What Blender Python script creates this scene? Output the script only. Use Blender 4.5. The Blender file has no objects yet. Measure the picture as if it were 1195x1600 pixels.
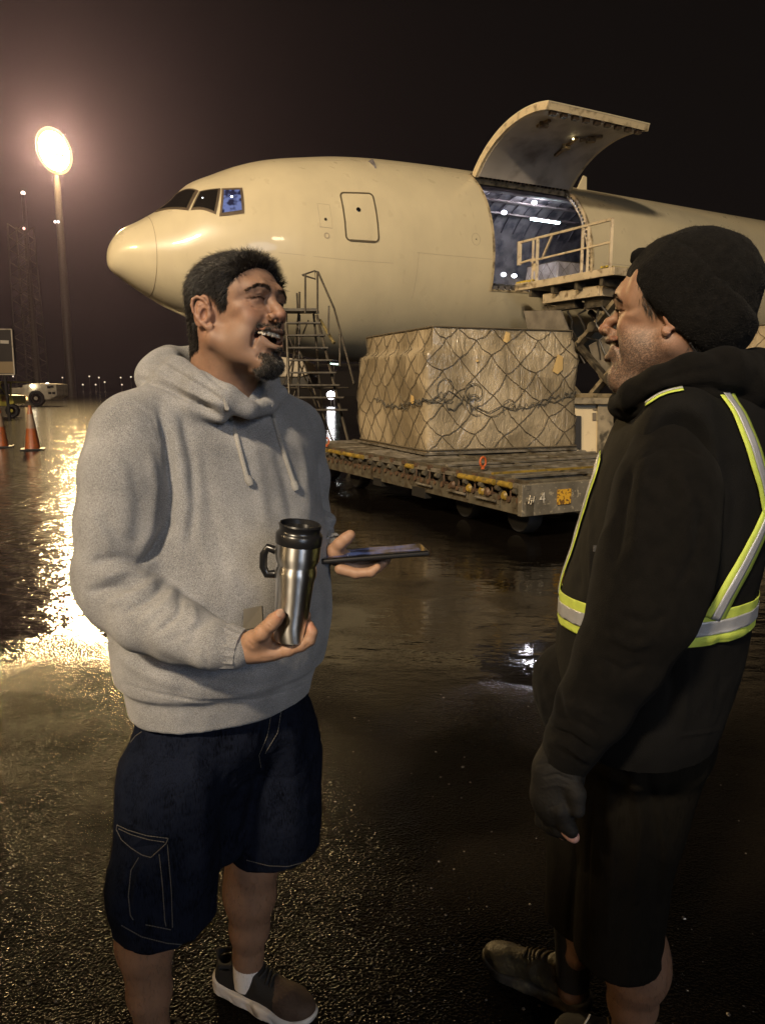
import bpy, bmesh, math, random
import numpy as np
from mathutils import Vector, Matrix, noise as mnoise
from mathutils.bvhtree import BVHTree

scene = bpy.context.scene
COL = scene.collection
R = math.radians
random.seed(7)

# ------------------------------------------------------------------ camera
PITCH = R(9.6); EYE = 1.5; FOC = 1155.0; CX = 597.5; CY = 800.0
cam_data = bpy.data.cameras.new('camera'); cam = bpy.data.objects.new('camera', cam_data)
COL.objects.link(cam); scene.camera = cam
cam.location = (0, 0, EYE); cam.rotation_euler = (math.pi/2 - PITCH, 0, 0)
cam_data.sensor_fit = 'VERTICAL'; cam_data.sensor_height = 36.0
cam_data.lens = 36.0*FOC/1600.0
cam_data.clip_start = 0.05; cam_data.clip_end = 3000

# ------------------------------------------------------------------ world: night overcast lit by the city
world = bpy.data.worlds.new('World'); scene.world = world; world.use_nodes = True
wn = world.node_tree.nodes; wl = world.node_tree.links
bg = wn['Background']
tc = wn.new('ShaderNodeTexCoord'); sx = wn.new('ShaderNodeSeparateXYZ'); rp = wn.new('ShaderNodeValToRGB')
wl.new(tc.outputs['Generated'], sx.inputs[0]); wl.new(sx.outputs['Z'], rp.inputs[0])
rp.color_ramp.elements[0].position = 0.0; rp.color_ramp.elements[0].color = (0.0066, 0.0051, 0.0042, 1)
rp.color_ramp.elements[1].position = 0.6; rp.color_ramp.elements[1].color = (0.0040, 0.0032, 0.0027, 1)
wl.new(rp.outputs[0], bg.inputs['Color']); bg.inputs['Strength'].default_value = 1.0

scene.view_settings.view_transform = 'Standard'; scene.view_settings.look = 'None'
scene.view_settings.exposure = 0.0; scene.view_settings.gamma = 1.0
scene.cycles.use_denoising = True
scene.cycles.max_bounces = 6; scene.cycles.diffuse_bounces = 3; scene.cycles.glossy_bounces = 4
scene.cycles.transmission_bounces = 4; scene.cycles.volume_bounces = 1
scene.cycles.sample_clamp_indirect = 6.0; scene.cycles.sample_clamp_direct = 0.0
scene.cycles.caustics_reflective = False; scene.cycles.caustics_refractive = False

# ------------------------------------------------------------------ the apron's floodlights and two added fill lamps (behind the camera)
def area_lamp(name, loc, target, size, power, color, shape='DISK', spread=180, sy=None):
    d = bpy.data.lights.new(name, 'AREA'); d.shape = shape; d.size = size
    if sy: d.size_y = sy
    d.energy = power; d.color = color; d.spread = R(spread)
    o = bpy.data.objects.new(name, d); COL.objects.link(o); o.location = loc
    o.rotation_euler = (Vector(target)-Vector(loc)).to_track_quat('-Z', 'Y').to_euler()
    return o
WARM = (1.0, 0.71, 0.34); KEYC = (1.0, .80, .55); COOL = (0.62, 0.76, 1.0)
KEY_E = 5700
for i, (dx, dz) in enumerate(((-1.6, 0), (0.1, 0.5), (1.3, -0.3))):
    area_lamp('apron_floodlight', (-12+dx, -21, 22+dz), (2, 12, 2), 1.4, KEY_E, KEYC)
for i, dx in enumerate((-1.2, .0, 1.3)):
    area_lamp('aircraft_floodlight', (-24+dx, -6, 15+.5*i), (5, 20, 5), .8, 330, (1.0, .68, .34), spread=75)
area_lamp('warm_fill_light', (16, -24, 15), (1, 8, 1), 3.2, 1500, (1.0, .79, .50))  # added warm fill lamp, evens out the light on the fuselage
area_lamp('cool_fill_light', (7.5, -14, 6.0), (-.1, 1.5, 1.0), 7.0, 760, COOL)  # added soft fill lamp, stands in for the bluish ambient light

# ------------------------------------------------------------------ helpers
cP, sP = math.cos(PITCH), math.sin(PITCH)
def at(px, py, Y):
    """world point at forward distance Y seen in that direction of the photograph"""
    a = (px-CX)/FOC; b = (CY-py)/FOC
    d = Vector((a, cP + b*sP, -sP + b*cP))
    return Vector((0, 0, EYE)) + d*(Y/d.y)
def ray(px, py):
    a = (px-CX)/FOC; b = (CY-py)/FOC
    return Vector((a, cP + b*sP, -sP + b*cP)).normalized()
def on_plane_z(px, py, z):
    d = ray(px, py); t = (z-EYE)/d.z
    return Vector((0, 0, EYE)) + d*t
def zcam(p): return p[1]*cP - (p[2]-EYE)*sP
def proj(P):
    P = np.asarray(P); dz = P[..., 2]-EYE
    zc = P[..., 1]*cP - dz*sP; yc = P[..., 1]*sP + dz*cP
    return CX+FOC*P[..., 0]/zc, CY-FOC*yc/zc

def props(o, label=None, cat=None, group=None, kind=None):
    if label: o['label'] = label
    if cat: o['category'] = cat
    if group: o['group'] = group
    if kind: o['kind'] = kind
    return o
def empty(name, loc=(0, 0, 0), label=None, cat=None, group=None, rot=0):
    o = bpy.data.objects.new(name, None); COL.objects.link(o); o.location = loc; o.rotation_euler = (0, 0, rot)
    o.empty_display_size = .1
    return props(o, label, cat, group)
def link(name, me, parent=None, mat=None, smooth=None):
    o = bpy.data.objects.new(name, me); COL.objects.link(o)
    if parent:
        o.parent = parent
    for m in (mat if isinstance(mat, (list, tuple)) else [mat]):
        if m: me.materials.append(m)
    if smooth is not None:
        me.polygons.foreach_set('use_smooth', [smooth]*len(me.polygons))
    return o
def world_parent(o, parent):
    """parent while the mesh is already in world coordinates (parent unrotated)"""
    o.parent = parent; o.matrix_parent_inverse = Matrix.Identity(4)
    o.location = -Vector(parent.location)

def sub(o, par): o.parent = par; o.location = (0, 0, 0); o.matrix_parent_inverse = Matrix.Identity(4); return o
class MB:
    """collects simple shapes into one mesh"""
    def __init__(s): s.v = []; s.f = []; s.mi = []
    def add(s, vs, fs, mi=0):
        o = len(s.v); s.v += [tuple(v) for v in vs]; s.f += [tuple(i+o for i in f) for f in fs]; s.mi += [mi]*len(fs)
    def box(s, c, h, M=None, mi=0):
        c = Vector(c); M = M or Matrix.Identity(3); h = Vector(h)
        vs = [c + M @ Vector((x*h[0], y*h[1], z*h[2])) for x in (-1, 1) for y in (-1, 1) for z in (-1, 1)]
        s.add(vs, [(0, 1, 3, 2), (4, 6, 7, 5), (0, 4, 5, 1), (2, 3, 7, 6), (0, 2, 6, 4), (1, 5, 7, 3)], mi)
    def bar(s, a, b, w, t=None, up=(0, 0, 1), mi=0):
        a = Vector(a); b = Vector(b); d = b-a; L = d.length
        if L < 1e-6: return
        z = d/L; x = Vector(up).cross(z)
        if x.length < 1e-3: x = Vector((1, 0, 0)).cross(z)
        x.normalize(); y = z.cross(x)
        M = Matrix((x, y, z)).transposed()
        s.box((a+b)/2, (w/2, (t or w)/2, L/2), M, mi)
    def tube(s, pts, r, n=8, mi=0, closed=False):
        pts = [Vector(p) for p in pts]; m = len(pts); rs = r if isinstance(r, (list, tuple)) else [r]*m
        vs = []; nrm = None
        for i, p in enumerate(pts):
            t = (pts[(i+1) % m]-pts[i-1]) if closed else (pts[min(i+1, m-1)]-pts[max(i-1, 0)])
            t.normalize()
            if nrm is None:
                nrm = t.cross(Vector((0, 0, 1)))
                if nrm.length < 1e-3: nrm = t.cross(Vector((1, 0, 0)))
            nrm = (nrm - t*nrm.dot(t)).normalized(); bn = t.cross(nrm)
            for k in range(n):
                a = 2*math.pi*k/n; vs.append(p + (nrm*math.cos(a)+bn*math.sin(a))*rs[i])
        fs = []
        for i in range(m if closed else m-1):
            for k in range(n):
                j = (i+1) % m
                fs.append((i*n+k, i*n+(k+1) % n, j*n+(k+1) % n, j*n+k))
        if not closed:
            fs.append(tuple(range(n-1, -1, -1))); fs.append(tuple((m-1)*n+k for k in range(n)))
        s.add(vs, fs, mi)
    def lathe(s, prof, c, axis=(0, 0, 1), n=24, mi=0):
        """prof: list of (radius, height)"""
        c = Vector(c); q = Vector(axis).to_track_quat('Z', 'Y').to_matrix()
        vs = []; fs = []
        for (r_, h_) in prof:
            for k in range(n):
                a = 2*math.pi*k/n; vs.append(c + q @ Vector((r_*math.cos(a), r_*math.sin(a), h_)))
        for i in range(len(prof)-1):
            for k in range(n):
                fs.append((i*n+k, i*n+(k+1) % n, (i+1)*n+(k+1) % n, (i+1)*n+k))
        fs.append(tuple(range(n-1, -1, -1))); fs.append(tuple((len(prof)-1)*n+k for k in range(n)))
        s.add(vs, fs, mi)
    def poly(s, pts, th, mi=0):
        """flat polygon given thickness vector th"""
        pts = [Vector(p) for p in pts]; th = Vector(th); n = len(pts)
        vs = pts + [p+th for p in pts]
        fs = [tuple(range(n-1, -1, -1)), tuple(range(n, 2*n))] + [(i, (i+1) % n, n+(i+1) % n, n+i) for i in range(n)]
        s.add(vs, fs, mi)
    def sphere(s, c, r, n=12, mi=0, sc=(1, 1, 1)):
        m = n//2
        prof = [(max(1e-4, math.sin(math.pi*i/m))*1, -math.cos(math.pi*i/m)) for i in range(m+1)]
        vs = []; fs = []; c = Vector(c)
        for (a_, b_) in prof:
            for k in range(n):
                t = 2*math.pi*k/n; vs.append(c+Vector((a_*math.cos(t)*r*sc[0], a_*math.sin(t)*r*sc[1], b_*r*sc[2])))
        for i in range(m):
            for k in range(n): fs.append((i*n+k, i*n+(k+1) % n, (i+1)*n+(k+1) % n, (i+1)*n+k))
        s.add(vs, fs, mi)
    def build(s, name, mat=None, parent=None, smooth=False, bevel=0, world=True):
        me = bpy.data.meshes.new(name); me.from_pydata(s.v, [], s.f)
        me.update()
        bm = bmesh.new(); bm.from_mesh(me); bmesh.ops.recalc_face_normals(bm, faces=bm.faces); bm.to_mesh(me); bm.free()
        o = link(name, me, None, mat, smooth)
        if isinstance(mat, (list, tuple)) and len(mat) > 1:
            me.polygons.foreach_set('material_index', s.mi)
        if parent:
            if world: world_parent(o, parent)
            else: o.parent = parent
        if bevel:
            b = o.modifiers.new('bevel', 'BEVEL'); b.width = bevel; b.segments = 2; b.limit_method = 'ANGLE'; b.angle_limit = R(40)
        if smooth and not bevel:
            me.set_sharp_from_angle(angle=R(38)) if hasattr(me, 'set_sharp_from_angle') else None
        return o

# ------------------------------------------------------------------ materials
def mat(name, col=(.5, .5, .5), rough=.5, metal=0., bump=0., bscale=50., var=0., vscale=8., spec=.5, coat=0.,
        rvar=0., coords='Object', detail=4, emit=None, estr=0., attr=None, sub=0., sheen=0., stretch=None, dirt=None):
    m = bpy.data.materials.new(name); m.use_nodes = True
    nt = m.node_tree; N = nt.nodes; L = nt.links; b = N['Principled BSDF']
    b.inputs['Base Color'].default_value = (*col, 1); b.inputs['Roughness'].default_value = rough
    b.inputs['Metallic'].default_value = metal; b.inputs['Specular IOR Level'].default_value = spec
    if coat: b.inputs['Coat Weight'].default_value = coat; b.inputs['Coat Roughness'].default_value = .08
    if sub: b.inputs['Subsurface Weight'].default_value = sub; b.inputs['Subsurface Radius'].default_value = (.01, .004, .002); b.inputs['Subsurface Scale'].default_value = .6
    if sheen: b.inputs['Sheen Weight'].default_value = sheen; b.inputs['Sheen Roughness'].default_value = .5
    if emit: b.inputs['Emission Color'].default_value = (*emit, 1); b.inputs['Emission Strength'].default_value = estr
    t = N.new('ShaderNodeTexCoord'); vec = t.outputs[coords]
    if stretch:
        mp = N.new('ShaderNodeMapping'); mp.inputs['Scale'].default_value = stretch; L.new(vec, mp.inputs[0]); vec = mp.outputs[0]
    base = None
    if attr:
        a = N.new('ShaderNodeAttribute'); a.attribute_name = attr; base = a.outputs['Color']
    if var:
        n = N.new('ShaderNodeTexNoise'); n.inputs['Scale'].default_value = vscale; n.inputs['Detail'].default_value = detail
        L.new(vec, n.inputs['Vector'])
        mr = N.new('ShaderNodeMapRange'); mr.inputs[1].default_value = .3; mr.inputs[2].default_value = .7
        mr.inputs[3].default_value = 1-var; mr.inputs[4].default_value = 1+var; L.new(n.outputs[0], mr.inputs[0])
        mx = N.new('ShaderNodeVectorMath'); mx.operation = 'SCALE'
        if base is not None: L.new(base, mx.inputs[0])
        else: mx.inputs[0].default_value = col
        L.new(mr.outputs[0], mx.inputs['Scale']); base = mx.outputs[0]
    if dirt:   # (colour, scale, low, high)
        n = N.new('ShaderNodeTexNoise'); n.inputs['Scale'].default_value = dirt[1]; n.inputs['Detail'].default_value = 6
        L.new(vec, n.inputs['Vector'])
        mr = N.new('ShaderNodeMapRange'); mr.inputs[1].default_value = dirt[2]; mr.inputs[2].default_value = dirt[3]
        L.new(n.outputs[0], mr.inputs[0])
        mx = N.new('ShaderNodeMix'); mx.data_type = 'RGBA'
        if base is not None: L.new(base, mx.inputs[6])
        else: mx.inputs[6].default_value = (*col, 1)
        mx.inputs[7].default_value = (*dirt[0], 1); L.new(mr.outputs[0], mx.inputs[0]); base = mx.outputs[2]
    if base is not None: L.new(base, b.inputs['Base Color'])
    if rvar:
        n = N.new('ShaderNodeTexNoise'); n.inputs['Scale'].default_value = vscale*1.7; n.inputs['Detail'].default_value = 5
        L.new(vec, n.inputs['Vector'])
        mr = N.new('ShaderNodeMapRange'); mr.inputs[1].default_value = .3; mr.inputs[2].default_value = .7
        mr.inputs[3].default_value = max(.03, rough-rvar); mr.inputs[4].default_value = min(1, rough+rvar)
        L.new(n.outputs[0], mr.inputs[0]); L.new(mr.outputs[0], b.inputs['Roughness'])
    if bump:
        n = N.new('ShaderNodeTexNoise'); n.inputs['Scale'].default_value = bscale; n.inputs['Detail'].default_value = detail
        L.new(vec, n.inputs['Vector'])
        bp = N.new('ShaderNodeBump'); bp.inputs['Strength'].default_value = 1.0; bp.inputs['Distance'].default_value = bump
        L.new(n.outputs[0], bp.inputs['Height']); L.new(bp.outputs[0], b.inputs['Normal'])
    return m
def emis(name, col, s):
    m = bpy.data.materials.new(name); m.use_nodes = True; nt = m.node_tree; nt.nodes.clear()
    e = nt.nodes.new('ShaderNodeEmission'); o = nt.nodes.new('ShaderNodeOutputMaterial')
    e.inputs[0].default_value = (*col, 1); e.inputs[1].default_value = s; nt.links.new(e.outputs[0], o.inputs[0])
    return m
# ------------------------------------------------------------------ sculpting by distance fields
def sm_min(a, b, k):
    if k <= 0: return np.minimum(a, b)
    h = np.maximum(k-np.abs(a-b), 0)/k
    return np.minimum(a, b) - h*h*k*.25
def rotm(*args):
    M = Matrix.Identity(3)
    for ax, deg in args: M = Matrix.Rotation(R(deg), 3, ax) @ M
    return M
class Sculpt:
    def __init__(s, lo, hi, h):
        s.lo = np.array(lo, float); s.h = h
        s.n = np.ceil((np.array(hi, float)-s.lo)/h).astype(int)+1
        s.D = np.full(tuple(s.n), .5, np.float32)
        s.ax = [(s.lo[i]+h*np.arange(s.n[i])).astype(np.float32) for i in range(3)]
    def _sl(s, lo, hi):
        a = np.clip(np.floor((np.array(lo)-s.lo)/s.h).astype(int), 0, s.n)
        b = np.clip(np.ceil((np.array(hi)-s.lo)/s.h).astype(int)+1, 0, s.n)
        if np.any(b-a < 1): return None
        sl = tuple(slice(a[i], b[i]) for i in range(3))
        return sl, s.ax[0][sl[0]][:, None, None], s.ax[1][sl[1]][None, :, None], s.ax[2][sl[2]][None, None, :]
    def op(s, f, lo, hi, k=0., mode='add'):
        m = k + 2.5*s.h + .004
        r = s._sl(np.array(lo)-m, np.array(hi)+m)
        if r is None: return
        sl, X, Y, Z = r; d = f(X, Y, Z); A = s.D[sl]
        if mode == 'add': s.D[sl] = sm_min(A, d, k)
        elif mode == 'sub': s.D[sl] = -sm_min(-A, d, k)
        elif mode == 'int': s.D[sl] = -sm_min(-A, -d, k)
    def ell(s, c, r, k=.01, M=None, mode='add'):
        c = np.array(c, float); r = np.array(r, float); mr = r.max()
        ext = np.full(3, mr) if M is not None else r
        A = np.array(M if M is not None else Matrix.Identity(3)).T
        def f(X, Y, Z):
            x = X-c[0]; y = Y-c[1]; z = Z-c[2]
            if M is not None:
                x, y, z = (A[0, 0]*x+A[0, 1]*y+A[0, 2]*z, A[1, 0]*x+A[1, 1]*y+A[1, 2]*z, A[2, 0]*x+A[2, 1]*y+A[2, 2]*z)
            a = (x/r[0])**2+(y/r[1])**2+(z/r[2])**2; b = (x/r[0]**2)**2+(y/r[1]**2)**2+(z/r[2]**2)**2
            k0 = np.sqrt(a); k1 = np.sqrt(b)+1e-9
            return k0*(k0-1)/k1
        s.op(f, c-ext, c+ext, k, mode)
    def cone(s, a, b, ra, rb=None, k=.01, mode='add'):
        a = np.array(a, float); b = np.array(b, float); rb = ra if rb is None else rb
        ba = b-a; q = max(1e-12, ba @ ba)
        def f(X, Y, Z):
            x = X-a[0]; y = Y-a[1]; z = Z-a[2]
            t = np.clip((x*ba[0]+y*ba[1]+z*ba[2])/q, 0, 1)
            return np.sqrt((x-t*ba[0])**2+(y-t*ba[1])**2+(z-t*ba[2])**2) - (ra+(rb-ra)*t)
        m = max(ra, rb)
        s.op(f, np.minimum(a, b)-m, np.maximum(a, b)+m, k, mode)
    def chain(s, pts, rs, k=.01, mode='add'):
        if not isinstance(rs, (list, tuple)): rs = [rs]*len(pts)
        for i in range(len(pts)-1): s.cone(pts[i], pts[i+1], rs[i], rs[i+1], k, mode)
    def rbox(s, c, hf, r, k=.01, M=None, mode='add'):
        c = np.array(c, float); hf = np.array(hf, float)-r
        A = np.array(M if M is not None else Matrix.Identity(3)).T
        ext = np.full(3, np.linalg.norm(hf)+r)
        def f(X, Y, Z):
            x = X-c[0]; y = Y-c[1]; z = Z-c[2]
            x, y, z = (np.abs(A[i, 0]*x+A[i, 1]*y+A[i, 2]*z)-hf[i] for i in range(3))
            return np.sqrt(np.maximum(x, 0)**2+np.maximum(y, 0)**2+np.maximum(z, 0)**2)+np.minimum(np.maximum(x, np.maximum(y, z)), 0)-r
        s.op(f, c-ext, c+ext, k, mode)
    def half(s, p, n, k=0.):
        """keep the side the normal points away from"""
        p = np.array(p, float); n = np.array(n, float); n = n/np.linalg.norm(n)
        s.op(lambda X, Y, Z: (X-p[0])*n[0]+(Y-p[1])*n[1]+(Z-p[2])*n[2]+0*X*Y*Z, s.lo, s.lo+s.h*s.n, k, 'int')
    def loft(s, secs, k=.01, mode='add', e=2.0):
        """secs: (z, cx, cy, ra, rb, angle of the a-axis) rising in z: stacked ovals"""
        S = np.array(secs, float); S = S[np.argsort(S[:, 0])]
        z0, z1 = S[0, 0], S[-1, 0]; mr = max(S[:, 3].max(), S[:, 4].max())
        lo = np.array([(S[:, 1]).min()-mr, S[:, 2].min()-mr, z0]); hi = np.array([S[:, 1].max()+mr, S[:, 2].max()+mr, z1])
        def f(X, Y, Z):
            zz = np.clip(Z, z0, z1).ravel()
            # smooth interpolation
            def it(col): return pchip(S[:, 0], S[:, col], zz).astype(np.float32)[None, None, :]
            cx, cy, ra, rb, an = (it(i) for i in range(1, 6))
            x = X-cx; y = Y-cy; c_, s_ = np.cos(an), np.sin(an)
            u = (x*c_+y*s_)/ra; v = (-x*s_+y*c_)/rb
            k0 = (np.abs(u)**e+np.abs(v)**e)**(1/e)
            g = np.sqrt((u/ra)**2+(v/rb)**2)+1e-9
            d = k0*(k0-1)/g*1.0 if e == 2.0 else (k0-1)*np.minimum(ra, rb)
            dz = np.maximum(z0-Z, Z-z1)
            return np.maximum(d, dz)
        s.op(f, lo, hi, k, mode)
    def mesh(s):
        D = s.D; S = D < 0; n = np.array(D.shape)
        cnt = np.zeros(tuple(n-1), np.int8)
        for i in (0, 1):
            for j in (0, 1):
                for k in (0, 1): cnt += S[i:n[0]-1+i, j:n[1]-1+j, k:n[2]-1+k]
        act = (cnt > 0) & (cnt < 8)
        C = np.argwhere(act); idx = np.full(tuple(n-1), -1, np.int32); idx[tuple(C.T)] = np.arange(len(C))
        acc = np.zeros((len(C), 3)); num = np.zeros(len(C))
        off = [(i, j, k) for i in (0, 1) for j in (0, 1) for k in (0, 1)]
        val = {o: D[C[:, 0]+o[0], C[:, 1]+o[1], C[:, 2]+o[2]].astype(float) for o in off}
        for a in off:
            for d in range(3):
                if a[d]: continue
                b = list(a); b[d] = 1; b = tuple(b)
                va, vb = val[a], val[b]; m = (va < 0) != (vb < 0)
                t = np.where(m, va/np.where(m, va-vb, 1), 0)
                p = np.array(a, float)[None, :].repeat(len(C), 0); p[:, d] += t
                acc[m] += p[m]; num[m] += 1
        V = (acc/num[:, None] + C)*s.h + s.lo
        F = []
        for d in range(3):
            a = [slice(None)]*3; b = [slice(None)]*3; a[d] = slice(0, -1); b[d] = slice(1, None)
            A = S[tuple(a)]; B = S[tuple(b)]; E_ = np.argwhere(A != B)
            o1, o2 = [(1, 2), (2, 0), (0, 1)][d]
            ok = (E_[:, o1] > 0) & (E_[:, o2] > 0) & (E_[:, o1] < n[o1]-1) & (E_[:, o2] < n[o2]-1); E_ = E_[ok]
            fl = A[tuple(E_.T)]
            def ci(p, q):
                c = E_.copy(); c[:, o1] -= p; c[:, o2] -= q
                return idx[tuple(c.T)]
            Q = np.stack([ci(1, 1), ci(0, 1), ci(0, 0), ci(1, 0)], 1)
            Q[~fl] = Q[~fl][:, ::-1]; F.append(Q)
        return V, np.concatenate(F)
def pchip(x, y, q):
    h = np.diff(x); d = np.diff(y)/h; m = np.zeros(len(x))
    m[0] = d[0]; m[-1] = d[-1]
    for i in range(1, len(x)-1):
        if d[i-1]*d[i] > 0:
            w1 = 2*h[i]+h[i-1]; w2 = h[i]+2*h[i-1]; m[i] = (w1+w2)/(w1/d[i-1]+w2/d[i])
    i = np.clip(np.searchsorted(x, q)-1, 0, len(x)-2); t = (q-x[i])/h[i]
    return y[i]*(1+2*t)*(1-t)**2 + m[i]*h[i]*t*(1-t)**2 + y[i+1]*t*t*(3-2*t) + m[i+1]*h[i]*t*t*(t-1)
def np_mesh(name, V, F, col=None):
    me = bpy.data.meshes.new(name)
    me.vertices.add(len(V)); me.vertices.foreach_set('co', np.asarray(V, np.float32).ravel())
    k = F.shape[1]
    me.loops.add(len(F)*k); me.loops.foreach_set('vertex_index', F.astype(np.int32).ravel())
    me.polygons.add(len(F)); me.polygons.foreach_set('loop_start', np.arange(0, len(F)*k, k, dtype=np.int32))
    me.polygons.foreach_set('use_smooth', np.ones(len(F), bool))
    me.update(calc_edges=True)
    if col is not None:
        a = me.color_attributes.new('Col', 'FLOAT_COLOR', 'POINT')
        a.data.foreach_set('color', np.concatenate([col, np.ones((len(V), 1))], 1).astype(np.float32).ravel())
    return me
def vnormals(V, F):
    n = np.cross(V[F[:, 2]]-V[F[:, 0]], V[F[:, 3]]-V[F[:, 1]]) if F.shape[1] == 4 else np.cross(V[F[:, 1]]-V[F[:, 0]], V[F[:, 2]]-V[F[:, 0]])
    N = np.zeros_like(V)
    for k in range(F.shape[1]): np.add.at(N, F[:, k], n)
    return N/(np.linalg.norm(N, axis=1, keepdims=True)+1e-12)
def relax(V, F, it=2, lam=.5):
    V = V.copy()
    E_ = np.concatenate([F[:, [0, 1]], F[:, [1, 2]], F[:, [2, 3]], F[:, [3, 0]]])
    dg = np.bincount(E_.ravel(), minlength=len(V)).astype(float)[:, None]; dg[dg == 0] = 1
    for _ in range(it):
        for l_ in (lam, -lam*1.03):
            A = np.zeros_like(V)
            for d in range(3):
                A[:, d] = np.bincount(E_[:, 0], V[E_[:, 1], d], len(V)) + np.bincount(E_[:, 1], V[E_[:, 0], d], len(V))
            V += l_*(A/dg-V)
    return V
_lat = np.random.default_rng(5).random((32, 32, 32)).astype(np.float32)*2-1
def vnoise(P, scale, oct=1, seed=0):
    out = 0; amp = 1; tot = 0
    for o in range(oct):
        Q = np.asarray(P)*scale*(2**o)+seed*7.13+o*3.7
        i = np.floor(Q).astype(int); f = Q-i; f = f*f*(3-2*f); r_ = 0
        for a in (0, 1):
            for b in (0, 1):
                for c in (0, 1):
                    w = (f[:, 0] if a else 1-f[:, 0])*(f[:, 1] if b else 1-f[:, 1])*(f[:, 2] if c else 1-f[:, 2])
                    r_ = r_+w*_lat[(i[:, 0]+a) % 32, (i[:, 1]+b) % 32, (i[:, 2]+c) % 32]
        out = out+amp*r_; tot += amp; amp *= .5
    return out/tot
def pl_dist(P, pts):
    """distance of 2-D or 3-D points to a polyline, and position 0..1 along it"""
    pts = np.asarray(pts, float); best = np.full(len(P), 1e9); tt = np.zeros(len(P)); n = len(pts)-1
    for i in range(n):
        a = pts[i]; ba = pts[i+1]-a; t = np.clip(((P-a) @ ba)/max(1e-12, ba @ ba), 0, 1)
        d = np.linalg.norm(P-a-t[:, None]*ba, axis=1); m = d < best
        best[m] = d[m]; tt[m] = (i+t[m])/n
    return best, tt
def folds(V, F, lst, facing=True):
    """raise or press in long folds; each entry: polyline as seen from the front (photo pixels), width, height (m, + = ridge)"""
    N = vnormals(V, F); u, v = proj(V); UV = np.stack([u, v], 1)
    vd = V-np.array([0, 0, EYE]); vd /= np.linalg.norm(vd, axis=1, keepdims=True)
    fc = np.clip(-(N*vd).sum(1)*2.5, 0, 1)
    D = np.zeros(len(V))
    for pts, w, hgt in lst:
        d, t = pl_dist(UV, pts)
        D += hgt*np.exp(-(d/w)**2)*np.clip(np.minimum(t, 1-t)*5+.25, 0, 1)
    return V + N*(D*fc)[:, None]
def sculpt_obj(name, s, matl, parent, post=None, colf=None, rel=1, wp=True):
    V, F = s.mesh()
    if rel: V = relax(V, F, rel)
    if post: V = post(V, F)
    me = np_mesh(name, V, F, colf(V, vnormals(V, F)) if colf else None)
    o = link(name, me, None, matl)
    if parent: (world_parent(o, parent) if wp else setattr(o, 'parent', parent))
    return o
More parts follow.
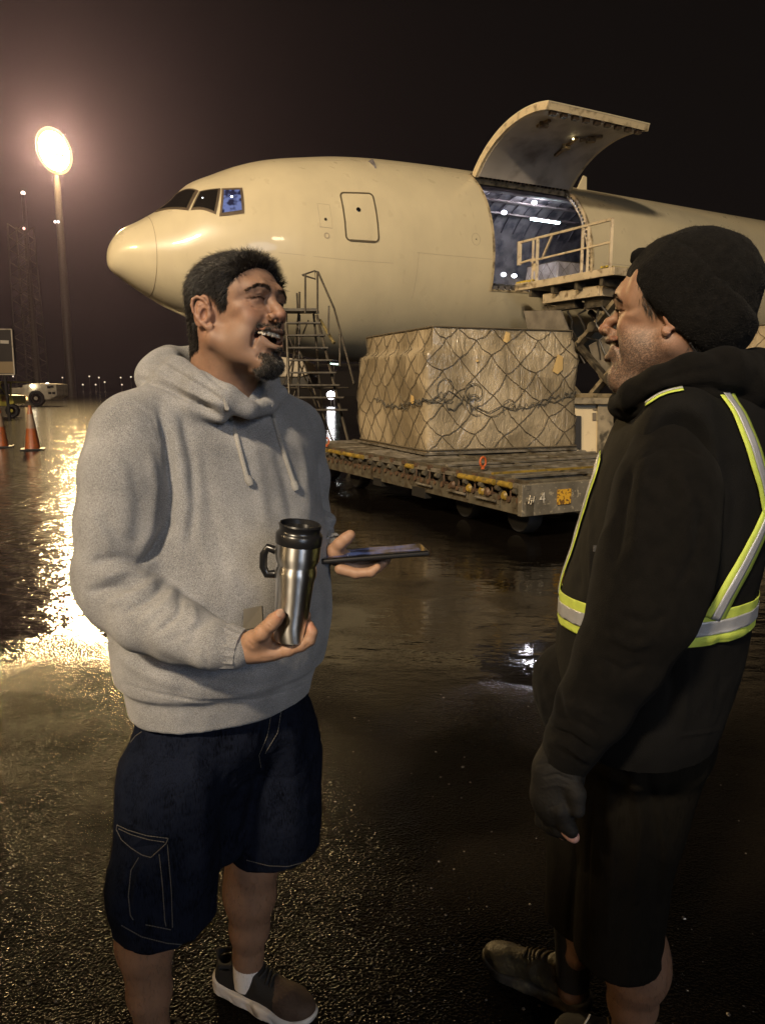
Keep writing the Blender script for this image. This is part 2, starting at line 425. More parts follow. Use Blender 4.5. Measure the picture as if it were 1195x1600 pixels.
# ------------------------------------------------------------------ wet apron
def wet_asphalt():
    m = bpy.data.materials.new('wet_asphalt'); m.use_nodes = True; nt = m.node_tree; N = nt.nodes; L = nt.links
    b = N['Principled BSDF']; t = N.new('ShaderNodeTexCoord')
    def noise(sc, det=3, stretch=None, rough=.5):
        n = N.new('ShaderNodeTexNoise'); n.inputs['Scale'].default_value = sc; n.inputs['Detail'].default_value = det; n.inputs['Roughness'].default_value = rough
        if stretch:
            mp = N.new('ShaderNodeMapping'); mp.inputs['Scale'].default_value = stretch; mp.inputs['Rotation'].default_value = (0, 0, R(12)); L.new(t.outputs['Object'], mp.inputs[0]); L.new(mp.outputs[0], n.inputs['Vector'])
        else: L.new(t.outputs['Object'], n.inputs['Vector'])
        return n.outputs[0]
    def rng(v, a, b_, c, d):
        r = N.new('ShaderNodeMapRange'); r.inputs[1].default_value = a; r.inputs[2].default_value = b_; r.inputs[3].default_value = c; r.inputs[4].default_value = d
        L.new(v, r.inputs[0]); return r.outputs[0]
    def math_(op, a, b_):
        n = N.new('ShaderNodeMath'); n.operation = op
        for i, v in enumerate((a, b_)):
            if isinstance(v, (int, float)): n.inputs[i].default_value = v
            else: L.new(v, n.inputs[i])
        return n.outputs[0]
    # standing water: broad shallow pools, one sure pool between the men and the dolly, none close to the feet
    pool = noise(.42, 5, (1, 1.0, 1), .6)
    sep = N.new('ShaderNodeSeparateXYZ'); L.new(t.outputs['Object'], sep.inputs[0])
    near = rng(sep.outputs['Y'], 2.2, 3.9, -.30, .22)
    far = rng(sep.outputs['Y'], 10, 26, 0, .07)
    left = math_('MULTIPLY', rng(sep.outputs['X'], -1.9, -.7, 1, 0), rng(sep.outputs['Y'], 2.8, 5.2, -.14, .13))
    wet = math_('ADD', math_('ADD', math_('ADD', pool, near), far), left)
    water = rng(wet, .42, .70, 0, 1)
    # grain of the stones
    vor = N.new('ShaderNodeTexVoronoi'); vor.inputs['Scale'].default_value = 135; L.new(t.outputs['Object'], vor.inputs['Vector'])
    grain = math_('ADD', vor.outputs['Distance'], math_('MULTIPLY', noise(110, 3), .5))
    b1 = N.new('ShaderNodeBump'); b1.inputs['Distance'].default_value = .0028; L.new(grain, b1.inputs['Height'])
    L.new(rng(water, 0, 1, 1.0, .012), b1.inputs['Strength'])
    # tiny ripples and hollows of the water film
    rip = math_('MULTIPLY', math_('ADD', noise(5.5, 3, (.8, 1.3, 1)), math_('MULTIPLY', noise(28, 2, (.8, 1.2, 1)), .16)), math_('ADD', rng(noise(.9, 2), .35, .65, .12, .7), rng(sep.outputs['X'], -2.3, -.9, .8, 0)))
    b2 = N.new('ShaderNodeBump'); b2.inputs['Distance'].default_value = .0120; b2.inputs['Strength'].default_value = 1.0
    L.new(rip, b2.inputs['Height']); L.new(b1.outputs[0], b2.inputs['Normal']); L.new(b2.outputs[0], b.inputs['Normal'])
    lw = math_('MULTIPLY', rng(sep.outputs['X'], -2.3, -.9, 1, 0), rng(sep.outputs['Y'], 3.0, 4.2, .25, 1)); L.new(math_('ADD', math_('MULTIPLY', lw, .045), math_('ADD', math_('ADD', rng(water, 0, 1, .11, .035), math_('MULTIPLY', rng(water, 0, 1, 1, 0), rng(noise(2.3, 4), .40, .65, .0, .16))), math_('MULTIPLY', water, rng(sep.outputs['Y'], 4, 9, 0, .05)))), b.inputs['Roughness'])
    cr = N.new('ShaderNodeValToRGB'); cr.color_ramp.elements[0].color = (.0022, .0017, .0013, 1); cr.color_ramp.elements[1].color = (.0095, .0075, .0055, 1)
    cr.color_ramp.elements[0].position = .3; cr.color_ramp.elements[1].position = .75
    L.new(math_('ADD', math_('MULTIPLY', noise(90, 3), .6), math_('MULTIPLY', noise(1.3, 4), .4)), cr.inputs[0])
    dk = N.new('ShaderNodeMix'); dk.data_type = 'RGBA'; L.new(rng(water, 0, 1, 0, .45), dk.inputs[0]); L.new(cr.outputs[0], dk.inputs[6]); dk.inputs[7].default_value = (.0045, .0036, .0028, 1)
    L.new(dk.outputs[2], b.inputs['Base Color']); b.inputs['IOR'].default_value = 1.36
    L.new(math_('ADD', rng(water, 0, 1, .075, .60), rng(sep.outputs['X'], -1.4, -.6, .05, 0)), b.inputs['Specular IOR Level'])
    return m
g = MB(); g.add([(-900, -60, 0), (900, -60, 0), (900, 1400, 0), (-900, 1400, 0)], [(0, 1, 2, 3)])
ground = g.build('ground', wet_asphalt()); props(ground, kind='structure')

# stray gravel grains on the apron: one scatter
g = MB(); rg = random.Random(3)
for i in range(420):
    y = 1.25+2.4*rg.random()**1.5; x = (rg.random()-.5)*2*(y*.62); r_ = rg.choice((.0015, .002, .003, .0045))*(.6+.6*rg.random())
    n = 5; top_ = [(x+r_*math.cos(6.28*k/n+i)*(.7+.5*rg.random()), y+r_*math.sin(6.28*k/n+i)*(.7+.5*rg.random()), r_*.5) for k in range(n)]
    bt = [(p[0]*1.0+(p[0]-x)*.4, p[1]+(p[1]-y)*.4, .0002) for p in top_]
    g.add(top_+bt+[(x, y, r_)], [(k, (k+1) % n, n+(k+1) % n, n+k)[::-1] for k in range(n)]+[(k, (k+1) % n, 2*n) for k in range(n)])
gv = g.build('gravel', mat('wet_gravel', (.09, .075, .06), .3, spec=.5, var=.5, vscale=300))
props(gv, 'tiny wet stones scattered over the asphalt at the feet of the men', 'gravel', kind='stuff')

# ------------------------------------------------------------------ floodlight masts, far left
M_mast = mat('galvanised_steel', (.13, .12, .115), .5, .3, var=.2)
M_glow = emis('sodium_lamp', (1.0, .68, .30), 1250)
def mast(Yd, bx, by, tx, ty, w0, w1, name, label, cat, heads, lattice=False):
    base = on_plane_z(bx, by, 0) if Yd is None else at(bx, by, Yd); base.z = 0
    topz = at(tx, ty, base.y).z
    root = empty(name, base, label, cat)
    m = MB()
    if lattice:
        h = w0/2; st = 14
        for sx_ in (-1, 1):
            for sy_ in (-1, 1):
                m.bar(base+Vector((sx_*h, sy_*h, 0)), base+Vector((sx_*h*.75, sy_*h*.75, topz)), .16)
        for i in range(st):
            z0 = topz*i/st; z1 = topz*(i+1)/st; s_ = 1-.25*i/st
            for sy_ in (-1, 1):
                m.bar(base+Vector((-h*s_, sy_*h*s_, z0)), base+Vector((h*s_, sy_*h*s_, z1)), .07)
                m.bar(base+Vector((h*s_, sy_*h*s_, z0)), base+Vector((-h*s_, sy_*h*s_, z1)), .07)
        m.build('lattice', M_mast, root)
    else:
        m.tube([base, base+Vector((0, 0, topz))], [w0/2, w1/2], 12); m.build('pole', M_mast, root, smooth=True)
    return root, base, topz
mroot, mb_, mz = mast(None, 113, 621, 100, 244, 1.35, .8, 'floodlight_mast', 'tall floodlight mast with a blazing orange-white lamp cluster at its top', 'light mast', 1)
m = MB(); rr = random.Random(2)
m.lathe([(1.9, -.2), (1.9, .1), (.5, .5)], (mb_.x, mb_.y, mz-.2)); m.build('lamp_ring', M_mast, mroot)
lc = at(85, 236, mb_.y-1.2); lq = (Vector((0, 6, 1.2))-lc).normalized(); lup = Vector((-.30, 0, 1)).normalized(); lsd = lup.cross(lq).normalized(); lup = lq.cross(lsd)
def oval(r0, r1, d0, d1, n=40, rings=6):
    g_ = MB(); vs = []
    for a_ in range(rings+1):
        t_ = a_/rings; r_ = r0+(r1-r0)*t_; d_ = d0+(d1-d0)*t_*t_
        for k in range(n):
            th = 2*math.pi*k/n; vs.append(lc+lsd*(r_*.80*math.cos(th))+lup*(r_*1.08*math.sin(th))+lq*d_)
    g_.add(vs, [(a_*n+k, a_*n+(k+1) % n, (a_+1)*n+(k+1) % n, (a_+1)*n+k) for a_ in range(rings) for k in range(n)]); return g_
g_ = oval(.02, 2.78, -.9, -.05); fx = g_.build('lamp_housing', M_mast, mroot, smooth=True)
sub(oval(.02, 2.25, .50, .05).build('lamp_lens', M_glow, None, smooth=True), fx)  # lens enlarged to the size of the lamp's glare
sub(oval(2.25, 2.75, .05, -.02, rings=2).build('glare_fringe', emis('amber_glare_fringe', (1.0, .62, .22), 1.6), None, smooth=True), fx)  # glowing ring stands in for the amber fringe of the glare
m = MB()
for dx in (-.9, .4, 1.4): m.bar((mb_.x+dx*.5, mb_.y-.6, mz-1.2), (mb_.x+dx-.2, mb_.y-1.1, mz+2.6), .12)
for dz in (.1, 1.3, 2.5, 3.7): m.bar((mb_.x-1.6, mb_.y-1.0, mz+dz-1.2), (mb_.x+2.0, mb_.y-1.0, mz+dz-1.2), .14)
m.build('lamp_frame', M_mast, mroot)
# obstruction lights half way up the mast
m = MB()
for px in (86.5, 91.5): m.sphere(at(px, 346.5, mb_.y-1.0), .17, 8)
m.build('marker_light', emis('marker_light', (1, .86, .8), 5), mroot)
lroot, lb_, lz = mast(None, 54, 622, 36, 352, 3.1, 2.4, 'lattice_tower', 'dark lattice tower standing left of the floodlight mast', 'tower', 0, lattice=True)
m = MB(); m.sphere(at(38, 357, lb_.y-1.6), .2, 8); m.build('marker_light', emis('marker_light', (1, .6, .5), 2), lroot)
proot, pb_, pz = mast(None, 61, 620, 42, 304, 1.15, .5, 'plain_mast', 'thin bare mast with a small white tip light, between lattice tower and floodlight mast', 'mast', 0)
m = MB(); m.sphere((pb_.x, pb_.y, pz+.2), .32, 10); m.build('tip_light', emis('tip_light', (1, .85, .75), 3.5), proot)

# ------------------------------------------------------------------ lights along the far side of the airfield
def far_light(px, py, r_, col, s_, label, grp=None, Yd=170):
    c = at(px, py, Yd); root = empty('field_light', (c.x, c.y, 0), label, 'field light', grp)
    k = Yd/1155
    b = MB(); b.tube([(c.x, c.y, 0), (c.x, c.y, max(.1, c.z-r_*k))], .05, 6); b.build('post', M_mast, root)
    b = MB(); b.sphere(c, r_*k, 10); b.build('lamp', emis('field_lamp', col, s_), root)
W_ = (1, .97, 1.0)
far_light(517, 617.5, 6.5, W_, 16, 'dazzling white vehicle headlamp low on the wet apron, right of the stair steps', None, 60)
far_light(519.5, 595.5, 5.0, W_, 40, 'brightest round white lamp on the far horizon, seen under the aircraft nose')
far_light(478, 601, 2.6, W_, 5, 'small white horizon lamp behind the left foot of the boarding stairs', None, 160)
far_light(456, 595.5, 2.6, (.75, .85, 1), 7, 'small bluish white horizon lamp nearest to the chin of the man in grey', None, 150)
far_light(463, 601, 2.2, (.55, .7, 1), 4, 'small pale blue horizon lamp, second from the chin of the man in grey', None, 150)
ORD = ('first', 'second', 'third', 'fourth', 'fifth', 'sixth', 'seventh', 'eighth', 'ninth', 'tenth', 'eleventh')
for k, px in enumerate((474, 502, 510.5, 527, 532, 538, 554, 568)):
    far_light(px, 596, 1.0 if px != 554 else 1.6, (1, .08, .10), 3.0, ORD[k]+' tiny red lamp from the left in the horizon row under the aircraft', 'red lamps on the far horizon')
for k, px in enumerate((503, 507, 526, 530, 544, 547, 553, 557, 563, 566)):
    far_light(px, 603, 1.25, (.10, .28, 1), 4.2, ORD[k]+' tiny blue lamp from the left in the row below the red lamps', 'blue taxiway lamps on the far horizon')
for k, (px, py) in enumerate(((21, 588), (98, 590), (111, 593), (130, 601), (140, 588), (150, 601), (155, 590), (164, 597), (189, 590), (191, 601), (205, 589))):
    far_light(px, py, 1.25, (1, .82, .62), 1.1, ORD[k]+' pinprick of yellowish light from the left, far beyond the apron', 'faint lights far beyond the apron at left', 300)
# the low dark line of far buildings
def far_building(x0, x1, y0, Yd, label, lit=None):
    a = at(x0, y0, Yd); b_ = at(x1, y0, Yd); root = empty('hangar', ((a.x+b_.x)/2, Yd, 0), label, 'hangar')
    m = MB(); m.box(((a.x+b_.x)/2, Yd+8, a.z/2), ((b_.x-a.x)/2, 8, a.z/2)); m.build('wall', mat('far_wall', (.05, .05, .055), .8, var=.3, vscale=.1), root)
    m = MB(); m.box(((a.x+b_.x)/2, Yd+8, a.z+.25), ((b_.x-a.x)/2+.5, 8.5, .25)); m.build('roof', mat('far_roof', (.04, .04, .04), .7), root)
    if lit:
        for px in lit:
            m = MB(); c = at(px, 568.5, Yd-.3); m.box(c, (.30, .1, .14)); m.build('window', emis('lit_window', (.75, 1, .85), 1.6), root)
far_building(446, 640, 573, 128, 'long low dark hangar on the horizon seen under the aircraft belly')
hr = empty('light_pole', (at(522, 600, 60).x, 60, 0), 'short pole with three greenish lamps in a row, seen right of the stair steps', 'light pole')
m = MB()
for px in (517.0, 521.5, 526.5): m.box(at(px, 568.3+(px-517)*.08, 60), (.10, .05, .055))
m.build('lamp', emis('green_lamp', (.7, 1, .85), 3.2), hr)
m = MB(); c = at(522, 570, 60); m.tube([(c.x, 60, 0), (c.x, 60, c.z)], .04, 8); m.bar(c+Vector((-.32, 0, .09)), c+Vector((.32, 0, .09)), .05); m.build('pole', M_mast, hr)

# ------------------------------------------------------------------ traffic cones
M_or = mat('orange_plastic', (.28, .070, .018), .35, var=.25, vscale=9, dirt=((.12, .06, .03), 14, .5, .75))
M_ref = mat('reflective_collar', (.24, .17, .12), .45, var=.2)
M_rub = mat('black_rubber', (.012, .012, .012), .45)
def cone(px, py, label):
    b = on_plane_z(px, py, 0); root = empty('traffic_cone', b, label, 'traffic cone', 'traffic cones by the apron edge')
    m = MB(); m.lathe([(.175, .035), (.168, .06), (.112, .52)], b, n=24); m.build('cone_body', M_or, root, smooth=True)
    m = MB(); m.lathe([(.113, .52), (.064, .86)], b, n=24); m.build('reflective_collar', M_ref, root, smooth=True)
    m = MB(); m.lathe([(.065, .86), (.030, 1.06), (.022, 1.07)], b, n=24); m.build('cone_tip', M_or, root, smooth=True)
    m = MB(); m.box(b+Vector((0, 0, .02)), (.27, .27, .019), rotm(('Z', 22))); m.build('cone_base', M_rub, root, bevel=.008)
cone(52, 703, 'orange traffic cone with black base, the whole one, second from the left edge')
cone(3, 699, 'orange traffic cone cut off by the left edge of the photo')

# ------------------------------------------------------------------ ground vehicles far left
M_white = mat('white_vehicle_paint', (.60, .53, .42), .4, var=.15, vscale=2, dirt=((.2, .16, .1), 3, .5, .8))
M_yel = mat('yellow_vehicle_paint', (.42, .36, .06), .45, var=.25, vscale=2)
M_dark = mat('dark_steel', (.03, .028, .025), .45, .3)
M_tyre = mat('tyre_rubber', (.015, .015, .015), .6, bump=.002, bscale=60)
M_glass = mat('dark_glass', (.01, .012, .014), .06, spec=.8)
def wheel(root, c, r_, w, axis, rimcol=None):
    c = Vector(c); ax = Vector(axis).normalized(); q = MB()
    q.lathe([(r_*.62, -w/2), (r_*.93, -w/2), (r_, -w*.36), (r_, w*.36), (r_*.93, w/2), (r_*.62, w/2)], c, ax, 28); wh = q.build('wheel', M_tyre, root, smooth=True)
    q = MB(); q.lathe([(r_*.6, -w*.5), (r_*.6, -w*.35), (r_*.3, -w*.3), (r_*.24, -w*.52)], c, ax, 20)
    q.lathe([(r_*.24, w*.52), (r_*.3, w*.3), (r_*.6, w*.35), (r_*.6, w*.5)], c, ax, 20)
    rim = q.build('rim', rimcol or M_white, wh, smooth=True); rim.parent = wh; rim.location = (0, 0, 0); rim.matrix_parent_inverse = Matrix.Identity(4)
def tug():
    Y = 60; k = Y/1155; b = at(70, 629, Y); b.z = 0
    root = empty('baggage_tractor', b, 'white tow tractor with big dark wheel and lit lamps at the foot of the masts', 'tow tractor')
    X = lambda px: at(px, 610, Y).x
    Z = lambda py: at(60, py, Y).z
    m = MB()
    prof = [(46, 628), (46, 602), (62, 599), (98, 600), (98, 618), (86, 624), (78, 624)]
    m.poly([(X(p), Y-1.1, Z(q)) for p, q in prof], (0, 2.2, 0)); m.build('hood', M_white, root, bevel=.05)
    m = MB(); m.poly([(X(p), Y-1.0, Z(q)) for p, q in [(28, 626), (28, 606), (46, 606), (46, 626)]], (0, 2.0, 0)); m.build('driver_bay', M_white, root, bevel=.04)
    m = MB(); m.poly([(X(56), Y-1.14, Z(628)), (X(56), Y-1.14, Z(616)), (X(61), Y-1.14, Z(611)), (X(71), Y-1.14, Z(611)), (X(77), Y-1.14, Z(616)), (X(78), Y-1.14, Z(628))], (0, .05, 0)); m.build('wheel_arch', M_dark, root)
    for px in (67, 36): wheel(root, (X(px), Y-1.05, .62 if px == 67 else .5), .62 if px == 67 else .5, .4, (0, 1, 0))
    m = MB(); m.sphere((X(63), Y-1.3, Z(603)), .13, 10); m.build('headlight', emis('headlight', (1, .85, .6), 20), root)
    m = MB(); m.sphere((X(83), Y-.9, Z(600)), .12, 10); m.build('beacon', emis('beacon', (1, .9, .7), 8), root)
    m = MB(); m.box((X(50.5), Y-1.15, Z(622)), (.09, .05, .1)); m.build('side_lamp', emis('side_lamp', (1, .6, .2), 4), root)
    m = MB()
    for a_, b__ in ((87, 605), (92, 604), (88, 614), (94, 614)): m.box((X(a_), Y-1.13, Z(b__)), (.12, .02, .09))
    m.build('vent', M_dark, root)
tug()
def yellow_tug():
    Y = 38; b = at(10, 640, Y); b.z = 0
    root = empty('belt_loader', b, 'small yellow open ground vehicle cut off by the left edge', 'ground vehicle')
    X = lambda px: at(px, 610, Y).x
    Z = lambda py: at(60, py, Y).z
    m = MB(); m.poly([(X(p), Y-.7, Z(q)) for p, q in [(-60, 632), (-60, 616), (0, 615), (30, 618), (31, 630), (20, 634)]], (0, 1.4, 0)); m.build('body', M_yel, root, bevel=.03)
    m = MB(); m.poly([(X(p), Y-.72, Z(q)) for p, q in [(13, 627), (13, 618), (23, 619), (23, 627)]], (0, .03, 0)); m.build('side_panel', mat('orange_panel', (.3, .14, .03), .5), root)
    m = MB()
    for p in (3, 26, -40): m.bar((X(p), Y-.6, Z(618)), (X(p)+.05, Y-.6, Z(598)), .06)
    m.bar((X(-42), Y-.6, Z(598)), (X(29), Y-.6, Z(598)), .07); m.bar((X(3), Y-.6, Z(617)), (X(12), Y-.6, Z(599)), .05)
    m.bar((X(20), Y-.6, Z(617)), (X(8), Y-.6, Z(600)), .05)
    m.box((X(-8), Y, Z(597.2)), (1.5, .7, .035)); m.build('canopy_frame', M_yel, root)
    m = MB(); m.sphere((X(8), Y-.3, Z(607)), .3, 10, sc=(1, .8, 1.2)); m.box((X(8), Y-.2, Z(613)), (.28, .25, .1)); m.build('seat', M_dark, root)
    for px in (27, -30): wheel(root, (X(px), Y-.6, .33), .33, .24, (0, 1, 0), M_yel)
yellow_tug()
def trailer_sign():
    Y = 34; b = at(5, 590, Y); b.z = 0
    root = empty('equipment_board', b, 'dark framed board with small white plate at the left edge, above the yellow vehicle', 'board')
    P = lambda px, py, dy=0: at(px, py, Y+dy)
    m = MB(); a, c = P(-50, 514), P(22.5, 584)
    m.poly([P(-50, 584), P(23.5, 584), P(18.5, 514.5), P(-50, 514)], (0, .25, 0)); m.build('panel', mat('board_dark', (.03, .026, .022), .5), root)
    m = MB(); m.poly([P(-50, 583, -.02), P(22.6, 583, -.02), P(21.3, 565, -.02), P(-50, 565, -.02)], (0, .015, 0)); m.build('lower_band', mat('board_band', (.30, .22, .12), .5), root)
    m = MB(); m.bar(P(-50, 514.5, -.03), P(18.5, 514.5, -.03), .05); m.bar(P(18.5, 514.5, -.03), P(23.5, 585, -.03), .05); m.bar(P(23.5, 585, -.03), P(-50, 585, -.03), .05); m.build('frame', M_white, root)
    m = MB(); m.poly([P(1, 536.5, -.03), P(14, 537, -.03), P(14.2, 532, -.03), P(1, 531.5, -.03)], (0, .02, 0)); m.build('name_plate', mat('plate_white', (.55, .5, .42), .5), root)
    m = MB()
    for p in (-40, 8): m = MB(); m.bar(P(p, 585, .12), Vector((P(p, 585).x, Y+.12, 0)), .1); m.build('leg', M_dark, root)
trailer_sign()
# truck body seen between the steps of the stairs
def truck():
    Y = 31; b = at(455, 600, Y); b.z = 0
    root = empty('box_truck', b, 'pale box truck parked behind the boarding stairs under the nose', 'truck')
    X = lambda px: at(px, 590, Y).x
    Z = lambda py: at(455, py, Y).z
    m = MB(); m.poly([(X(p), Y, Z(q)) for p, q in [(385, 589), (385, 554), (430, 556), (474, 562), (483, 584), (470, 589)]], (0, 4.5, 0)); m.build('box_body', M_white, root, bevel=.04)
    m = MB(); m.poly([(X(p), Y+.1, Z(q)) for p, q in [(385, 601), (385, 589), (482, 588), (481, 601)]], (0, 4.3, 0)); m.build('chassis', M_dark, root)
    for px in (400, 470): wheel(root, (X(px), Y+.3, .45), .45, .3, (0, 1, 0), M_dark)
truck()

# ------------------------------------------------------------------ unseen box truck added behind the camera to shade the men from the waist down
bt = empty('box_truck', (-2.6, -2.6, 0), 'pale box truck added out of view behind the camera to shade the men', 'truck')
m = MB(); m.box((-3.0, -2.7, 2.05), (3.55, 1.2, 1.33)); m.build('box_body', M_white, bt, bevel=.05)
m = MB(); m.box((-3.0, -2.7, .62), (3.4, .9, .10)); m.build('chassis', M_dark, bt)
for x_ in (-5.4, -1.2):
    for y_ in (-3.6, -1.8): wheel(bt, (x_, y_, .45), .45, .28, (0, 1, 0), M_dark)
m = MB(); m.box((-7.3, -2.7, 1.5), (.7, 1.1, .85)); m.build('cab', M_white, bt, bevel=.12)
# ------------------------------------------------------------------ the freighter
AX0, AY0, AHD, AZ, ASC = -6.2526, 17.526, .52182, 5.066, .9359
E1 = Vector((math.cos(AHD), math.sin(AHD), 0)); E2 = Vector((-math.sin(AHD), math.cos(AHD), 0))
_top = np.array([[0, -.72], [.015, -.58], [.05, -.46], [.12, -.32], [.35, -.05], [.8, .22], [1.5, .69], [2.0, 1.19], [2.6, 1.49], [3.2, 1.76], [4.0, 2.02], [5.0, 2.22], [6.0, 2.38], [7.5, 2.51], [10, 2.6], [14, 2.66], [36, 2.7], [44, 2.7], [54, 2.4]])
_bot = np.array([[0, -.76], [.015, -.88], [.05, -.96], [.12, -1.04], [.35, -1.20], [.8, -1.49], [1.5, -1.86], [2.5, -2.23], [3.5, -2.53], [4.5, -2.81], [6.0, -3.05], [8, -3.1], [14, -3.0], [34, -2.9], [40, -2.2], [54, 1.2]])
_wid = np.array([[0, 0.03], [.015, .14], [.05, .25], [.12, .37], [.35, .6], [.8, .95], [1.5, 1.35], [2.5, 1.8], [3.5, 2.12], [4.5, 2.33], [6, 2.48], [7.5, 2.52], [38, 2.52], [54, .6]])
def fus(s, th, off=0.0):
    """point on the skin; th in degrees, 90 = crown, 180 = side facing the apron"""
    T = float(pchip(_top[:, 0], _top[:, 1], np.array([s]))[0]); B = float(pchip(_bot[:, 0], _bot[:, 1], np.array([s]))[0]); W = float(pchip(_wid[:, 0], _wid[:, 1], np.array([s]))[0])
    t = R(th); h = (T-B)/2+off; w = W+off
    l = w*math.cos(t); z = (T+B)/2+h*math.sin(t)
    return Vector((AX0, AY0, AZ)) + (E1*s + E2*l + Vector((0, 0, z)))*ASC
def fnorm(s, th):
    a = fus(s+.02, th)-fus(s-.02, th); b = fus(s, th+.3)-fus(s, th-.3)
    n = b.cross(a).normalized(); c = fus(s, th)-(Vector((AX0, AY0, AZ))+E1*s*ASC)
    return n if n.dot(c) > 0 else -n
air = empty('cargo_aircraft', (4, 20, 0), 'white wide-body cargo aircraft with its large side door raised, filling the background', 'aircraft')
def skin_mat():
    m = mat('aircraft_white_paint', (.66, .585, .405), .32, spec=.5, coat=.35, var=.05, vscale=1.3, rvar=.06)
    nt = m.node_tree; N = nt.nodes; L = nt.links; b = N['Principled BSDF']; b.inputs['Coat Roughness'].default_value = .05
    # grime that runs down the skin and gathers in faint patches
    t = N.new('ShaderNodeTexCoord'); mp = N.new('ShaderNodeMapping'); mp.inputs['Scale'].default_value = (2.2, 2.2, .35); L.new(t.outputs['Object'], mp.inputs[0])
    n = N.new('ShaderNodeTexNoise'); n.inputs['Scale'].default_value = 1.6; n.inputs['Detail'].default_value = 7; L.new(mp.outputs[0], n.inputs['Vector'])
    mr = N.new('ShaderNodeMapRange'); mr.inputs[1].default_value = .45; mr.inputs[2].default_value = .8; mr.inputs[3].default_value = 0; mr.inputs[4].default_value = .14; L.new(n.outputs[0], mr.inputs[0])
    mx = N.new('ShaderNodeMix'); mx.data_type = 'RGBA'; src = b.inputs['Base Color'].links[0].from_socket
    L.new(mr.outputs[0], mx.inputs[0]); L.new(src, mx.inputs[6]); mx.inputs[7].default_value = (.40, .34, .27, 1); L.new(mx.outputs[2], b.inputs['Base Color'])
    return m
M_skin = skin_mat()
M_line = mat('panel_gap', (.42, .36, .27), .6); M_gap = mat('door_seal', (.10, .08, .05), .6)
S0, S1, T0, T1 = 9.86, 13.55, 121.8, 197.5
def rows():
    s = list(np.linspace(0, 1, 22)**2.4*1.2)+list(np.arange(1.3, 9.7, .14))+[S0]+list(np.linspace(S0+.22, S1-.22, 14))+[S1]+list(np.arange(13.9, 54.2, .8))
    t = [T0]+list(np.linspace(T0, T1, 27)[1:-1])+[T1]+list(np.arange(T1+3, T0+360-1, 3.5))
    return s, t
ss, ts = rows(); ns, nt_ = len(ss), len(ts)
V = np.array([fus(a, b) for a in ss for b in ts]); F = []
def in_door(i, j): return S0-1e-6 <= ss[i] < S1-1e-6 and T0-1e-6 <= ts[j] < T1-1e-6
for i in range(ns-1):
    for j in range(nt_):
        if in_door(i, j): continue
        k = (j+1) % nt_; F.append((i*nt_+j, i*nt_+k, (i+1)*nt_+k, (i+1)*nt_+j))
me = bpy.data.meshes.new('fuselage'); me.from_pydata([tuple(v) for v in V], [], F+[tuple(range((ns-1)*nt_, ns*nt_))]); me.update()
bm = bmesh.new(); bm.from_mesh(me); bmesh.ops.recalc_face_normals(bm, faces=bm.faces); bm.to_mesh(me); bm.free()
fuselage = link('fuselage', me, None, M_skin, True); world_parent(fuselage, air)
# second, inner skin with the frame of the opening
M_int = mat('cabin_lining', (.23, .215, .225), .55, var=.35, vscale=2.0, bump=.01, bscale=4, dirt=((.08, .08, .10), 3, .45, .65))
m = MB(); IN = -.20
def ring(a, b, o): return fus(a, b, o)
nn = 30
edge = [(S0, T0+(T1-T0)*i/nn) for i in range(nn+1)]+[(S0+(S1-S0)*i/nn, T1) for i in range(1, nn+1)]+[(S1, T1-(T1-T0)*i/nn) for i in range(1, nn+1)]+[(S1-(S1-S0)*i/nn, T0) for i in range(1, nn)]
ne = len(edge); vs = [fus(a, b, .012) for a, b in edge]+[fus(a, b, IN) for a, b in edge]
m.add(vs, [(i, (i+1) % ne, ne+(i+1) % ne, ne+i) for i in range(ne)])
ef = [((a-(S0+S1)/2)*1.045+(S0+S1)/2, (b-(T0+T1)/2)*1.03+(T0+T1)/2) for a, b in edge]
vs = [fus(a, b, .012) for a, b in edge]+[fus(a, b, .012) for a, b in ef]
o_ = len(m.v); m.add(vs, [(i, (i+1) % ne, ne+(i+1) % ne, ne+i) for i in range(ne)])
m.build('door_frame', mat('door_frame_paint', (.55, .45, .28), .45, dirt=((.08, .06, .03), 6, .45, .7)), air)
# dark latches along the frame edge
M_latch = mat('latch_metal', (.06, .05, .04), .4, .6)
for i in range(26):
    b = T0+2+(T1-T0-4)*i/25
    for a in (S0+.03, S1-.03): m = MB(); m.box(fus(a, b, -.10), (.025, .025, .03)); m.build('latch', M_latch, air)
for i in range(16): m = MB(); m.box(fus(S0+.15+(S1-S0-.3)*i/15, T1-.6, -.05), (.06, .05, .05)); m.build('latch', M_latch, air)
# interior
M_floor = mat('cargo_floor', (.07, .07, .08), .4, .4, var=.4, vscale=4)
liner = MB(); si = list(np.arange(6.5, 24, .5)); ti = list(np.arange(-20, 201, 5.5))
def gi(a, b): return fus(a, b, -.24)
idx = []
for a in si:
    for b in ti: liner.v.append(tuple(gi(a, b)))
for i in range(len(si)-1):
    for j in range(len(ti)-1):
        mid = (si[i]+si[i+1])/2; mt = (ti[j]+ti[j+1])/2
        if S0-.3 < mid < S1+.3 and T0 < mt < T1+4: continue
        liner.f.append((i*len(ti)+j, i*len(ti)+j+1, (i+1)*len(ti)+j+1, (i+1)*len(ti)+j)); liner.mi.append(0)
liner.build('cabin_lining', M_int, air, smooth=True)
FZ = AZ + ASC*(-.94)
m = MB(); a = Vector((AX0, AY0, 0))+E1*6.5*ASC; b = Vector((AX0, AY0, 0))+E1*24*ASC
m.poly([a-E2*2.0+Vector((0, 0, FZ)), b-E2*2.0+Vector((0, 0, FZ)), b+E2*2.0+Vector((0, 0, FZ)), a+E2*2.0+Vector((0, 0, FZ))], (0, 0, -.1)); m.build('cargo_floor', M_floor, air)
m = MB()
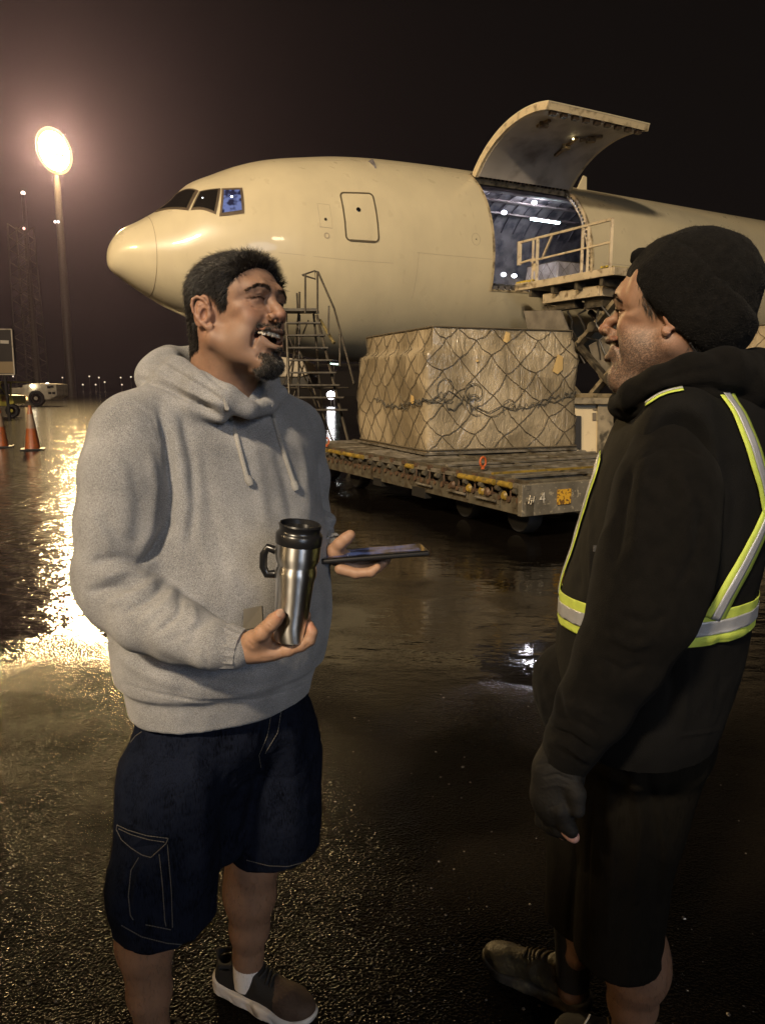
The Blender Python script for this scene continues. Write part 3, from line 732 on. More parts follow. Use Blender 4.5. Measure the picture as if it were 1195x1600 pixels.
for sa, nm in ((6.6, 0), (23.9, 1)):
    c = Vector((AX0, AY0, AZ))+E1*sa*ASC
    m.poly([c+E2*x*2.1+Vector((0, 0, z)) for x, z in ((-1, -.9), (1, -.9), (1, .8), (.6, 2.0), (-.6, 2.0), (-1, .8))], E1*.05)
m.build('bulkhead', M_int, air)
# ceiling ribs, ducts and roller tracks
m = MB()
for a in np.arange(7.2, 23, .52):
    pts = [fus(a, t, -.27) for t in range(40, 124, 7)]
    m.tube(pts, .028, 5)
m.build('ceiling_rib', mat('ceiling_rib_metal', (.12, .11, .13), .5, .3), air)
m = MB()
for t in (60, 75, 92, 104, 116): m.bar(fus(7, t, -.3), fus(23, t, -.3), .16, .05)
m.build('ceiling_panel', mat('ceiling_panel', (.24, .20, .20), .5, var=.4, vscale=3), air)
m = MB()
for x in (-1.9, -1.2, -.5, .3, 1.1):
    for k in range(52):
        c = a_ = Vector((AX0, AY0, FZ+.03))+E1*(8.4+k*.15)*ASC+E2*x; m.bar(c-E2*.09, c+E2*.09, .05)
m.build('floor_roller', mat('roller_metal', (.35, .33, .30), .35, .8), air)
M_cab = emis('cabin_lamp', (.80, .86, 1.0), 14)
def cab_light(px, py, hint, r_=.055):
    """lamp on the far lining met by the line of sight"""
    return at(px, py, hint)
spots = [(834.5, 316.5, 23.4), (787, 332, 22.6), (786.5, 429, 23.2), (803, 431, 23.6), (919.5, 381, 22.9)]
for px, py, Y in spots: m = MB(); m.sphere(at(px, py, Y), .075, 10, sc=(1.1, 1, .8)); m.build('cabin_lamp', M_cab, air)
m = MB(); m.bar(at(829, 342, 23.6), at(873, 348.5, 24.2), .07, .06); m.build('strip_light', emis('strip_lamp', (.75, .95, 1.0), 16), air)
def cabin_point(loc, e, c=(.92, .90, 1.0), r_=.12):
    d = bpy.data.lights.new('cabin_light', 'POINT'); d.energy = e; d.color = c; d.shadow_soft_size = r_
    o = bpy.data.objects.new('cabin_light', d); COL.objects.link(o); o.location = loc
cabin_point(fus(11.0, 92, -.55), 60); cabin_point(fus(13.6, 96, -.6), 60); cabin_point(fus(9.2, 80, -.6), 26)

# raised cargo door: the same arc of skin turned up about its upper edge
hinge = fus(S0, T0)
def door_pt(s, th, off=0):
    q = fus(s, th, off); h = fus(s, T0); d = q-h; l, z = d.dot(E2), d.z
    c, s_ = math.cos(R(-88.5)), math.sin(R(-88.5))
    return h + E1*d.dot(E1) + E2*(l*c-z*s_) + Vector((0, 0, l*s_+z*c))
def door_panel(name, o0, o1, matl, s0=S0+.02, s1=S1-.02, t0=T0+.3, t1=T1-3.0, parent=air, k=28, rad=True):
    m = MB(); n = 12
    for o in (o0, o1):
        for i in range(n+1):
            for j in range(k+1):
                m.v.append(tuple(door_pt(s0+(s1-s0)*i/n, t0+(t1-t0)*j/k, o)))
    N1 = (n+1)*(k+1)
    for i in range(n):
        for j in range(k):
            a = i*(k+1)+j; q = (a, a+1, a+k+2, a+k+1); m.f += [q, tuple(N1+x for x in q[::-1])]; m.mi += [0, 0]
    per = [i*(k+1) for i in range(n+1)]+[n*(k+1)+j for j in range(1, k+1)]+[i*(k+1)+k for i in range(n-1, -1, -1)]+[j for j in range(k-1, 0, -1)]
    for i in range(len(per)):
        a, b = per[i], per[(i+1) % len(per)]; m.f.append((a, b, N1+b, N1+a)); m.mi.append(0)
    o = m.build(name, matl, None, smooth=True); world_parent(o, parent) if parent is air else None
    return o
cd = door_panel('cargo_door', -.03, .0, M_skin)
M_dl = mat('door_lining', (.50, .46, .42), .6, var=.12, vscale=1.2, bump=.004, bscale=6, dirt=((.22, .19, .16), 1.5, .5, .75))
sub(door_panel('lining', -.21, -.19, M_dl, S0+.12, S1-.12, T0+1.5, T1-5.8, None), cd)
M_dr = mat('door_rim', (.62, .52, .34), .45, dirt=((.14, .1, .05), 5, .5, .75))
sub(door_panel('front_rim', -.20, -.03, M_dr, S0+.02, S0+.13, T0+.5, T1-3.2, None), cd)
sub(door_panel('rear_rim', -.20, -.03, M_dr, S1-.13, S1-.02, T0+.5, T1-3.2, None), cd)
sub(door_panel('lower_rim', -.19, -.03, M_dr, S0+.12, S1-.12, T1-5.8, T1-3.2, None, k=4), cd)
M_hook = mat('hook_metal', (.07, .05, .035), .45, .4)
for i in range(9):
    m = MB(); s_ = S0+.3+(S1-S0-.6)*i/8; c = door_pt(s_, T1-5.4, -.22); m.box(c, (.075, .06, .075), rotm(('Z', 30))); sub(m.build('hook', M_hook), cd)
for (sa, ta, sb, tb, w) in ((S0+.75, T0+47, S0+.75, T0+57, .10), (S0+2.25, T0+25, S0+2.3, T0+44, .10), (S0+2.5, T0+42, S0+3.0, T0+50, .12)):
    m = MB(); m.bar(door_pt(sa, ta, -.24), door_pt(sb, tb, -.24), w, .06); m.box(door_pt((sa+sb)/2, (ta+tb)/2, -.25), (.11, .07, .09)); sub(m.build('door_actuator', mat('actuator_metal', (.22, .15, .07), .35, .6, var=.5, vscale=12)), cd)
m = MB()
for s_, t_ in ((S0+.72, T0+52), (S0+2.15, T0+44)): m.sphere(door_pt(s_, t_, -.30), .028, 8)
sub(m.build('door_lamp', emis('door_lamp', (1, .8, .4), 6)), cd)
m = MB(); m.bar(fus(S0, T0-.4, .02), fus(S1, T0-.4, .02), .07, .05)
for i in range(24): m.box(fus(S0+.1+(S1-S0-.2)*i/23, T0-.2, .0), (.035, .03, .05))
m.build('hinge', mat('hinge_metal', (.10, .08, .06), .45, .6), air)

# lines, doors and panels on the skin
def ribbon(m, pts, w, off=.006, closed=False, n=6):
    P = []
    q = pts+[pts[0]] if closed else pts
    for i in range(len(q)-1):
        for k in range(n): P.append((q[i][0]+(q[i+1][0]-q[i][0])*k/n, q[i][1]+(q[i+1][1]-q[i][1])*k/n))
    if not closed: P.append(q[-1])
    L_ = []; N_ = len(P)
    for i in range(N_):
        a = P[(i-1) % N_] if closed or i > 0 else P[0]; b = P[(i+1) % N_] if closed or i < N_-1 else P[-1]
        p = fus(*P[i]); nrm = fnorm(*P[i]); t = (fus(*b)-fus(*a)).normalized(); sd = t.cross(nrm).normalized()*w/2
        L_ += [p+nrm*off-sd, p+nrm*off+sd, p-nrm*.004-sd, p-nrm*.004+sd]
    fs = []
    for i in range(N_ if closed else N_-1):
        j = (i+1) % N_; fs += [(4*i, 4*i+1, 4*j+1, 4*j), (4*i, 4*j, 4*j+2, 4*i+2), (4*i+1, 4*i+3, 4*j+3, 4*j+1)]
    m.add(L_, fs)
def rrect(s0, s1, t0, t1, rs, rt, k=5):
    out = []
    for (cx, cy, a0) in ((s1-rs, t1-rt, 0), (s0+rs, t1-rt, 90), (s0+rs, t0+rt, 180), (s1-rs, t0+rt, 270)):
        for i in range(k+1):
            a = R(a0+90*i/k); out.append((cx+rs*math.cos(a), cy+rt*math.sin(a)))
    return out
m = MB(); ribbon(m, rrect(5.27, 6.17, 149.6, 176.9, .11, 2.4), .035, .012, True, 3)
ribbon(m, [(5.38, 176.95), (6.06, 176.95)], .05, .014)
dr = m.build('crew_door', M_gap, air); m = MB()
def patch(m, cs, off, n=8, shrink=0):
    (a, b, c, d) = cs; g_ = []
    if shrink:
        cx = sum(q[0] for q in cs)/4; cy = sum(q[1] for q in cs)/4
        a, b, c, d = [(q[0]+(cx-q[0])*shrink, q[1]+(cy-q[1])*shrink) for q in cs]
    for i in range(n+1):
        for j in range(n+1):
            u, v = i/n, j/n
            s_ = (a[0]*(1-u)+b[0]*u)*(1-v)+(d[0]*(1-u)+c[0]*u)*v; t_ = (a[1]*(1-u)+b[1]*u)*(1-v)+(d[1]*(1-u)+c[1]*u)*v
            g_.append(fus(s_, t_)+fnorm(s_, t_)*off)
    for i in range(n+1):
        for j in range(n+1): pass
    base = len(g_); g_ += [p-fnorm(5, 150)*0 for p in []]
    m.add(g_, [(i*(n+1)+j, i*(n+1)+j+1, (i+1)*(n+1)+j+1, (i+1)*(n+1)+j) for i in range(n) for j in range(n)])
def disc(m, s_, t_, r_, off=.012, th=.006, n=16):
    c = fus(s_, t_); q = fnorm(s_, t_); m.lathe([(r_, -.01), (r_, off), (r_*.8, off+th)], c, q, n)
m = MB(); disc(m, 5.68, 159.9, .055); sub(m.build('porthole', mat('porthole_glass', (.01, .01, .01), .1)), dr)
m = MB()
for q in ([(4.62, 157), (4.93, 157.6), (4.93, 171), (4.62, 170.6)],): ribbon(m, q, .006, .003, True)
ribbon(m, [(4.6, 170.8), (4.93, 171.1)], .012, .004)
ribbon(m, [(3.6, 187.2), (6.6, 187.2)], .007, .003)
ribbon(m, [(7.3, 181), (8.0, 181.2), (9.8, 181.4)], .007, .003); ribbon(m, [(7.35, 181), (7.3, 205)], .006, .003)
ribbon(m, [(4.4, 118), (7, 119), (9.8, 120)], .010, .003); ribbon(m, [(9.2, 128), (9.25, 172)], .006, .003)
ribbon(m, [(13.9, 100), (13.9, 200)], .008, .003); ribbon(m, [(18, 60), (18, 230)], .01, .003); ribbon(m, [(14, 178), (30, 178)], .01, .003)
ribbon(m, [(3.15, 70), (3.15, 240)], .006, .003)
m.build('panel_line', M_line, air)
m = MB(); ribbon(m, [(.95, a) for a in range(0, 360, 9)], .010, .004, True, 3); m.build('radome_seam', mat('radome_gap', (.26, .19, .12), .6), air)
m = MB(); disc(m, 4.77, 166.3, .032); disc(m, 9.22, 171.3, .012); m.build('access_port', mat('port_black', (.02, .018, .015), .4), air)
m = MB(); ribbon(m, [(4.77+.06*math.cos(R(a)), 175.3+1.4*math.sin(R(a))) for a in range(0, 360, 30)], .022, .01, True, 1)
ribbon(m, [(9.22+.14*math.cos(R(a)), 171.3+3.3*math.sin(R(a))) for a in range(0, 360, 24)], .008, .003, True, 1); m.build('static_port', M_line, air)
# roof antenna
m = MB(); c = fus(15.2, 96); m.poly([c+E1*x+Vector((0, 0, z)) for x, z in ((-.22, -.05), (.22, -.05), (.20, .42), (.06, .45))], E2*.05); m.build('antenna', M_skin, air, bevel=.01)
# cockpit windows
M_wf = mat('window_frame_paint', (.16, .12, .085), .4, .2, var=.2)
M_pane = mat('cockpit_glass', (.012, .011, .010), .05, spec=.9, coat=.5)
def pane_lit():
    m = bpy.data.materials.new('lit_cockpit_glass'); m.use_nodes = True; nt = m.node_tree; N = nt.nodes; L = nt.links; b = N['Principled BSDF']
    t = N.new('ShaderNodeTexCoord'); n = N.new('ShaderNodeTexNoise'); n.inputs['Scale'].default_value = 7; n.inputs['Detail'].default_value = 1; L.new(t.outputs['Object'], n.inputs['Vector'])
    cr = N.new('ShaderNodeValToRGB'); cr.color_ramp.elements[0].position = .42; cr.color_ramp.elements[0].color = (.012, .015, .04, 1)
    cr.color_ramp.elements[1].position = .60; cr.color_ramp.elements[1].color = (.15, .19, .40, 1); L.new(n.outputs[0], cr.inputs[0])
    b.inputs['Base Color'].default_value = (.01, .01, .02, 1); b.inputs['Roughness'].default_value = .05
    L.new(cr.outputs[0], b.inputs['Emission Color']); b.inputs['Emission Strength'].default_value = 1.0
    return m
wins = [([(1.70, 97), (1.99, 128.0), (1.70, 141.0), (1.16, 106)], M_pane), ([(2.05, 131.6), (2.45, 135.6), (2.23, 157.2), (1.79, 144.8)], M_pane), ([(2.53, 137.6), (2.90, 141.9), (2.83, 159.6), (2.36, 159.2)], pane_lit())]
for k, (cs, pm) in enumerate(wins):
    m = MB(); patch(m, cs, .016, 8, -.10 if k != 2 else -.17)
    ribbon(m, cs, .045, .022, True, 6); fr = m.build('cockpit_window', M_wf, air)
    m = MB(); patch(m, cs, .026, 8, .06); sub(m.build('pane', pm, None, smooth=True), fr)
    m = MB(); ribbon(m, [(c[0]+(sum(q[0] for q in cs)/4-c[0])*.04, c[1]+(sum(q[1] for q in cs)/4-c[1])*.04) for c in cs], .016, .032, True, 6); sub(m.build('gasket', M_gap), fr)
m = MB(); disc(m, 2.66, 146.6, .030, .024, .008); disc(m, 2.05, 140.2, .018, .024, .006); m.build('cockpit_lamp', emis('cockpit_lamp', (.85, .9, 1), 5), air)
# nose gear, behind the netted load
c = Vector((AX0, AY0, 0))+E1*7.7*ASC
m = MB(); m.tube([c+Vector((0, 0, .5)), c+Vector((0, 0, 2.6))], .13, 12); m.bar(c+Vector((0, 0, 1.4)), c+E1*1.2+Vector((0, 0, 2.5)), .1); m.bar(c-E2*.34+Vector((0, 0, .47)), c+E2*.34+Vector((0, 0, .47)), .12)
ng = m.build('landing_gear', M_mast, air)
for d in (-.3, .3):
    q = MB(); q.lathe([(.2, -.14), (.42, -.14), (.47, -.08), (.47, .08), (.42, .14), (.2, .14)], c+E2*d+Vector((0, 0, .47)), E2, 24); sub(q.build('wheel', M_tyre, None, smooth=True), ng)
c = Vector((AX0, AY0, 0))+E1*29*ASC
m = MB()
for d in (-4.3, 4.3):
    m.tube([c+E2*d+Vector((0, 0, .5)), c+E2*(d*.6)+Vector((0, 0, 3.0))], .2, 12)
mg = m.build('landing_gear', M_mast, air)
q = MB()
for d in (-4.7, -3.9, 3.9, 4.7):
    for e in (-.7, .7): q.lathe([(.2, -.18), (.55, -.18), (.6, -.1), (.6, .1), (.55, .18), (.2, .18)], c+E1*e+E2*d+Vector((0, 0, .6)), E2, 24)
sub(q.build('wheel', M_tyre, None, smooth=True), mg)
# ------------------------------------------------------------------ flat roller dolly with the big netted load
M_olive = mat('worn_khaki_steel', (.115, .10, .07), .5, .2, var=.35, vscale=7, dirt=((.05, .035, .02), 9, .45, .7), bump=.001, bscale=60)
M_bright = mat('worn_aluminium', (.27, .24, .19), .42, .5, var=.4, vscale=9, dirt=((.10, .08, .05), 5, .48, .7))
M_ylw = mat('yellow_guide_paint', (.25, .165, .025), .5, var=.4, vscale=9, dirt=((.08, .06, .03), 12, .52, .7))
M_rust = mat('rusty_steel', (.10, .06, .035), .6, .2, var=.4, vscale=14)
C0 = Vector((1.375, 7.02, .58)); D2 = Vector((-.459, .888, 0)).normalized(); D1 = Vector((D2.y, -D2.x, 0))
def dl(u, v, z): return Vector((C0.x, C0.y, 0)) + D2*u + D1*v + Vector((0, 0, z))
DM = Matrix((D1, D2, Vector((0, 0, 1)))).transposed()
dolly = empty('pallet_dolly', dl(3, 1.3, 0), 'low roller-topped cargo dolly with yellow guide rails carrying the big netted load', 'cargo dolly')
LEN, WID, ZT = 6.3, 3.3, .58
m = MB()
m.box(dl(LEN/2, .05, .34), (.05, LEN/2, .075), DM); m.box(dl(LEN/2, WID-.05, .34), (.05, LEN/2, .075), DM)
m.box(dl(LEN-.05, WID/2, .40), (WID/2-.1, .05, .14), DM)
for u in (1.2, 2.6, 4.0, 5.2): m.box(dl(u, WID/2, .38), (WID/2-.1, .06, .06), DM)
m.build('frame', M_olive, dolly, bevel=.006)
m = MB(); m.box(dl(.04, WID/2-.02, .42), (WID/2+.02, .035, .155), DM); ep = m.build('end_panel', mat('end_panel_paint', (.155, .135, .10), .5, .1, var=.3, vscale=6, dirt=((.34, .29, .2), 26, .60, .66)), dolly, bevel=.006)
m = MB(); m.box(dl(-.002, .47, .43), (.085, .004, .075), DM); sub(m.build('sticker', mat('sticker_yellow', (.62, .34, .03), .5, dirt=((.16, .08, .02), 30, .50, .56))), ep)
# top rail with yellow tubes, brackets between
m = MB(); m.box(dl(LEN/2, .03, .545), (.025, LEN/2, .02), DM); m.build('top_rail', M_bright, dolly)
N_BR = 22
for i in range(N_BR):
    u = .12+(LEN-.2)*i/(N_BR-1); m = MB()
    m.box(dl(u, .035, .43), (.045, .012, .125), DM); m.box(dl(u+.045, .02, .38), (.03, .04, .05), DM)
    m.tube([dl(u-.02, -.03, .50), dl(u+.03, -.03, .50)], .028, 10)
    m.build('bracket', M_olive, dolly)
rr = random.Random(8)
for i in range(40):
    m = MB(); u = .1+(LEN-.25)*i/39
    m.tube([dl(u, -.02, .40+.03*rr.random()), dl(u, .06, .40)], .022+.012*rr.random(), 8)
    if i % 2: m.box(dl(u, .01, .575), (.02, .03, .022), DM); m.bar(dl(u, .01, .43), dl(u, .01, .56), .014)
    m.build('roller_mount', M_rust, dolly)
for (u0, u1) in ((.22, .42), (.50, .78), (.84, 1.14), (2.15, 2.32), (3.55, 3.75), (3.85, 4.2), (4.3, 4.7), (4.8, 5.2), (5.5, 6.1)):
    m = MB(); m.tube([dl(u0, -.015, .545), dl(u1, -.015, .545)], .032, 10); m.build('guide_roller', M_ylw, dolly, smooth=True)
for u in (.33, .62, .72, .95, 1.28):
    m = MB(); m.lathe([(.042, 0), (.05, .01), (.03, .035)], dl(u, .0, .43), -D1, 14); m.build('side_disc', M_ylw if u in (.33, .72, .95) else M_rust, dolly, smooth=True)
m = MB()
for u in (.45, 1.0, 1.7): m.tube([dl(u, -.035, .36), dl(u+.35, -.035, .36)], .014, 8)
m.build('side_rod', M_bright, dolly)
# deck: rollers across, plates between
M_deck = mat('deck_plate', (.075, .06, .045), .4, .3, var=.4, vscale=5, rvar=.15)
m = MB(); m.box(dl(LEN/2, WID/2, .505), (WID/2-.07, LEN/2-.03, .02), DM); m.build('deck', M_deck, dolly)
for i in range(30):
    u = .20+(LEN-.4)*i/29
    for v0, v1 in ((.14, 1.05), (1.15, 2.1), (2.2, 3.15)):
        m = MB(); m.tube([dl(u, v0, .56), dl(u, v1, .56)], .030, 10); m.build('roller', M_bright if rr.random() < .6 else M_olive, dolly, smooth=True)
for v in (.10, 1.10, 2.15):
    m = MB(); m.box(dl(LEN/2, v, .565), (.022, LEN/2-.05, .03), DM); m.build('roller_rail', M_olive, dolly)
for u, c_ in ((.36, M_bright), (.72, M_ylw), (1.30, M_bright), (1.62, M_bright)):
    m = MB(); m.box(dl(u, WID/2, .605), (WID/2-.12, .028 if c_ is not M_ylw else .02, .010), DM); m.build('cross_guide', c_, dolly)
for (u, v) in ((1.15, .30), (4.85, -.0)):
    m = MB(); c = dl(u, v, .68); m.tube([c+D1*(.038*math.cos(R(a)))+Vector((0, 0, .055*math.sin(R(a)))) for a in range(0, 360, 30)], .012, 8, closed=True); m.tube([dl(u, v, .60), dl(u, v, .63)], .02, 8)
    m.build('locking_ring', mat('orange_ring', (.42, .09, .02), .5), dolly, smooth=True)
for u in (.45, 1.45, 4.4, 5.5):
    for v in (.35, WID-.35):
        q = MB(); q.lathe([(.10, -.09), (.18, -.09), (.2, -.06), (.2, .06), (.18, .09), (.10, .09)], dl(u, v, .20), D1, 20); q.build('wheel', M_tyre, dolly, smooth=True)
m = MB()
for u in (.95, 4.95): m.box(dl(u, WID/2, .24), (WID/2-.45, .6, .05), DM)
m.box(dl(2.05, .1, .25), (.10, .16, .06), DM); m.box(dl(3.15, .1, .25), (.10, .12, .05), DM)
m.build('bogie', M_dark, dolly)
def text_mesh(txt, size, M, name, matl, par):
    cu = bpy.data.curves.new(name, 'FONT'); cu.body = txt; cu.size = size; cu.extrude = .0015; cu.align_x = 'CENTER'; cu.align_y = 'CENTER'
    to = bpy.data.objects.new(name, cu); COL.objects.link(to)
    dg = bpy.context.evaluated_depsgraph_get(); me = bpy.data.meshes.new_from_object(to.evaluated_get(dg)); bpy.data.objects.remove(to)
    me.transform(M); o = link(name, me, None, matl); sub(o, par); return o
M_pw = mat('stencil_white', (.62, .56, .45), .6, dirt=((.2, .17, .12), 60, .52, .6))
TM = Matrix.Translation(dl(-.001, .20, .43)) @ Matrix((D1, Vector((0, 0, 1)), -D2)).transposed().to_4x4()
text_mesh('4', .15, TM, 'number_marking', M_pw, ep)
m = MB()
for a, b in (((.03, .39), (.05, .47)), ((.055, .38), (.07, .43)), ((.085, .40), (.10, .46)), ((.045, .44), (.075, .44))): m.bar(dl(-.003, a[0], a[1]), dl(-.003, b[0], b[1]), .012, .004)
sub(m.build('paint_scuff', M_pw), ep)

# ------------------------------------------------------------------ the netted load
def wrap_material(name, c1, c2, tint):
    m = bpy.data.materials.new(name); m.use_nodes = True; nt = m.node_tree; N = nt.nodes; L = nt.links; b = N['Principled BSDF']
    t = N.new('ShaderNodeTexCoord')
    n = N.new('ShaderNodeTexNoise'); n.inputs['Scale'].default_value = 1.7; n.inputs['Detail'].default_value = 6; L.new(t.outputs['Object'], n.inputs['Vector'])
    cr = N.new('ShaderNodeValToRGB'); cr.color_ramp.elements[0].position = .38; cr.color_ramp.elements[0].color = (*c1, 1); cr.color_ramp.elements[1].position = .66; cr.color_ramp.elements[1].color = (*c2, 1)
    L.new(n.outputs[0], cr.inputs[0])
    vo = N.new('ShaderNodeTexVoronoi'); vo.inputs['Scale'].default_value = 1.9; vo.distance = 'CHEBYCHEV'; L.new(t.outputs['Object'], vo.inputs['Vector'])
    mr = N.new('ShaderNodeMapRange'); mr.inputs[3].default_value = .8; mr.inputs[4].default_value = 1.15; sxx = N.new('ShaderNodeSeparateColor'); L.new(vo.outputs['Color'], sxx.inputs[0]); L.new(sxx.outputs[0], mr.inputs[0])
    mx = N.new('ShaderNodeVectorMath'); mx.operation = 'SCALE'; L.new(cr.outputs[0], mx.inputs[0]); L.new(mr.outputs[0], mx.inputs['Scale']); L.new(mx.outputs[0], b.inputs['Base Color'])
    # crumpled stretch film over cartons: creases in several directions
    bm_ = None
    for sc, st, dist in ((3.5, (1, 1, .35), .05), (11, (1.2, 1.2, .6), .016), (34, (1, 1, .8), .004)):
        mp = N.new('ShaderNodeMapping'); mp.inputs['Scale'].default_value = st; L.new(t.outputs['Object'], mp.inputs[0])
        w = N.new('ShaderNodeTexNoise'); w.inputs['Scale'].default_value = sc; w.inputs['Detail'].default_value = 2; w.inputs['Distortion'].default_value = 1.2; L.new(mp.outputs[0], w.inputs['Vector'])
        a = N.new('ShaderNodeMath'); a.operation = 'SUBTRACT'; L.new(w.outputs[0], a.inputs[0]); a.inputs[1].default_value = .5
        a2 = N.new('ShaderNodeMath'); a2.operation = 'ABSOLUTE'; L.new(a.outputs[0], a2.inputs[0])
        p = N.new('ShaderNodeBump'); p.inputs['Distance'].default_value = dist; L.new(a2.outputs[0], p.inputs['Height'])
        if bm_: L.new(bm_, p.inputs['Normal'])
        bm_ = p.outputs[0]
    L.new(bm_, b.inputs['Normal']); b.inputs['Roughness'].default_value = .32
    b.inputs['Coat Weight'].default_value = .7; b.inputs['Coat Roughness'].default_value = .12; L.new(bm_, b.inputs['Coat Normal'])
    return m
M_wrap = wrap_material('film_wrapped_cartons', (.25, .20, .125), (.42, .345, .23), 0)
M_net = mat('net_cord', (.10, .08, .05), .7, bump=.002, bscale=200)
M_net2 = mat('net_tangle', (.085, .078, .062), .75)
def net_load(name, label, org, ax, ay, w, d, z0, h, parent_label, matl, seed=1, cell=.30, dress=True):
    """org: near corner; ax, ay: unit directions of its two visible sides"""
    rnd = random.Random(seed); g_ = org+ax*w/2+ay*d/2
    root = empty(name, (g_.x, g_.y, z0), label, 'netted cargo')
    c = Vector((g_.x, g_.y, 0))
    m = MB(); mx = Matrix((ax, ay, Vector((0, 0, 1)))).transposed(); m.box(c+Vector((0, 0, z0+.015)), (w/2+.03, d/2+.03, .015), mx); m.build('pallet_base', M_bright, root, bevel=.004)
    # body: rounded block with sagging, uneven sides and shoulders
    n = 46; V_ = []; F_ = []
    def skinp(u, v):        # u around 0..4, v up 0..1 ; returns local (x, y, z)
        i = int(u) % 4; f = u-int(u)
        P4 = [(-1, -1), (1, -1), (1, 1), (-1, 1)]; a, b = P4[i], P4[(i+1) % 4]
        x = a[0]+(b[0]-a[0])*f; y = a[1]+(b[1]-a[1])*f
        return x, y
    def wall(u, v):
        x, y = skinp(u, v)
        # round the corners
        q = (abs(x)**40+abs(y)**40)**(1/40); x, y = x/q, y/q
        bulge = 1 + .025*math.sin(v*3.0)+.012*math.sin(u*5+v*7+seed)
        sh = .0
        if dress:
            # narrower top tier at both ends of the long face, film pulled in
            k = max(0, min(1, (v-.80)/.035)); sh = .10*k*(1 if x*w < 0 or v > .9 else .6)
        xx = x*w/2*bulge*(1-sh*.75*min(1, abs(x)**3+.0)); yy = y*d/2*bulge*(1-sh*(.25 if y < 0 else .8))
        nz = mnoise.noise(Vector((xx*2.2, yy*2.2, v*h*2.2+seed)))*.030+mnoise.noise(Vector((xx*6, yy*6, v*h*3+seed)))*.014
        r_ = math.hypot(xx, yy); xx += xx/r_*nz; yy += yy/r_*nz
        return c + ax*xx + ay*yy + Vector((0, 0, z0+.03+v*(h-.03)))
    NU, NV = 4*34, 30
    for j in range(NV+1):
        for i in range(NU): V_.append(tuple(wall(4*i/NU, j/NV)))
    for j in range(NV):
        for i in range(NU): F_.append((j*NU+i, j*NU+(i+1) % NU, (j+1)*NU+(i+1) % NU, (j+1)*NU+i))
    o0 = len(V_); V_.append(tuple(c+Vector((0, 0, z0+h+.02))))
    for i in range(NU): F_.append((NV*NU+i, NV*NU+(i+1) % NU, o0))
    me = bpy.data.meshes.new('wrapped_cartons'); me.from_pydata(V_, [], F_); me.update()
    ob = link('wrapped_cartons', me, None, matl, True); world_parent(ob, root)
    me.set_sharp_from_angle(angle=R(60))
    # net: diagonal cords draped on the walls, meeting in knots
    def out(u, v, o=.016):
        a = wall(u, v); b = c+Vector((0, 0, a.z)); dd = (a-b); dd.normalize(); return a+dd*o
    per = {0: w, 1: d, 2: w, 3: d}
    m = MB(); jit = {}
    def node(side, i, j, ni, nj):
        key = (side, i, j)
        if i in (0, ni): key = ('c', (side+(i == ni)) % 4, j)
        if key not in jit: jit[key] = (rnd.uniform(-.05, .05), rnd.uniform(-.035, .035))
        du, dv = jit[key]
        sag = .0
        return side + min(max((i + (du*3 if 0 < i < ni else 0))/ni, 0), 1-1e-6), min(max(j/nj + (dv if 0 < j < nj else 0)*1.2, 0.0), 1)
    for side in range(4):
        ni = max(4, int(round(per[side]/cell))); ni += ni % 2; nj = max(4, int(round(h/cell))); nj += nj % 2
        for i in range(ni):
            for j in range(nj):
                if (i+j) % 2 == 0: e = [(i, j, i+1, j+1)]
                else: e = [(i+1, j, i, j+1)]
                for (a, b, a2, b2) in e:
                    p, q = node(side, a, b, ni, nj), node(side, a2, b2, ni, nj)
                    pts = []
                    for k in range(6):
                        t = k/5; sg = -.02*math.sin(math.pi*t)*rnd.uniform(.3, 1.3)
                        pts.append(out(p[0]+(q[0]-p[0])*t, max(0, p[1]+(q[1]-p[1])*t+sg)))
                    m.tube(pts, .0050, 5)
    tp = [out(4*i/80, 1.0, .012) for i in range(80)]; m.tube(tp, .012, 5, closed=True)
    bt = [out(4*i/80, .02, .02) for i in range(80)]; m.tube(bt, .013, 5, closed=True)
    m.build('net', M_net, root, smooth=True)
    if dress:
        # drawn-in tangle of tie-down cord round the middle
        m = MB()
        for k in range(14):
            u0 = rnd.uniform(-.75, .98) if k > 8 else -.7+k*.2; L_ = rnd.uniform(.15, .5); v0 = .40+.04*math.sin(u0*6)
            pts = []
            for i in range(12):
                t = i/11; u = u0+L_*t
                v = .39+.035*math.sin(u*7+1)+.12*max(0, u-.62)+ rnd.uniform(-.045, .045)*(1.8 if (.08 < u < .42) else .8)
                pts.append(out((u+4) % 4, v, rnd.uniform(.012, .03)))
            m.tube(pts, rnd.uniform(.005, .008), 5)
        for k in range(7):
            uc, vc = (.20+rnd.uniform(-.07, .11), .46+rnd.uniform(-.10, .12)) if k < 6 else ((.40+rnd.uniform(-.1, .12), .37) if k < 10 else (.88, .55))
            pts = []; ph = rnd.random()*6; r1 = rnd.uniform(.03, .10)
            for i in range(12):
                a = ph+i*.42; rr_ = r1*(.35+.06*i); pts.append(out((uc+rr_*math.cos(a)*.8+4) % 4, vc+rr_*1.2*math.sin(a), rnd.uniform(.015, .04)))
            m.tube(pts, .0055, 5)
        m.build('tangled_cord', M_net2, root, smooth=True)
        # loose film tags
        m = MB()
        for (u, v, du, dv) in ((.80, .66, .075, .10), (.48, .90, .05, .055), (3.82, .40, .05, .045), (.30, .73, .02, .012)):
            q = [out((u+a*du) % 4, v+b*dv*1.3, .022) for a, b in ((0, 0), (.5, -.2), (1, .1), (.9, .9), (.35, 1.1))]
            m.poly(q, (ax+ay)*-.003)
        m.build('shipping_tag', mat('tag_paper', (.58, .40, .16), .6), root)
    return root
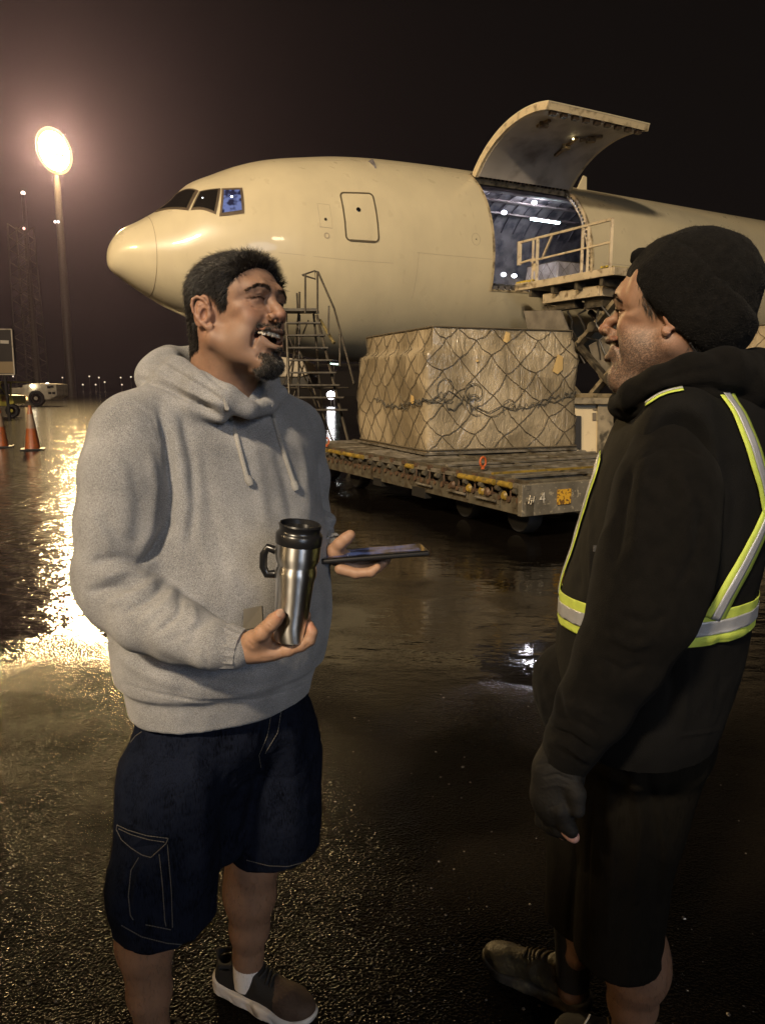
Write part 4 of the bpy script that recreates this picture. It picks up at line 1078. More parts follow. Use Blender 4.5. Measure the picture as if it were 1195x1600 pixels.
net_load('netted_pallet_load', 'big block of film-wrapped cartons under a diamond cord net on the roller dolly',
         Vector((.585, 9.86, 0)), Vector((.93, .368, 0)).normalized(), Vector((-.368, .93, 0)).normalized(), 2.36, 2.62, .60, 1.68, '', M_wrap, 3, .235)
# load waiting inside the aircraft
q = Vector((AX0, AY0, 0))+E1*14.7*ASC-E2*(-.2)
net_load('netted_pallet_load', 'netted pale load standing inside the lit cargo hold of the aircraft', q, E1, E2, 1.7, 1.5, FZ+.06, 1.22, '', wrap_material('pale_film', (.30, .28, .30), (.50, .47, .50), 0), 9, .3, False)

# ------------------------------------------------------------------ high loader at the door
LO = Vector((3.42, 19.86, 0))
def ll(t, v, z): return LO - E2*t + E1*v + Vector((0, 0, z))
LM = Matrix((E1, -E2, Vector((0, 0, 1)))).transposed()
loader = empty('cargo_loader', ll(4, 1.6, 0), 'beige scissor-lift cargo loader with railed bridge raised to the cargo door', 'cargo loader')
M_bei = mat('beige_loader_paint', (.50, .42, .29), .42, .05, var=.2, vscale=3, dirt=((.16, .11, .06), 7, .55, .72))
M_ldk = mat('dark_loader_steel', (.10, .085, .06), .45, .3, var=.4, vscale=4, dirt=((.03, .025, .02), 5, .45, .6))
M_lmid = mat('mid_loader_steel', (.26, .215, .14), .45, .2, var=.3, vscale=4, dirt=((.06, .05, .03), 5, .5, .65))
m = MB(); m.box(ll(1.65, .04, 4.03), (.04, 1.65, .085), LM); m.box(ll(1.65, 3.16, 4.03), (.04, 1.65, .085), LM)
m.poly([ll(3.3, 0, 3.94), ll(3.3, 3.2, 3.94), ll(3.3, 3.2, 4.12), ll(3.3, 0, 4.12)], -E2*.06)
m.box(ll(.25, .16, 4.06), (.16, .25, .07), LM)
m.build('bridge_edge', M_bei, loader, bevel=.01)
m = MB(); m.box(ll(1.65, 1.6, 4.04), (1.54, 1.6, .04), LM); m.build('bridge_deck', M_ldk, loader)
m = MB(); m.box(ll(1.7, .35, 3.70), (.06, .95, .12), LM); m.box(ll(2.66, 1.55, 3.70), (1.2, .05, .12), LM); m.box(ll(1.7, 2.8, 3.7), (.06, .95, .12), LM); m.build('lower_frame', M_bei, loader, bevel=.01)
m = MB()
for t in (.5, 1.3, 2.1, 2.9): m.box(ll(t, 1.6, 3.85), (1.5, .05, .08), LM)
m.box(ll(1.2, .6, 3.5), (.12, .5, .10), LM); m.box(ll(2.3, 1.0, 3.48), (.5, .3, .12), LM); m.bar(ll(.9, .5, 3.6), ll(2.4, 1.2, 3.35), .16)
m.build('underframe', M_ldk, loader)
M_wy = mat('warning_yellow', (.55, .42, .05), .5, dirt=((.1, .07, .03), 22, .50, .6))
for a_, b_ in ((ll(3.05, .5, 4.15), (.5, .10, .02)), (ll(.35, .12, 4.15), (.10, .32, .025))): m = MB(); m.box(a_, b_, LM); m.build('warning_strip', M_wy, loader)
def rail_post(t, z0, z1, w=.055, v=.04, name='post'):
    m = MB(); m.bar(ll(t, v, z0), ll(t, v, z1), w); m.build(name, M_bei, rl)
m = MB(); m.bar(ll(.08, .04, 5.14), ll(3.22, .04, 5.14), .055); m.bar(ll(.55, .04, 4.62), ll(3.22, .04, 4.66), .045)
m.bar(ll(.08, .04, 4.63), ll(.70, .04, 4.66), .05)
rl = m.build('railing', M_bei, loader, bevel=.005)
for (t, a, b, w) in ((.10, 4.58, 5.16, .10), (.62, 4.1, 5.14, .05), (.78, 4.1, 5.14, .07), (2.32, 4.1, 5.14, .06), (2.50, 4.1, 5.14, .05), (3.2, 4.1, 5.16, .06)):
    m = MB(); m.bar(ll(t, .04, a), ll(t, .04, b), w); sub(m.build('post', M_bei, None), rl)
m = MB(); m.bar(ll(.95, .04, 4.60), ll(1.30, .04, 5.12), .045); m.box(ll(.75, .04, 4.45), (.04, .06, .09), LM); sub(m.build('brace', M_bei, None), rl)
m = MB(); m.bar(ll(2.1, 3.16, 5.1), ll(3.22, 3.16, 5.1), .055); m.bar(ll(2.1, 3.16, 4.62), ll(3.22, 3.16, 4.62), .045)
rl2 = m.build('railing', M_bei, loader)
for t in (2.1, 3.2):
    m = MB(); m.bar(ll(t, 3.16, 4.1), ll(t, 3.16, 5.1), .055); sub(m.build('post', M_bei, None), rl2)
# scissor arms
for v in (.55, 2.65):
    for (t0, z0, t1, z1, mt, w) in ((.35, 1.35, 3.1, 3.55, M_lmid, .22), (3.3, 1.25, .6, 3.55, M_ldk, .20), (.4, 2.5, 2.0, 1.2, M_lmid, .2), (2.2, 1.2, 3.8, 2.7, M_lmid, .18)):
        m = MB(); m.bar(ll(t0, v, z0), ll(t1, v, z1), .10, w, up=E1); m.build('scissor_arm', mt, loader, bevel=.012)
for (a, b, w, mt) in (((.5, 1.0, 2.2), (2.9, 1.0, 3.5), .13, M_bei), ((.4, .75, 1.9), (2.5, .75, .9), .12, M_lmid), ((1.2, 1.5, 3.4), (3.3, 1.5, 2.0), .15, M_ldk)):
    m = MB(); m.tube([ll(*a), ll(*b)], w/2, 12); m.build('hydraulic_cylinder', mt, loader, smooth=True)
for (t, v, z) in ((1.72, .5, 2.45), (.6, .5, 1.7), (2.4, .5, 2.9), (3.0, .5, 1.7), (1.0, .5, 3.2)): m = MB(); m.lathe([(.12, -.16), (.12, .16)], ll(t, v, z), E1, 14); m.build('pivot', M_ldk, loader)
rr = random.Random(4)
for k in range(7):
    m = MB(); pts = [ll(.5+.45*k+.1*i+rr.uniform(-.1, .1), .42+rr.uniform(-.05, .3), 3.45-.22*i+rr.uniform(-.12, .05)) for i in range(7)]; m.tube(pts, .028, 6); m.build('hose', M_dark, loader, smooth=True)
# grey counter plates hanging beside the scissors
m = MB(); m.poly([ll(.15, .2, 3.45), ll(1.5, .2, 3.35), ll(1.9, .2, 2.7), ll(.9, .2, 2.2), ll(.35, .2, 2.9)], E1*.05); m.poly([ll(2.0, .7, 2.5), ll(3.1, .7, 2.9), ll(3.3, .7, 2.1), ll(2.4, .7, 1.7)], E1*.05); m.build('side_plate', mat('grey_side_plate', (.20, .18, .15), .5, .2, var=.3, vscale=3), loader)
# chassis, cabinet
m = MB(); m.box(ll(2.2, 1.6, .95), (1.5, 2.6, .20), LM); m.box(ll(2.2, 1.6, .5), (1.3, 2.4, .2), LM); m.build('chassis', M_ldk, loader, bevel=.02)
m = MB(); m.box(ll(1.8, .25, 1.26), (.08, 1.9, .09), LM); m.build('chassis_rail', M_lmid, loader, bevel=.01)
# white cabinet found under the bridge
ca = on_plane_z(905, 705, 0); 
cabM = LM
def cb(px, py, Y=16.2): return at(px, py, Y)
m = MB(); m.poly([cb(897, 704), cb(932, 708), cb(933, 633), cb(897, 632)], (.15, .5, 0)); cabn = m.build('cabinet', mat('cabinet_cream', (.62, .52, .34), .45, var=.08, vscale=2, dirt=((.25, .18, .1), 4, .6, .8)), loader)
m = MB(); m.poly([cb(891, 700, 16.15), cb(907.5, 702, 16.15), cb(907.5, 650, 16.15), cb(891, 649, 16.15)], (0, .03, 0)); sub(m.build('opening', M_dark, None), cabn)
m = MB(); m.poly([cb(926, 641, 16.17), cb(932, 641, 16.17), cb(932, 638, 16.17), cb(926, 638, 16.17)], (0, .01, 0)); m.poly([cb(925, 657, 16.17), cb(931, 657, 16.17), cb(931, 645, 16.17), cb(925, 645, 16.17)], (0, .01, 0)); sub(m.build('notice', mat('notice_grey', (.16, .13, .09), .5), None), cabn)
m = MB(); m.poly([cb(933, 709, 16.1), cb(958, 711, 16.1), cb(958, 628, 16.1), cb(933, 628, 16.1)], (.1, .5, 0)); m.poly([cb(890, 631, 16.0), cb(962, 632, 16.0), cb(962, 622, 16.0), cb(890, 621, 16.0)], (.1, .5, 0)); m.build('support_post', M_lmid, loader, bevel=.01)
for (px, p0, p1) in ((884, 560, 700), (878, 600, 700)):
    m = MB(); m.bar(cb(px, p0, 16.6), cb(px, p1, 16.6), .09); m.build('support_post', M_ldk, loader)
# main platform beyond the man in the hat, low, with its own load
m = MB(); m.box(ll(7.2, 1.6, 1.15), (1.6, 3.7, .14), LM); m.build('main_platform', M_lmid, loader, bevel=.02)
m = MB(); m.box(ll(7.2, 1.6, .75), (1.2, 3.3, .22), LM); m.build('platform_frame', M_ldk, loader)
for t in (1.0, 4.4, 6.2, 9.6):
    for v in (.25, 2.95):
        q = MB(); q.lathe([(.2, -.14), (.38, -.14), (.42, -.08), (.42, .08), (.38, .14), (.2, .14)], ll(t, v, .42), E1, 22); q.build('wheel', M_tyre, loader, smooth=True)
net_load('netted_pallet_load', 'netted load on the loader platform, just seen right of the black knit hat', ll(7.0, .45, 0), E1, E2, 2.3, 2.6, 1.30, 1.35, '', M_wrap, 12, .3, False)

# ------------------------------------------------------------------ boarding stairs
M_st = mat('stair_steel', (.07, .062, .05), .45, .4, var=.4, vscale=7, dirt=((.04, .03, .02), 8, .5, .7))
M_sty = mat('stair_yellow_rail', (.20, .16, .07), .45, .2, var=.3, vscale=7)
YS = 16.4
stairs = empty('boarding_stairs', (at(510, 690, YS).x, YS, 0), 'tall narrow steel access stairs with a guard-railed top step, behind the laughing man in grey', 'stairs')
A = lambda px, py, d=0.: at(px, py, YS+d)
def zb(px, py, Y): p = at(px, py, Y); return p
W2 = .9
# the flight rises away from the viewer: each step lower stands nearer and to the right
steps = []
top_l, top_r = (447, 486), (495, 489)
nst = 9
for k in range(nst):
    f = k/(nst-1)
    yl = 486+ (k)*19.5; xl = 447-0*f+ f*8; xr = 495+f*48
    steps.append((xl, xr, yl))
for k, (xl, xr, yl) in enumerate(steps):
    dd = -.95*k/(nst-1)
    a, b = A(xl-(6 if k == 0 else 0), yl, dd), A(xr, yl+2.5, dd); b.z = a.z
    m = MB(); m.poly([a, b, b+Vector((0, .24 if k else .6, 0)), a+Vector((0, .24 if k else .6, 0))], (0, 0, .035 if k else .06)); m.build('step' if k else 'top_platform', M_st, stairs, bevel=.004)
def tb(name, pts, r_, mt, n=8):
    m = MB(); m.tube(pts, r_, n); return m.build(name, mt, stairs, smooth=True)
foot_r = zb(551, 700, YS-1.0); foot_r.z = 0
foot_l = Vector((A(455, 640, -.95).x, YS-1.0, 0))
tb('stringer', [A(495, 492), foot_r], .030, M_st); tb('stringer', [A(447, 490), foot_l], .030, M_st)
tb('stringer', [A(500, 500, .1), A(522, 536, -.3)], .035, M_sty)
tb('handrail', [A(492, 424), A(497, 425), A(522, 482, -.3), A(535, 530, -.5), A(553, 600, -.9)], .022, M_st)
tb('handrail', [A(472, 430), A(492, 423), A(493, 436), A(473, 430)], .020, M_st)
tb('guard_post', [A(477, 489), A(477, 428)], .022, M_st); tb('guard_post', [A(496, 489), A(496, 424)], .022, M_st)
tb('guard_post', [A(513, 524, -.3), A(514, 478, -.25)], .020, M_st); tb('guard_post', [A(531, 572, -.6), A(531, 522, -.5)], .020, M_st)
tb('guard_post', [A(465, 486, .5), A(464, 458, .5)], .022, M_st); tb('guard_post', [A(468, 486, .5), A(468, 456, .5)], .022, M_st)
for (a, b) in ((A(467, 489, .5), Vector((A(440, 640, .8).x, YS+.9, 0))), (A(490, 489, .5), Vector((A(508, 640, .8).x, YS+.9, 0))), (A(468, 492, .4), Vector((A(462, 690, -.2).x, YS+.2, 0)))):
    tb('rear_leg', [a, b], .026, M_st)
tb('cross_brace', [A(449, 520, .2), A(500, 650, .4)], .018, M_st); tb('cross_brace', [A(482, 500, .3), A(443, 600, .5)], .018, M_st)
tb('cross_brace', [A(465, 540, .4), A(520, 690, -.5)], .018, M_st); tb('cross_brace', [A(478, 560, .5), A(452, 640, .5)], .018, M_st); tb('cross_brace', [A(440, 606, .6), A(545, 606, -.4)], .018, M_st)
for p in (foot_r, foot_l):
    q = MB(); q.lathe([(.03, -.03), (.09, -.03), (.10, 0), (.09, .03), (.03, .03)], p+Vector((0, 0, .10)), (1, 0, 0), 16); q.build('castor', M_tyre, stairs, smooth=True)
# ------------------------------------------------------------------ heads
def frame(yaw, pitch, roll, pos, sc=1.0):
    M = Matrix.Rotation(R(yaw), 3, 'Z') @ Matrix.Rotation(R(pitch), 3, 'X') @ Matrix.Rotation(R(roll), 3, 'Y')
    M4 = (M*sc).to_4x4(); M4.translation = Vector(pos); return M4
WARP = {}
def xf(M4, V):
    if id(M4) in WARP: V = WARP[id(M4)](np.array(V, float))
    A = np.array(M4); return V @ A[:3, :3].T + A[:3, 3]
def smooth(a, b, x): t = np.clip((x-a)/(b-a), 0, 1); return t*t*(3-2*t)
def in_poly(x, y, poly):
    r = np.zeros(len(x), bool); n = len(poly)
    for i in range(n):
        (x1, y1), (x2, y2) = poly[i], poly[(i+1) % n]
        c = ((y1 > y) != (y2 > y)) & (x < (x2-x1)*(y-y1)/((y2-y1) if y2 != y1 else 1e-9)+x1)
        r ^= c
    return r
EYE_P = (.0305, .0705, .006)
def build_head(o, h=.0016):
    """o: dict of features. Local axes: x to the person's right, y forward, z up."""
    s = Sculpt((-.100, -.125, -.235), (.100, .142, .135), h)
    op = o['open']; jz = -.012*op           # the jaw drops with the laugh
    s.ell((0, -.008, .028), (.0755, .088, .078), 0)
    s.ell((0, -.036, .012), (.066, .058, .062), .02)          # occiput
    s.ell((0, .034, .036), (.063, .054, .054), .02)           # forehead
    s.ell((0, .030, -.018), (.061, .058, .066), .02)          # mid face
    s.ell((0, .028, -.064+jz), (.053+o['jaw'], .054, .044), .02)
    for x in (-1, 1):
        s.cone((x*(.053+o['jaw']), -.004, -.052+jz*.5), (x*.020, .070, -.098+jz), .017+o['jaw']*.5, .015, .018)
        s.ell((x*.043, .052, -.010), (.021, .020, .015), .014)   # cheekbone
        s.ell((x*.037, .064, -.032), (.019, .016, .018), .014)   # raised cheek
        s.ell((x*.044, .040, -.055+jz*.4), (.018, .03, .024), .016)
        s.ell((x*.060, .035, .035), (.012, .03, .03), .02)
    s.ell((0, .072, -.096+jz), (.020, .016, .016), .014)      # chin
    s.ell((0, .055, -.108+jz), (.026, .024, .013), .014)
    if o.get('double'):
        s.ell((0, .035, -.112+jz), (.045, .045, .022), .02)
    # brow
    for x in (-1, 1): s.chain([(x*.006, .0840, .025), (x*.024, .0835, .028), (x*.042, .0720, .026), (x*.052, .058, .019)], [.0085, .009, .0080, .006], .018)
    # eye hollow
    for x in (-1, 1):
        s.ell((x*.0305, .098, .005), (.0160, .0130, .0092), .012, mode='sub')
        s.ell((x*.0155, .094, .004), (.006, .010, .012), .008, mode='sub')
    # lids over the eyeball
    ex, ey, ez = EYE_P
    for x in (-1, 1):
        s.ell((x*ex, ey, ez), (.0138, .0131, .0120), .006)
        s.chain([(x*.0185, .0805, ez+.0085), (x*.030, .0840, ez+.0105), (x*.043, .0745, ez+.0070), (x*.048, .067, ez+.001)], [.0028, .0036, .0034, .002], .007)   # hooded fold
        s.chain([(x*.0170, .0850, ez-.0016), (x*.024, .0870, ez+.0002), (x*.033, .0860, ez+.0002), (x*.0445, .0760, ez-.0030)], [.0012, .0021, .0022, .0009], .0012, 'sub')
    # nose
    nl, nw, nd = o['nose_len']-.004, o['nose_w'], o['nose_drop']
    s.chain([(0, .0845, .020), (0, .0880, .006), (0, .1010, -.012), (0, .1120+nl, -.026+nd)], [.0082, .0072, .0082, .0094], .010)
    s.ell((0, .1125+nl, -.0305+nd), (.0108, .0092, .0085), .006)
    for x in (-1, 1):
        s.ell((x*.0125*nw, .0985+nl*.5, -.0335+nd), (.0078*nw, .0110, .0082), .006)
        s.ell((x*.0185*nw, .090, -.034+nd*.5), (.006, .006, .006), .008, mode='sub')
        s.cone((x*.0072*nw, .1035+nl, -.0415+nd), (x*.0085*nw, .100+nl*.6, -.031+nd), .0040, .0032, .0022, 'sub')
    s.chain([(0, .108+nl*.7, -.038+nd), (0, .096, -.045)], [.0040, .0045], .005)
    # mouth mound
    s.ell((0, .074, -.062+jz*.5), (.034, .024, .026), .014)
    mz = -.0615+jz*.55; mw = o['mouth_w']; mh = .0030+.0105*op
    def arc(x): q = x/mw; return .0975-.0205*q*q-.004*abs(q)**3
    def zc(x): q = x/mw; return mz+o['smile']*q*q
    def rz(x): q = abs(x/mw); return mh*math.sqrt(max(.02, 1-q**2.2))
    xs = [mw*(-1+2*i/16) for i in range(17)]
    up = [(x, arc(x)+.0025, zc(x)+rz(x)+.0030) for x in xs]; lo_ = [(x, arc(x)-.0005-.003*op, zc(x)-rz(x)-.0035) for x in xs]
    ru = [.0022+.0028*math.sqrt(max(0, 1-(x/mw)**2)) for x in xs]; rl = [.0022+.0042*math.sqrt(max(0, 1-(x/mw)**2)) for x in xs]
    s.chain(up, [.8*r_ for r_ in ru], .0045); s.chain(lo_, [.85*r_ for r_ in rl], .0045)
    for x in xs[1:-1]:
        s.ell((x, arc(x)-.012, zc(x)), (.0055, .0215, rz(x)), .0022, mode='sub')
    s.chain([(-.016, .091, lo_[8][2]-.0115), (0, .0935, lo_[8][2]-.0125), (.016, .091, lo_[8][2]-.0115)], .005, .008, 'sub')
    s.chain([(0, .104, -.047), (0, .1025, up[8][2]+.005)], .0022, .005, 'sub')     # philtrum
    # laugh lines
    for x in (-1, 1):
        s.chain([(x*.0200, .0935, -.034), (x*.0300, .0855, -.044), (x*.0385, .0735, -.060+jz*.4), (x*.0390, .066, -.074+jz*.6)], [.0018, .0022, .0022, .0014], .009, 'sub')
        s.chain([(x*.0300, .0840, -.080+jz*.9), (x*.034, .074, -.090+jz)], [.0015, .0015], .006, 'sub')
    # ears
    for x in (-1, 1):
        C = Vector((x*.0745, -.009, -.014)); fw = Vector((-x*.0, 1, .0)); fw = Vector((-x*.32, .93, -.12)).normalized(); upv = Vector((x*.10, -.16, .98)).normalized()
        ou = upv.cross(fw)*(1 if x < 0 else -1); ou = ou if ou.x*x > 0 else -ou
        E_ = lambda a, b, c=0.: C+fw*a*1.0+upv*b*1.0+ou*c
        Me = Matrix((fw, upv, ou)).transposed()
        s.ell(E_(-.0045, .006, .0075), (.0168, .0285, .0046), .003, Me)
        s.ell(E_(.002, -.004, .0), (.012, .016, .010), .006, Me)
        s.chain([E_(.009, .000, .006), E_(.0120, .010, .009), E_(.0115, .019, .011), E_(.006, .0275, .0125), E_(-.004, .0315, .0135), E_(-.014, .027, .0135), E_(-.0195, .016, .013), E_(-.0200, .003, .012), E_(-.0165, -.009, .0105), E_(-.011, -.019, .009), E_(-.003, -.0265, .007)], [.0020, .0027, .0030, .0032, .0032, .0032, .0031, .0028, .0027, .0032, .0045], .0022)
        s.ell(E_(.0015, -.0265, .0055), (.0068, .0078, .0038), .003, Me)
        s.chain([E_(.004, .019, .009), E_(-.005, .016, .0105), E_(-.011, .006, .0105), E_(-.0105, -.006, .010), E_(-.003, -.015, .0085)], [.002, .0026, .0026, .0026, .0022], .003)
        s.ell(E_(-.0015, -.002, .0115), (.0066, .0100, .0062), .003, Me, 'sub')
        s.ell(E_(.0095, -.004, .0065), (.0028, .0052, .0035), .002, Me)
        s.ell(E_(-.013, .013, .0140), (.0022, .012, .0022), .003, Me, 'sub')
    if o.get('hat'): s.op(lambda X, Y, Z: np.maximum(.0790-np.abs(X), .643*Y-.766*Z-.0196-.010+0*X), (-.1, -.06, -.03), (.1, .03, .06), .002, 'sub')
    # neck and throat
    n1 = Vector(o['neck']); s.cone((0, -.030, -.045), n1, .054+o['jaw'], .062+o['jaw'], .03)
    s.cone((0, -.048, -.02), n1+Vector((0, -.02, 0)), .045, .052, .03)
    for x in (-1, 1): s.chain([(x*.058, -.030, -.035), (x*.05+n1.x, n1.y+.045, n1.z+.03)], [.012, .013], .02)
    s.ell((n1.x*.5, (n1.y-.03)/2+.050, (n1.z-.045)/2), (.011, .012, .018), .02)
    V, F_ = s.mesh(); V = relax(V, F_, 1, .45)
    # fine creases pressed in along the surface
    N_ = vnormals(V, F_); D = np.zeros(len(V))
    def crease(pl, w, dep):
        d, t = pl_dist(V, np.array(pl)); D[:] -= dep*np.exp(-(d/w)**2)*np.clip(np.minimum(t, 1-t)*4+.2, 0, 1)
        D[:] += dep*.35*np.exp(-((d-2*w)/w)**2)*np.clip(np.minimum(t, 1-t)*4+.2, 0, 1)
    for x in (-1, 1):
        crease([(x*.044, .080, ez-.001), (x*.054, .064, ez+.006), (x*.061, .048, ez+.014)], .0016, .0010)
        crease([(x*.045, .078, ez-.003), (x*.056, .062, ez-.001), (x*.064, .044, ez+.001)], .0016, .0012)
        crease([(x*.044, .078, ez-.006), (x*.055, .062, ez-.009), (x*.063, .046, ez-.013)], .0016, .0010)
        crease([(x*.022, .086, ez-.016), (x*.036, .083, ez-.019), (x*.048, .072, ez-.016)], .0020, .0012)
        crease([(x*.018, .086, ez+.0050), (x*.030, .090, ez+.0068), (x*.042, .080, ez+.0042)], .0011, .0009)
    for k in range(3):
        z = .046+.011*k; crease([(-.040, .078, z-.002), (-.02, .088, z+.001), (0, .090, z), (.02, .088, z+.001), (.040, .078, z-.002)], .0018, .0007)
    V = V+N_*D[:, None]
    info = dict(up=up, lo=lo_, ru=ru, rl=rl, arc=arc, zc=zc, rz=rz, mw=mw, jz=jz, nd=nd, nl=nl)
    return V, F_, info
def skin_colors(V, N, info, tone, o):
    L = len(V); x, y, z = V.T; ax = np.abs(x)
    c = np.tile(np.array(tone), (L, 1))
    def mix(m, col): c[:] = c*(1-m[:, None])+np.array(col)*m[:, None]
    def blob(p, r): d = np.minimum(np.linalg.norm((V-np.array(p))/r, axis=1), np.linalg.norm((V-np.array(p)*[-1, 1, 1])/r, axis=1)); return np.exp(-d*d)
    n1 = vnoise(V, 60, 3, 1); n2 = vnoise(V, 340, 2, 2)
    c *= (1+.13*n1+.12*n2)[:, None]; n3 = vnoise(V, 28, 2, 7); c *= 1+n3[:, None]*np.array([.05, .10, .12])
    red = np.array(tone)*[1.12, .78, .72]
    mix(.55*blob((0, .112, -.030), [.02, .02, .016]), red); mix(.42*blob((.040, .068, -.022), [.022, .03, .020]), red); mix(.5*blob((.078, -.014, -.012), [.02, .03, .04]), red)
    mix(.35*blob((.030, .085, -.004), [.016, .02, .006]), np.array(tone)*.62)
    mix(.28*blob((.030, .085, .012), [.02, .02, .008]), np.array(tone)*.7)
    # stubble shadow of the beard hair itself
    jz = info['jz']
    jaw = smooth(.0, -.05, z+.02-np.clip(y, 0, .1)*.10)*smooth(-.035, .02, y)*smooth(-.16, -.115, z)
    mix(o['stubble']*jaw*(.65+.5*n2), np.array([.055, .045, .04]))
    # lips
    up = np.array(info['up']); lo = np.array(info['lo'])
    du, tu = pl_dist(V, up); dl_, tl = pl_dist(V, lo)
    lipc = np.array(tone)*[.92, .62, .58]
    mix(.7*smooth(.0055, .0035, du), lipc*.85); mix(.7*smooth(.0066, .0045, dl_), lipc)
    mix(.9*blob((.0085, .1005+info['nl']*.6, -.0345+info['nd']), [.0042, .005, .0048]), [.02, .008, .006])  # nostrils painted near-black, the shade inside them put into the colour
    inside = (y < info['arc'](0)-.010-.0205*(x/info['mw'])**2+.002) & (ax < info['mw']) & (np.abs(z-(info['zc'](0)+o['smile']*(x/info['mw'])**2)) < .016) & (y > .03) & (N[:, 1] < 1.1)
    inside &= (np.abs(N[:, 1]) < .9) & (dl_ > .003) & (du > .003) & (y < .092)
    mix(inside*.85, [.11, .030, .024])
    # brows under the hair
    for sx_ in (-1, 1):
        d, t = pl_dist(V[:, [0, 2]], [(sx_*.010, .0225), (sx_*.024, .0275), (sx_*.040, .0280), (sx_*.055, .0190)]); d = d+(y < .035)
        mix(o['brow']*smooth(.0042, .0018, d)*smooth(0, .12, t)*smooth(1.0, .8, t)*(.7+.5*n2), [.018, .013, .010])
    if o.get('speckle'):
        rr_ = np.random.default_rng(4); q = rr_.random(L); c *= (1-o['speckle']*jaw*np.where(q < .45, .75, 0)+o['speckle']*jaw*np.where(q > .86, .9, 0))[:, None]
    c[:] = np.clip(c, .002, 1)
    return c
def strands(P, D, N, lens, rad, rnd, segs=4, lift=.5, grav=(0, 0, -1), gw=.25, curl=0., taper=True, sides=3):
    """thin hairs: roots P, directions D, surface normals N"""
    n = len(P); allV = []; k = sides
    d = D/np.linalg.norm(D, axis=1, keepdims=True); cur = P.copy()
    dir_ = d+N*lift; dir_ /= np.linalg.norm(dir_, axis=1, keepdims=True)
    step = (lens/segs)[:, None]; g = np.array(grav, float)
    ring = []
    for i in range(segs+1):
        t = dir_; a = np.cross(t, N+1e-6); a /= np.linalg.norm(a, axis=1, keepdims=True)+1e-9; b = np.cross(t, a)
        r_ = rad*(1-.85*(i/segs)**1.5 if taper else 1)
        for j in range(k):
            th = 2*math.pi*j/k; ring.append(cur+(a*math.cos(th)+b*math.sin(th))*r_)
        cur = cur+dir_*step
        dir_ = dir_+g*gw/segs+rnd.normal(0, curl/segs+1e-6, (n, 3))-N*(lift*.9/segs); dir_ /= np.linalg.norm(dir_, axis=1, keepdims=True)
    Vv = np.stack(ring, 1).reshape(-1, 3); m = k*(segs+1); base = (np.arange(n)*m)[:, None, None]
    q = np.array([[i*k+j, i*k+(j+1) % k, (i+1)*k+(j+1) % k, (i+1)*k+j] for i in range(segs) for j in range(k)])
    return Vv, (base+q[None]).reshape(-1, 4)
def sample(V, F_, mask, n, rnd):
    fm = mask[F_].mean(1); a = np.linalg.norm(np.cross(V[F_[:, 2]]-V[F_[:, 0]], V[F_[:, 3]]-V[F_[:, 1]]), axis=1)*fm
    if a.sum() <= 0: return np.zeros((0, 3)), np.zeros(0, int)
    i = rnd.choice(len(F_), n, p=a/a.sum()); w = rnd.random((n, 4)); w /= w.sum(1, keepdims=True)
    return (V[F_[i]]*w[:, :, None]).sum(1), F_[i, 0]
M_skin2 = mat('skin', (.4, .25, .17), .54, attr='Col', spec=.45, sub=.12, bump=.00035, bscale=900, detail=3)
M_hair = mat('dark_hair', (.008, .0065, .0055), .36, spec=.5, attr='Col')
M_scalp = mat('hair_under_layer', (.006, .005, .0045), .8, spec=.2)
M_eye = mat('eye', (.35, .30, .26), .08, attr='Col', coat=.6)
M_teeth = mat('teeth', (.46, .40, .31), .28, spec=.5, coat=.2)
def eyes_obj(M4, parent, gaze=(0, 1, 0)):
    for x in (1, -1):
        n = 28; vs = []; cs = []; fs = []; g_ = Vector(gaze).normalized(); c = Vector((x*EYE_P[0], EYE_P[1], EYE_P[2]))
        q = g_.to_track_quat('Z', 'Y').to_matrix()
        for i in range(n+1):
            th = math.pi*i/n
            for k in range(24):
                a = 2*math.pi*k/24; p = Vector((math.sin(th)*math.cos(a), math.sin(th)*math.sin(a), math.cos(th)))*.0122
                vs.append(c+q @ p); cs.append((.01, .008, .007) if th < .24 else ((.035, .018, .010) if th < .50 else (.22, .185, .16)))
        for i in range(n):
            for k in range(24): fs.append((i*24+k, i*24+(k+1) % 24, (i+1)*24+(k+1) % 24, (i+1)*24+k))
        V_ = xf(M4, np.array(vs)); me = np_mesh('eyeball', V_, np.array(fs), np.array(cs)); o_ = link('eyeball', me, parent, M_eye)
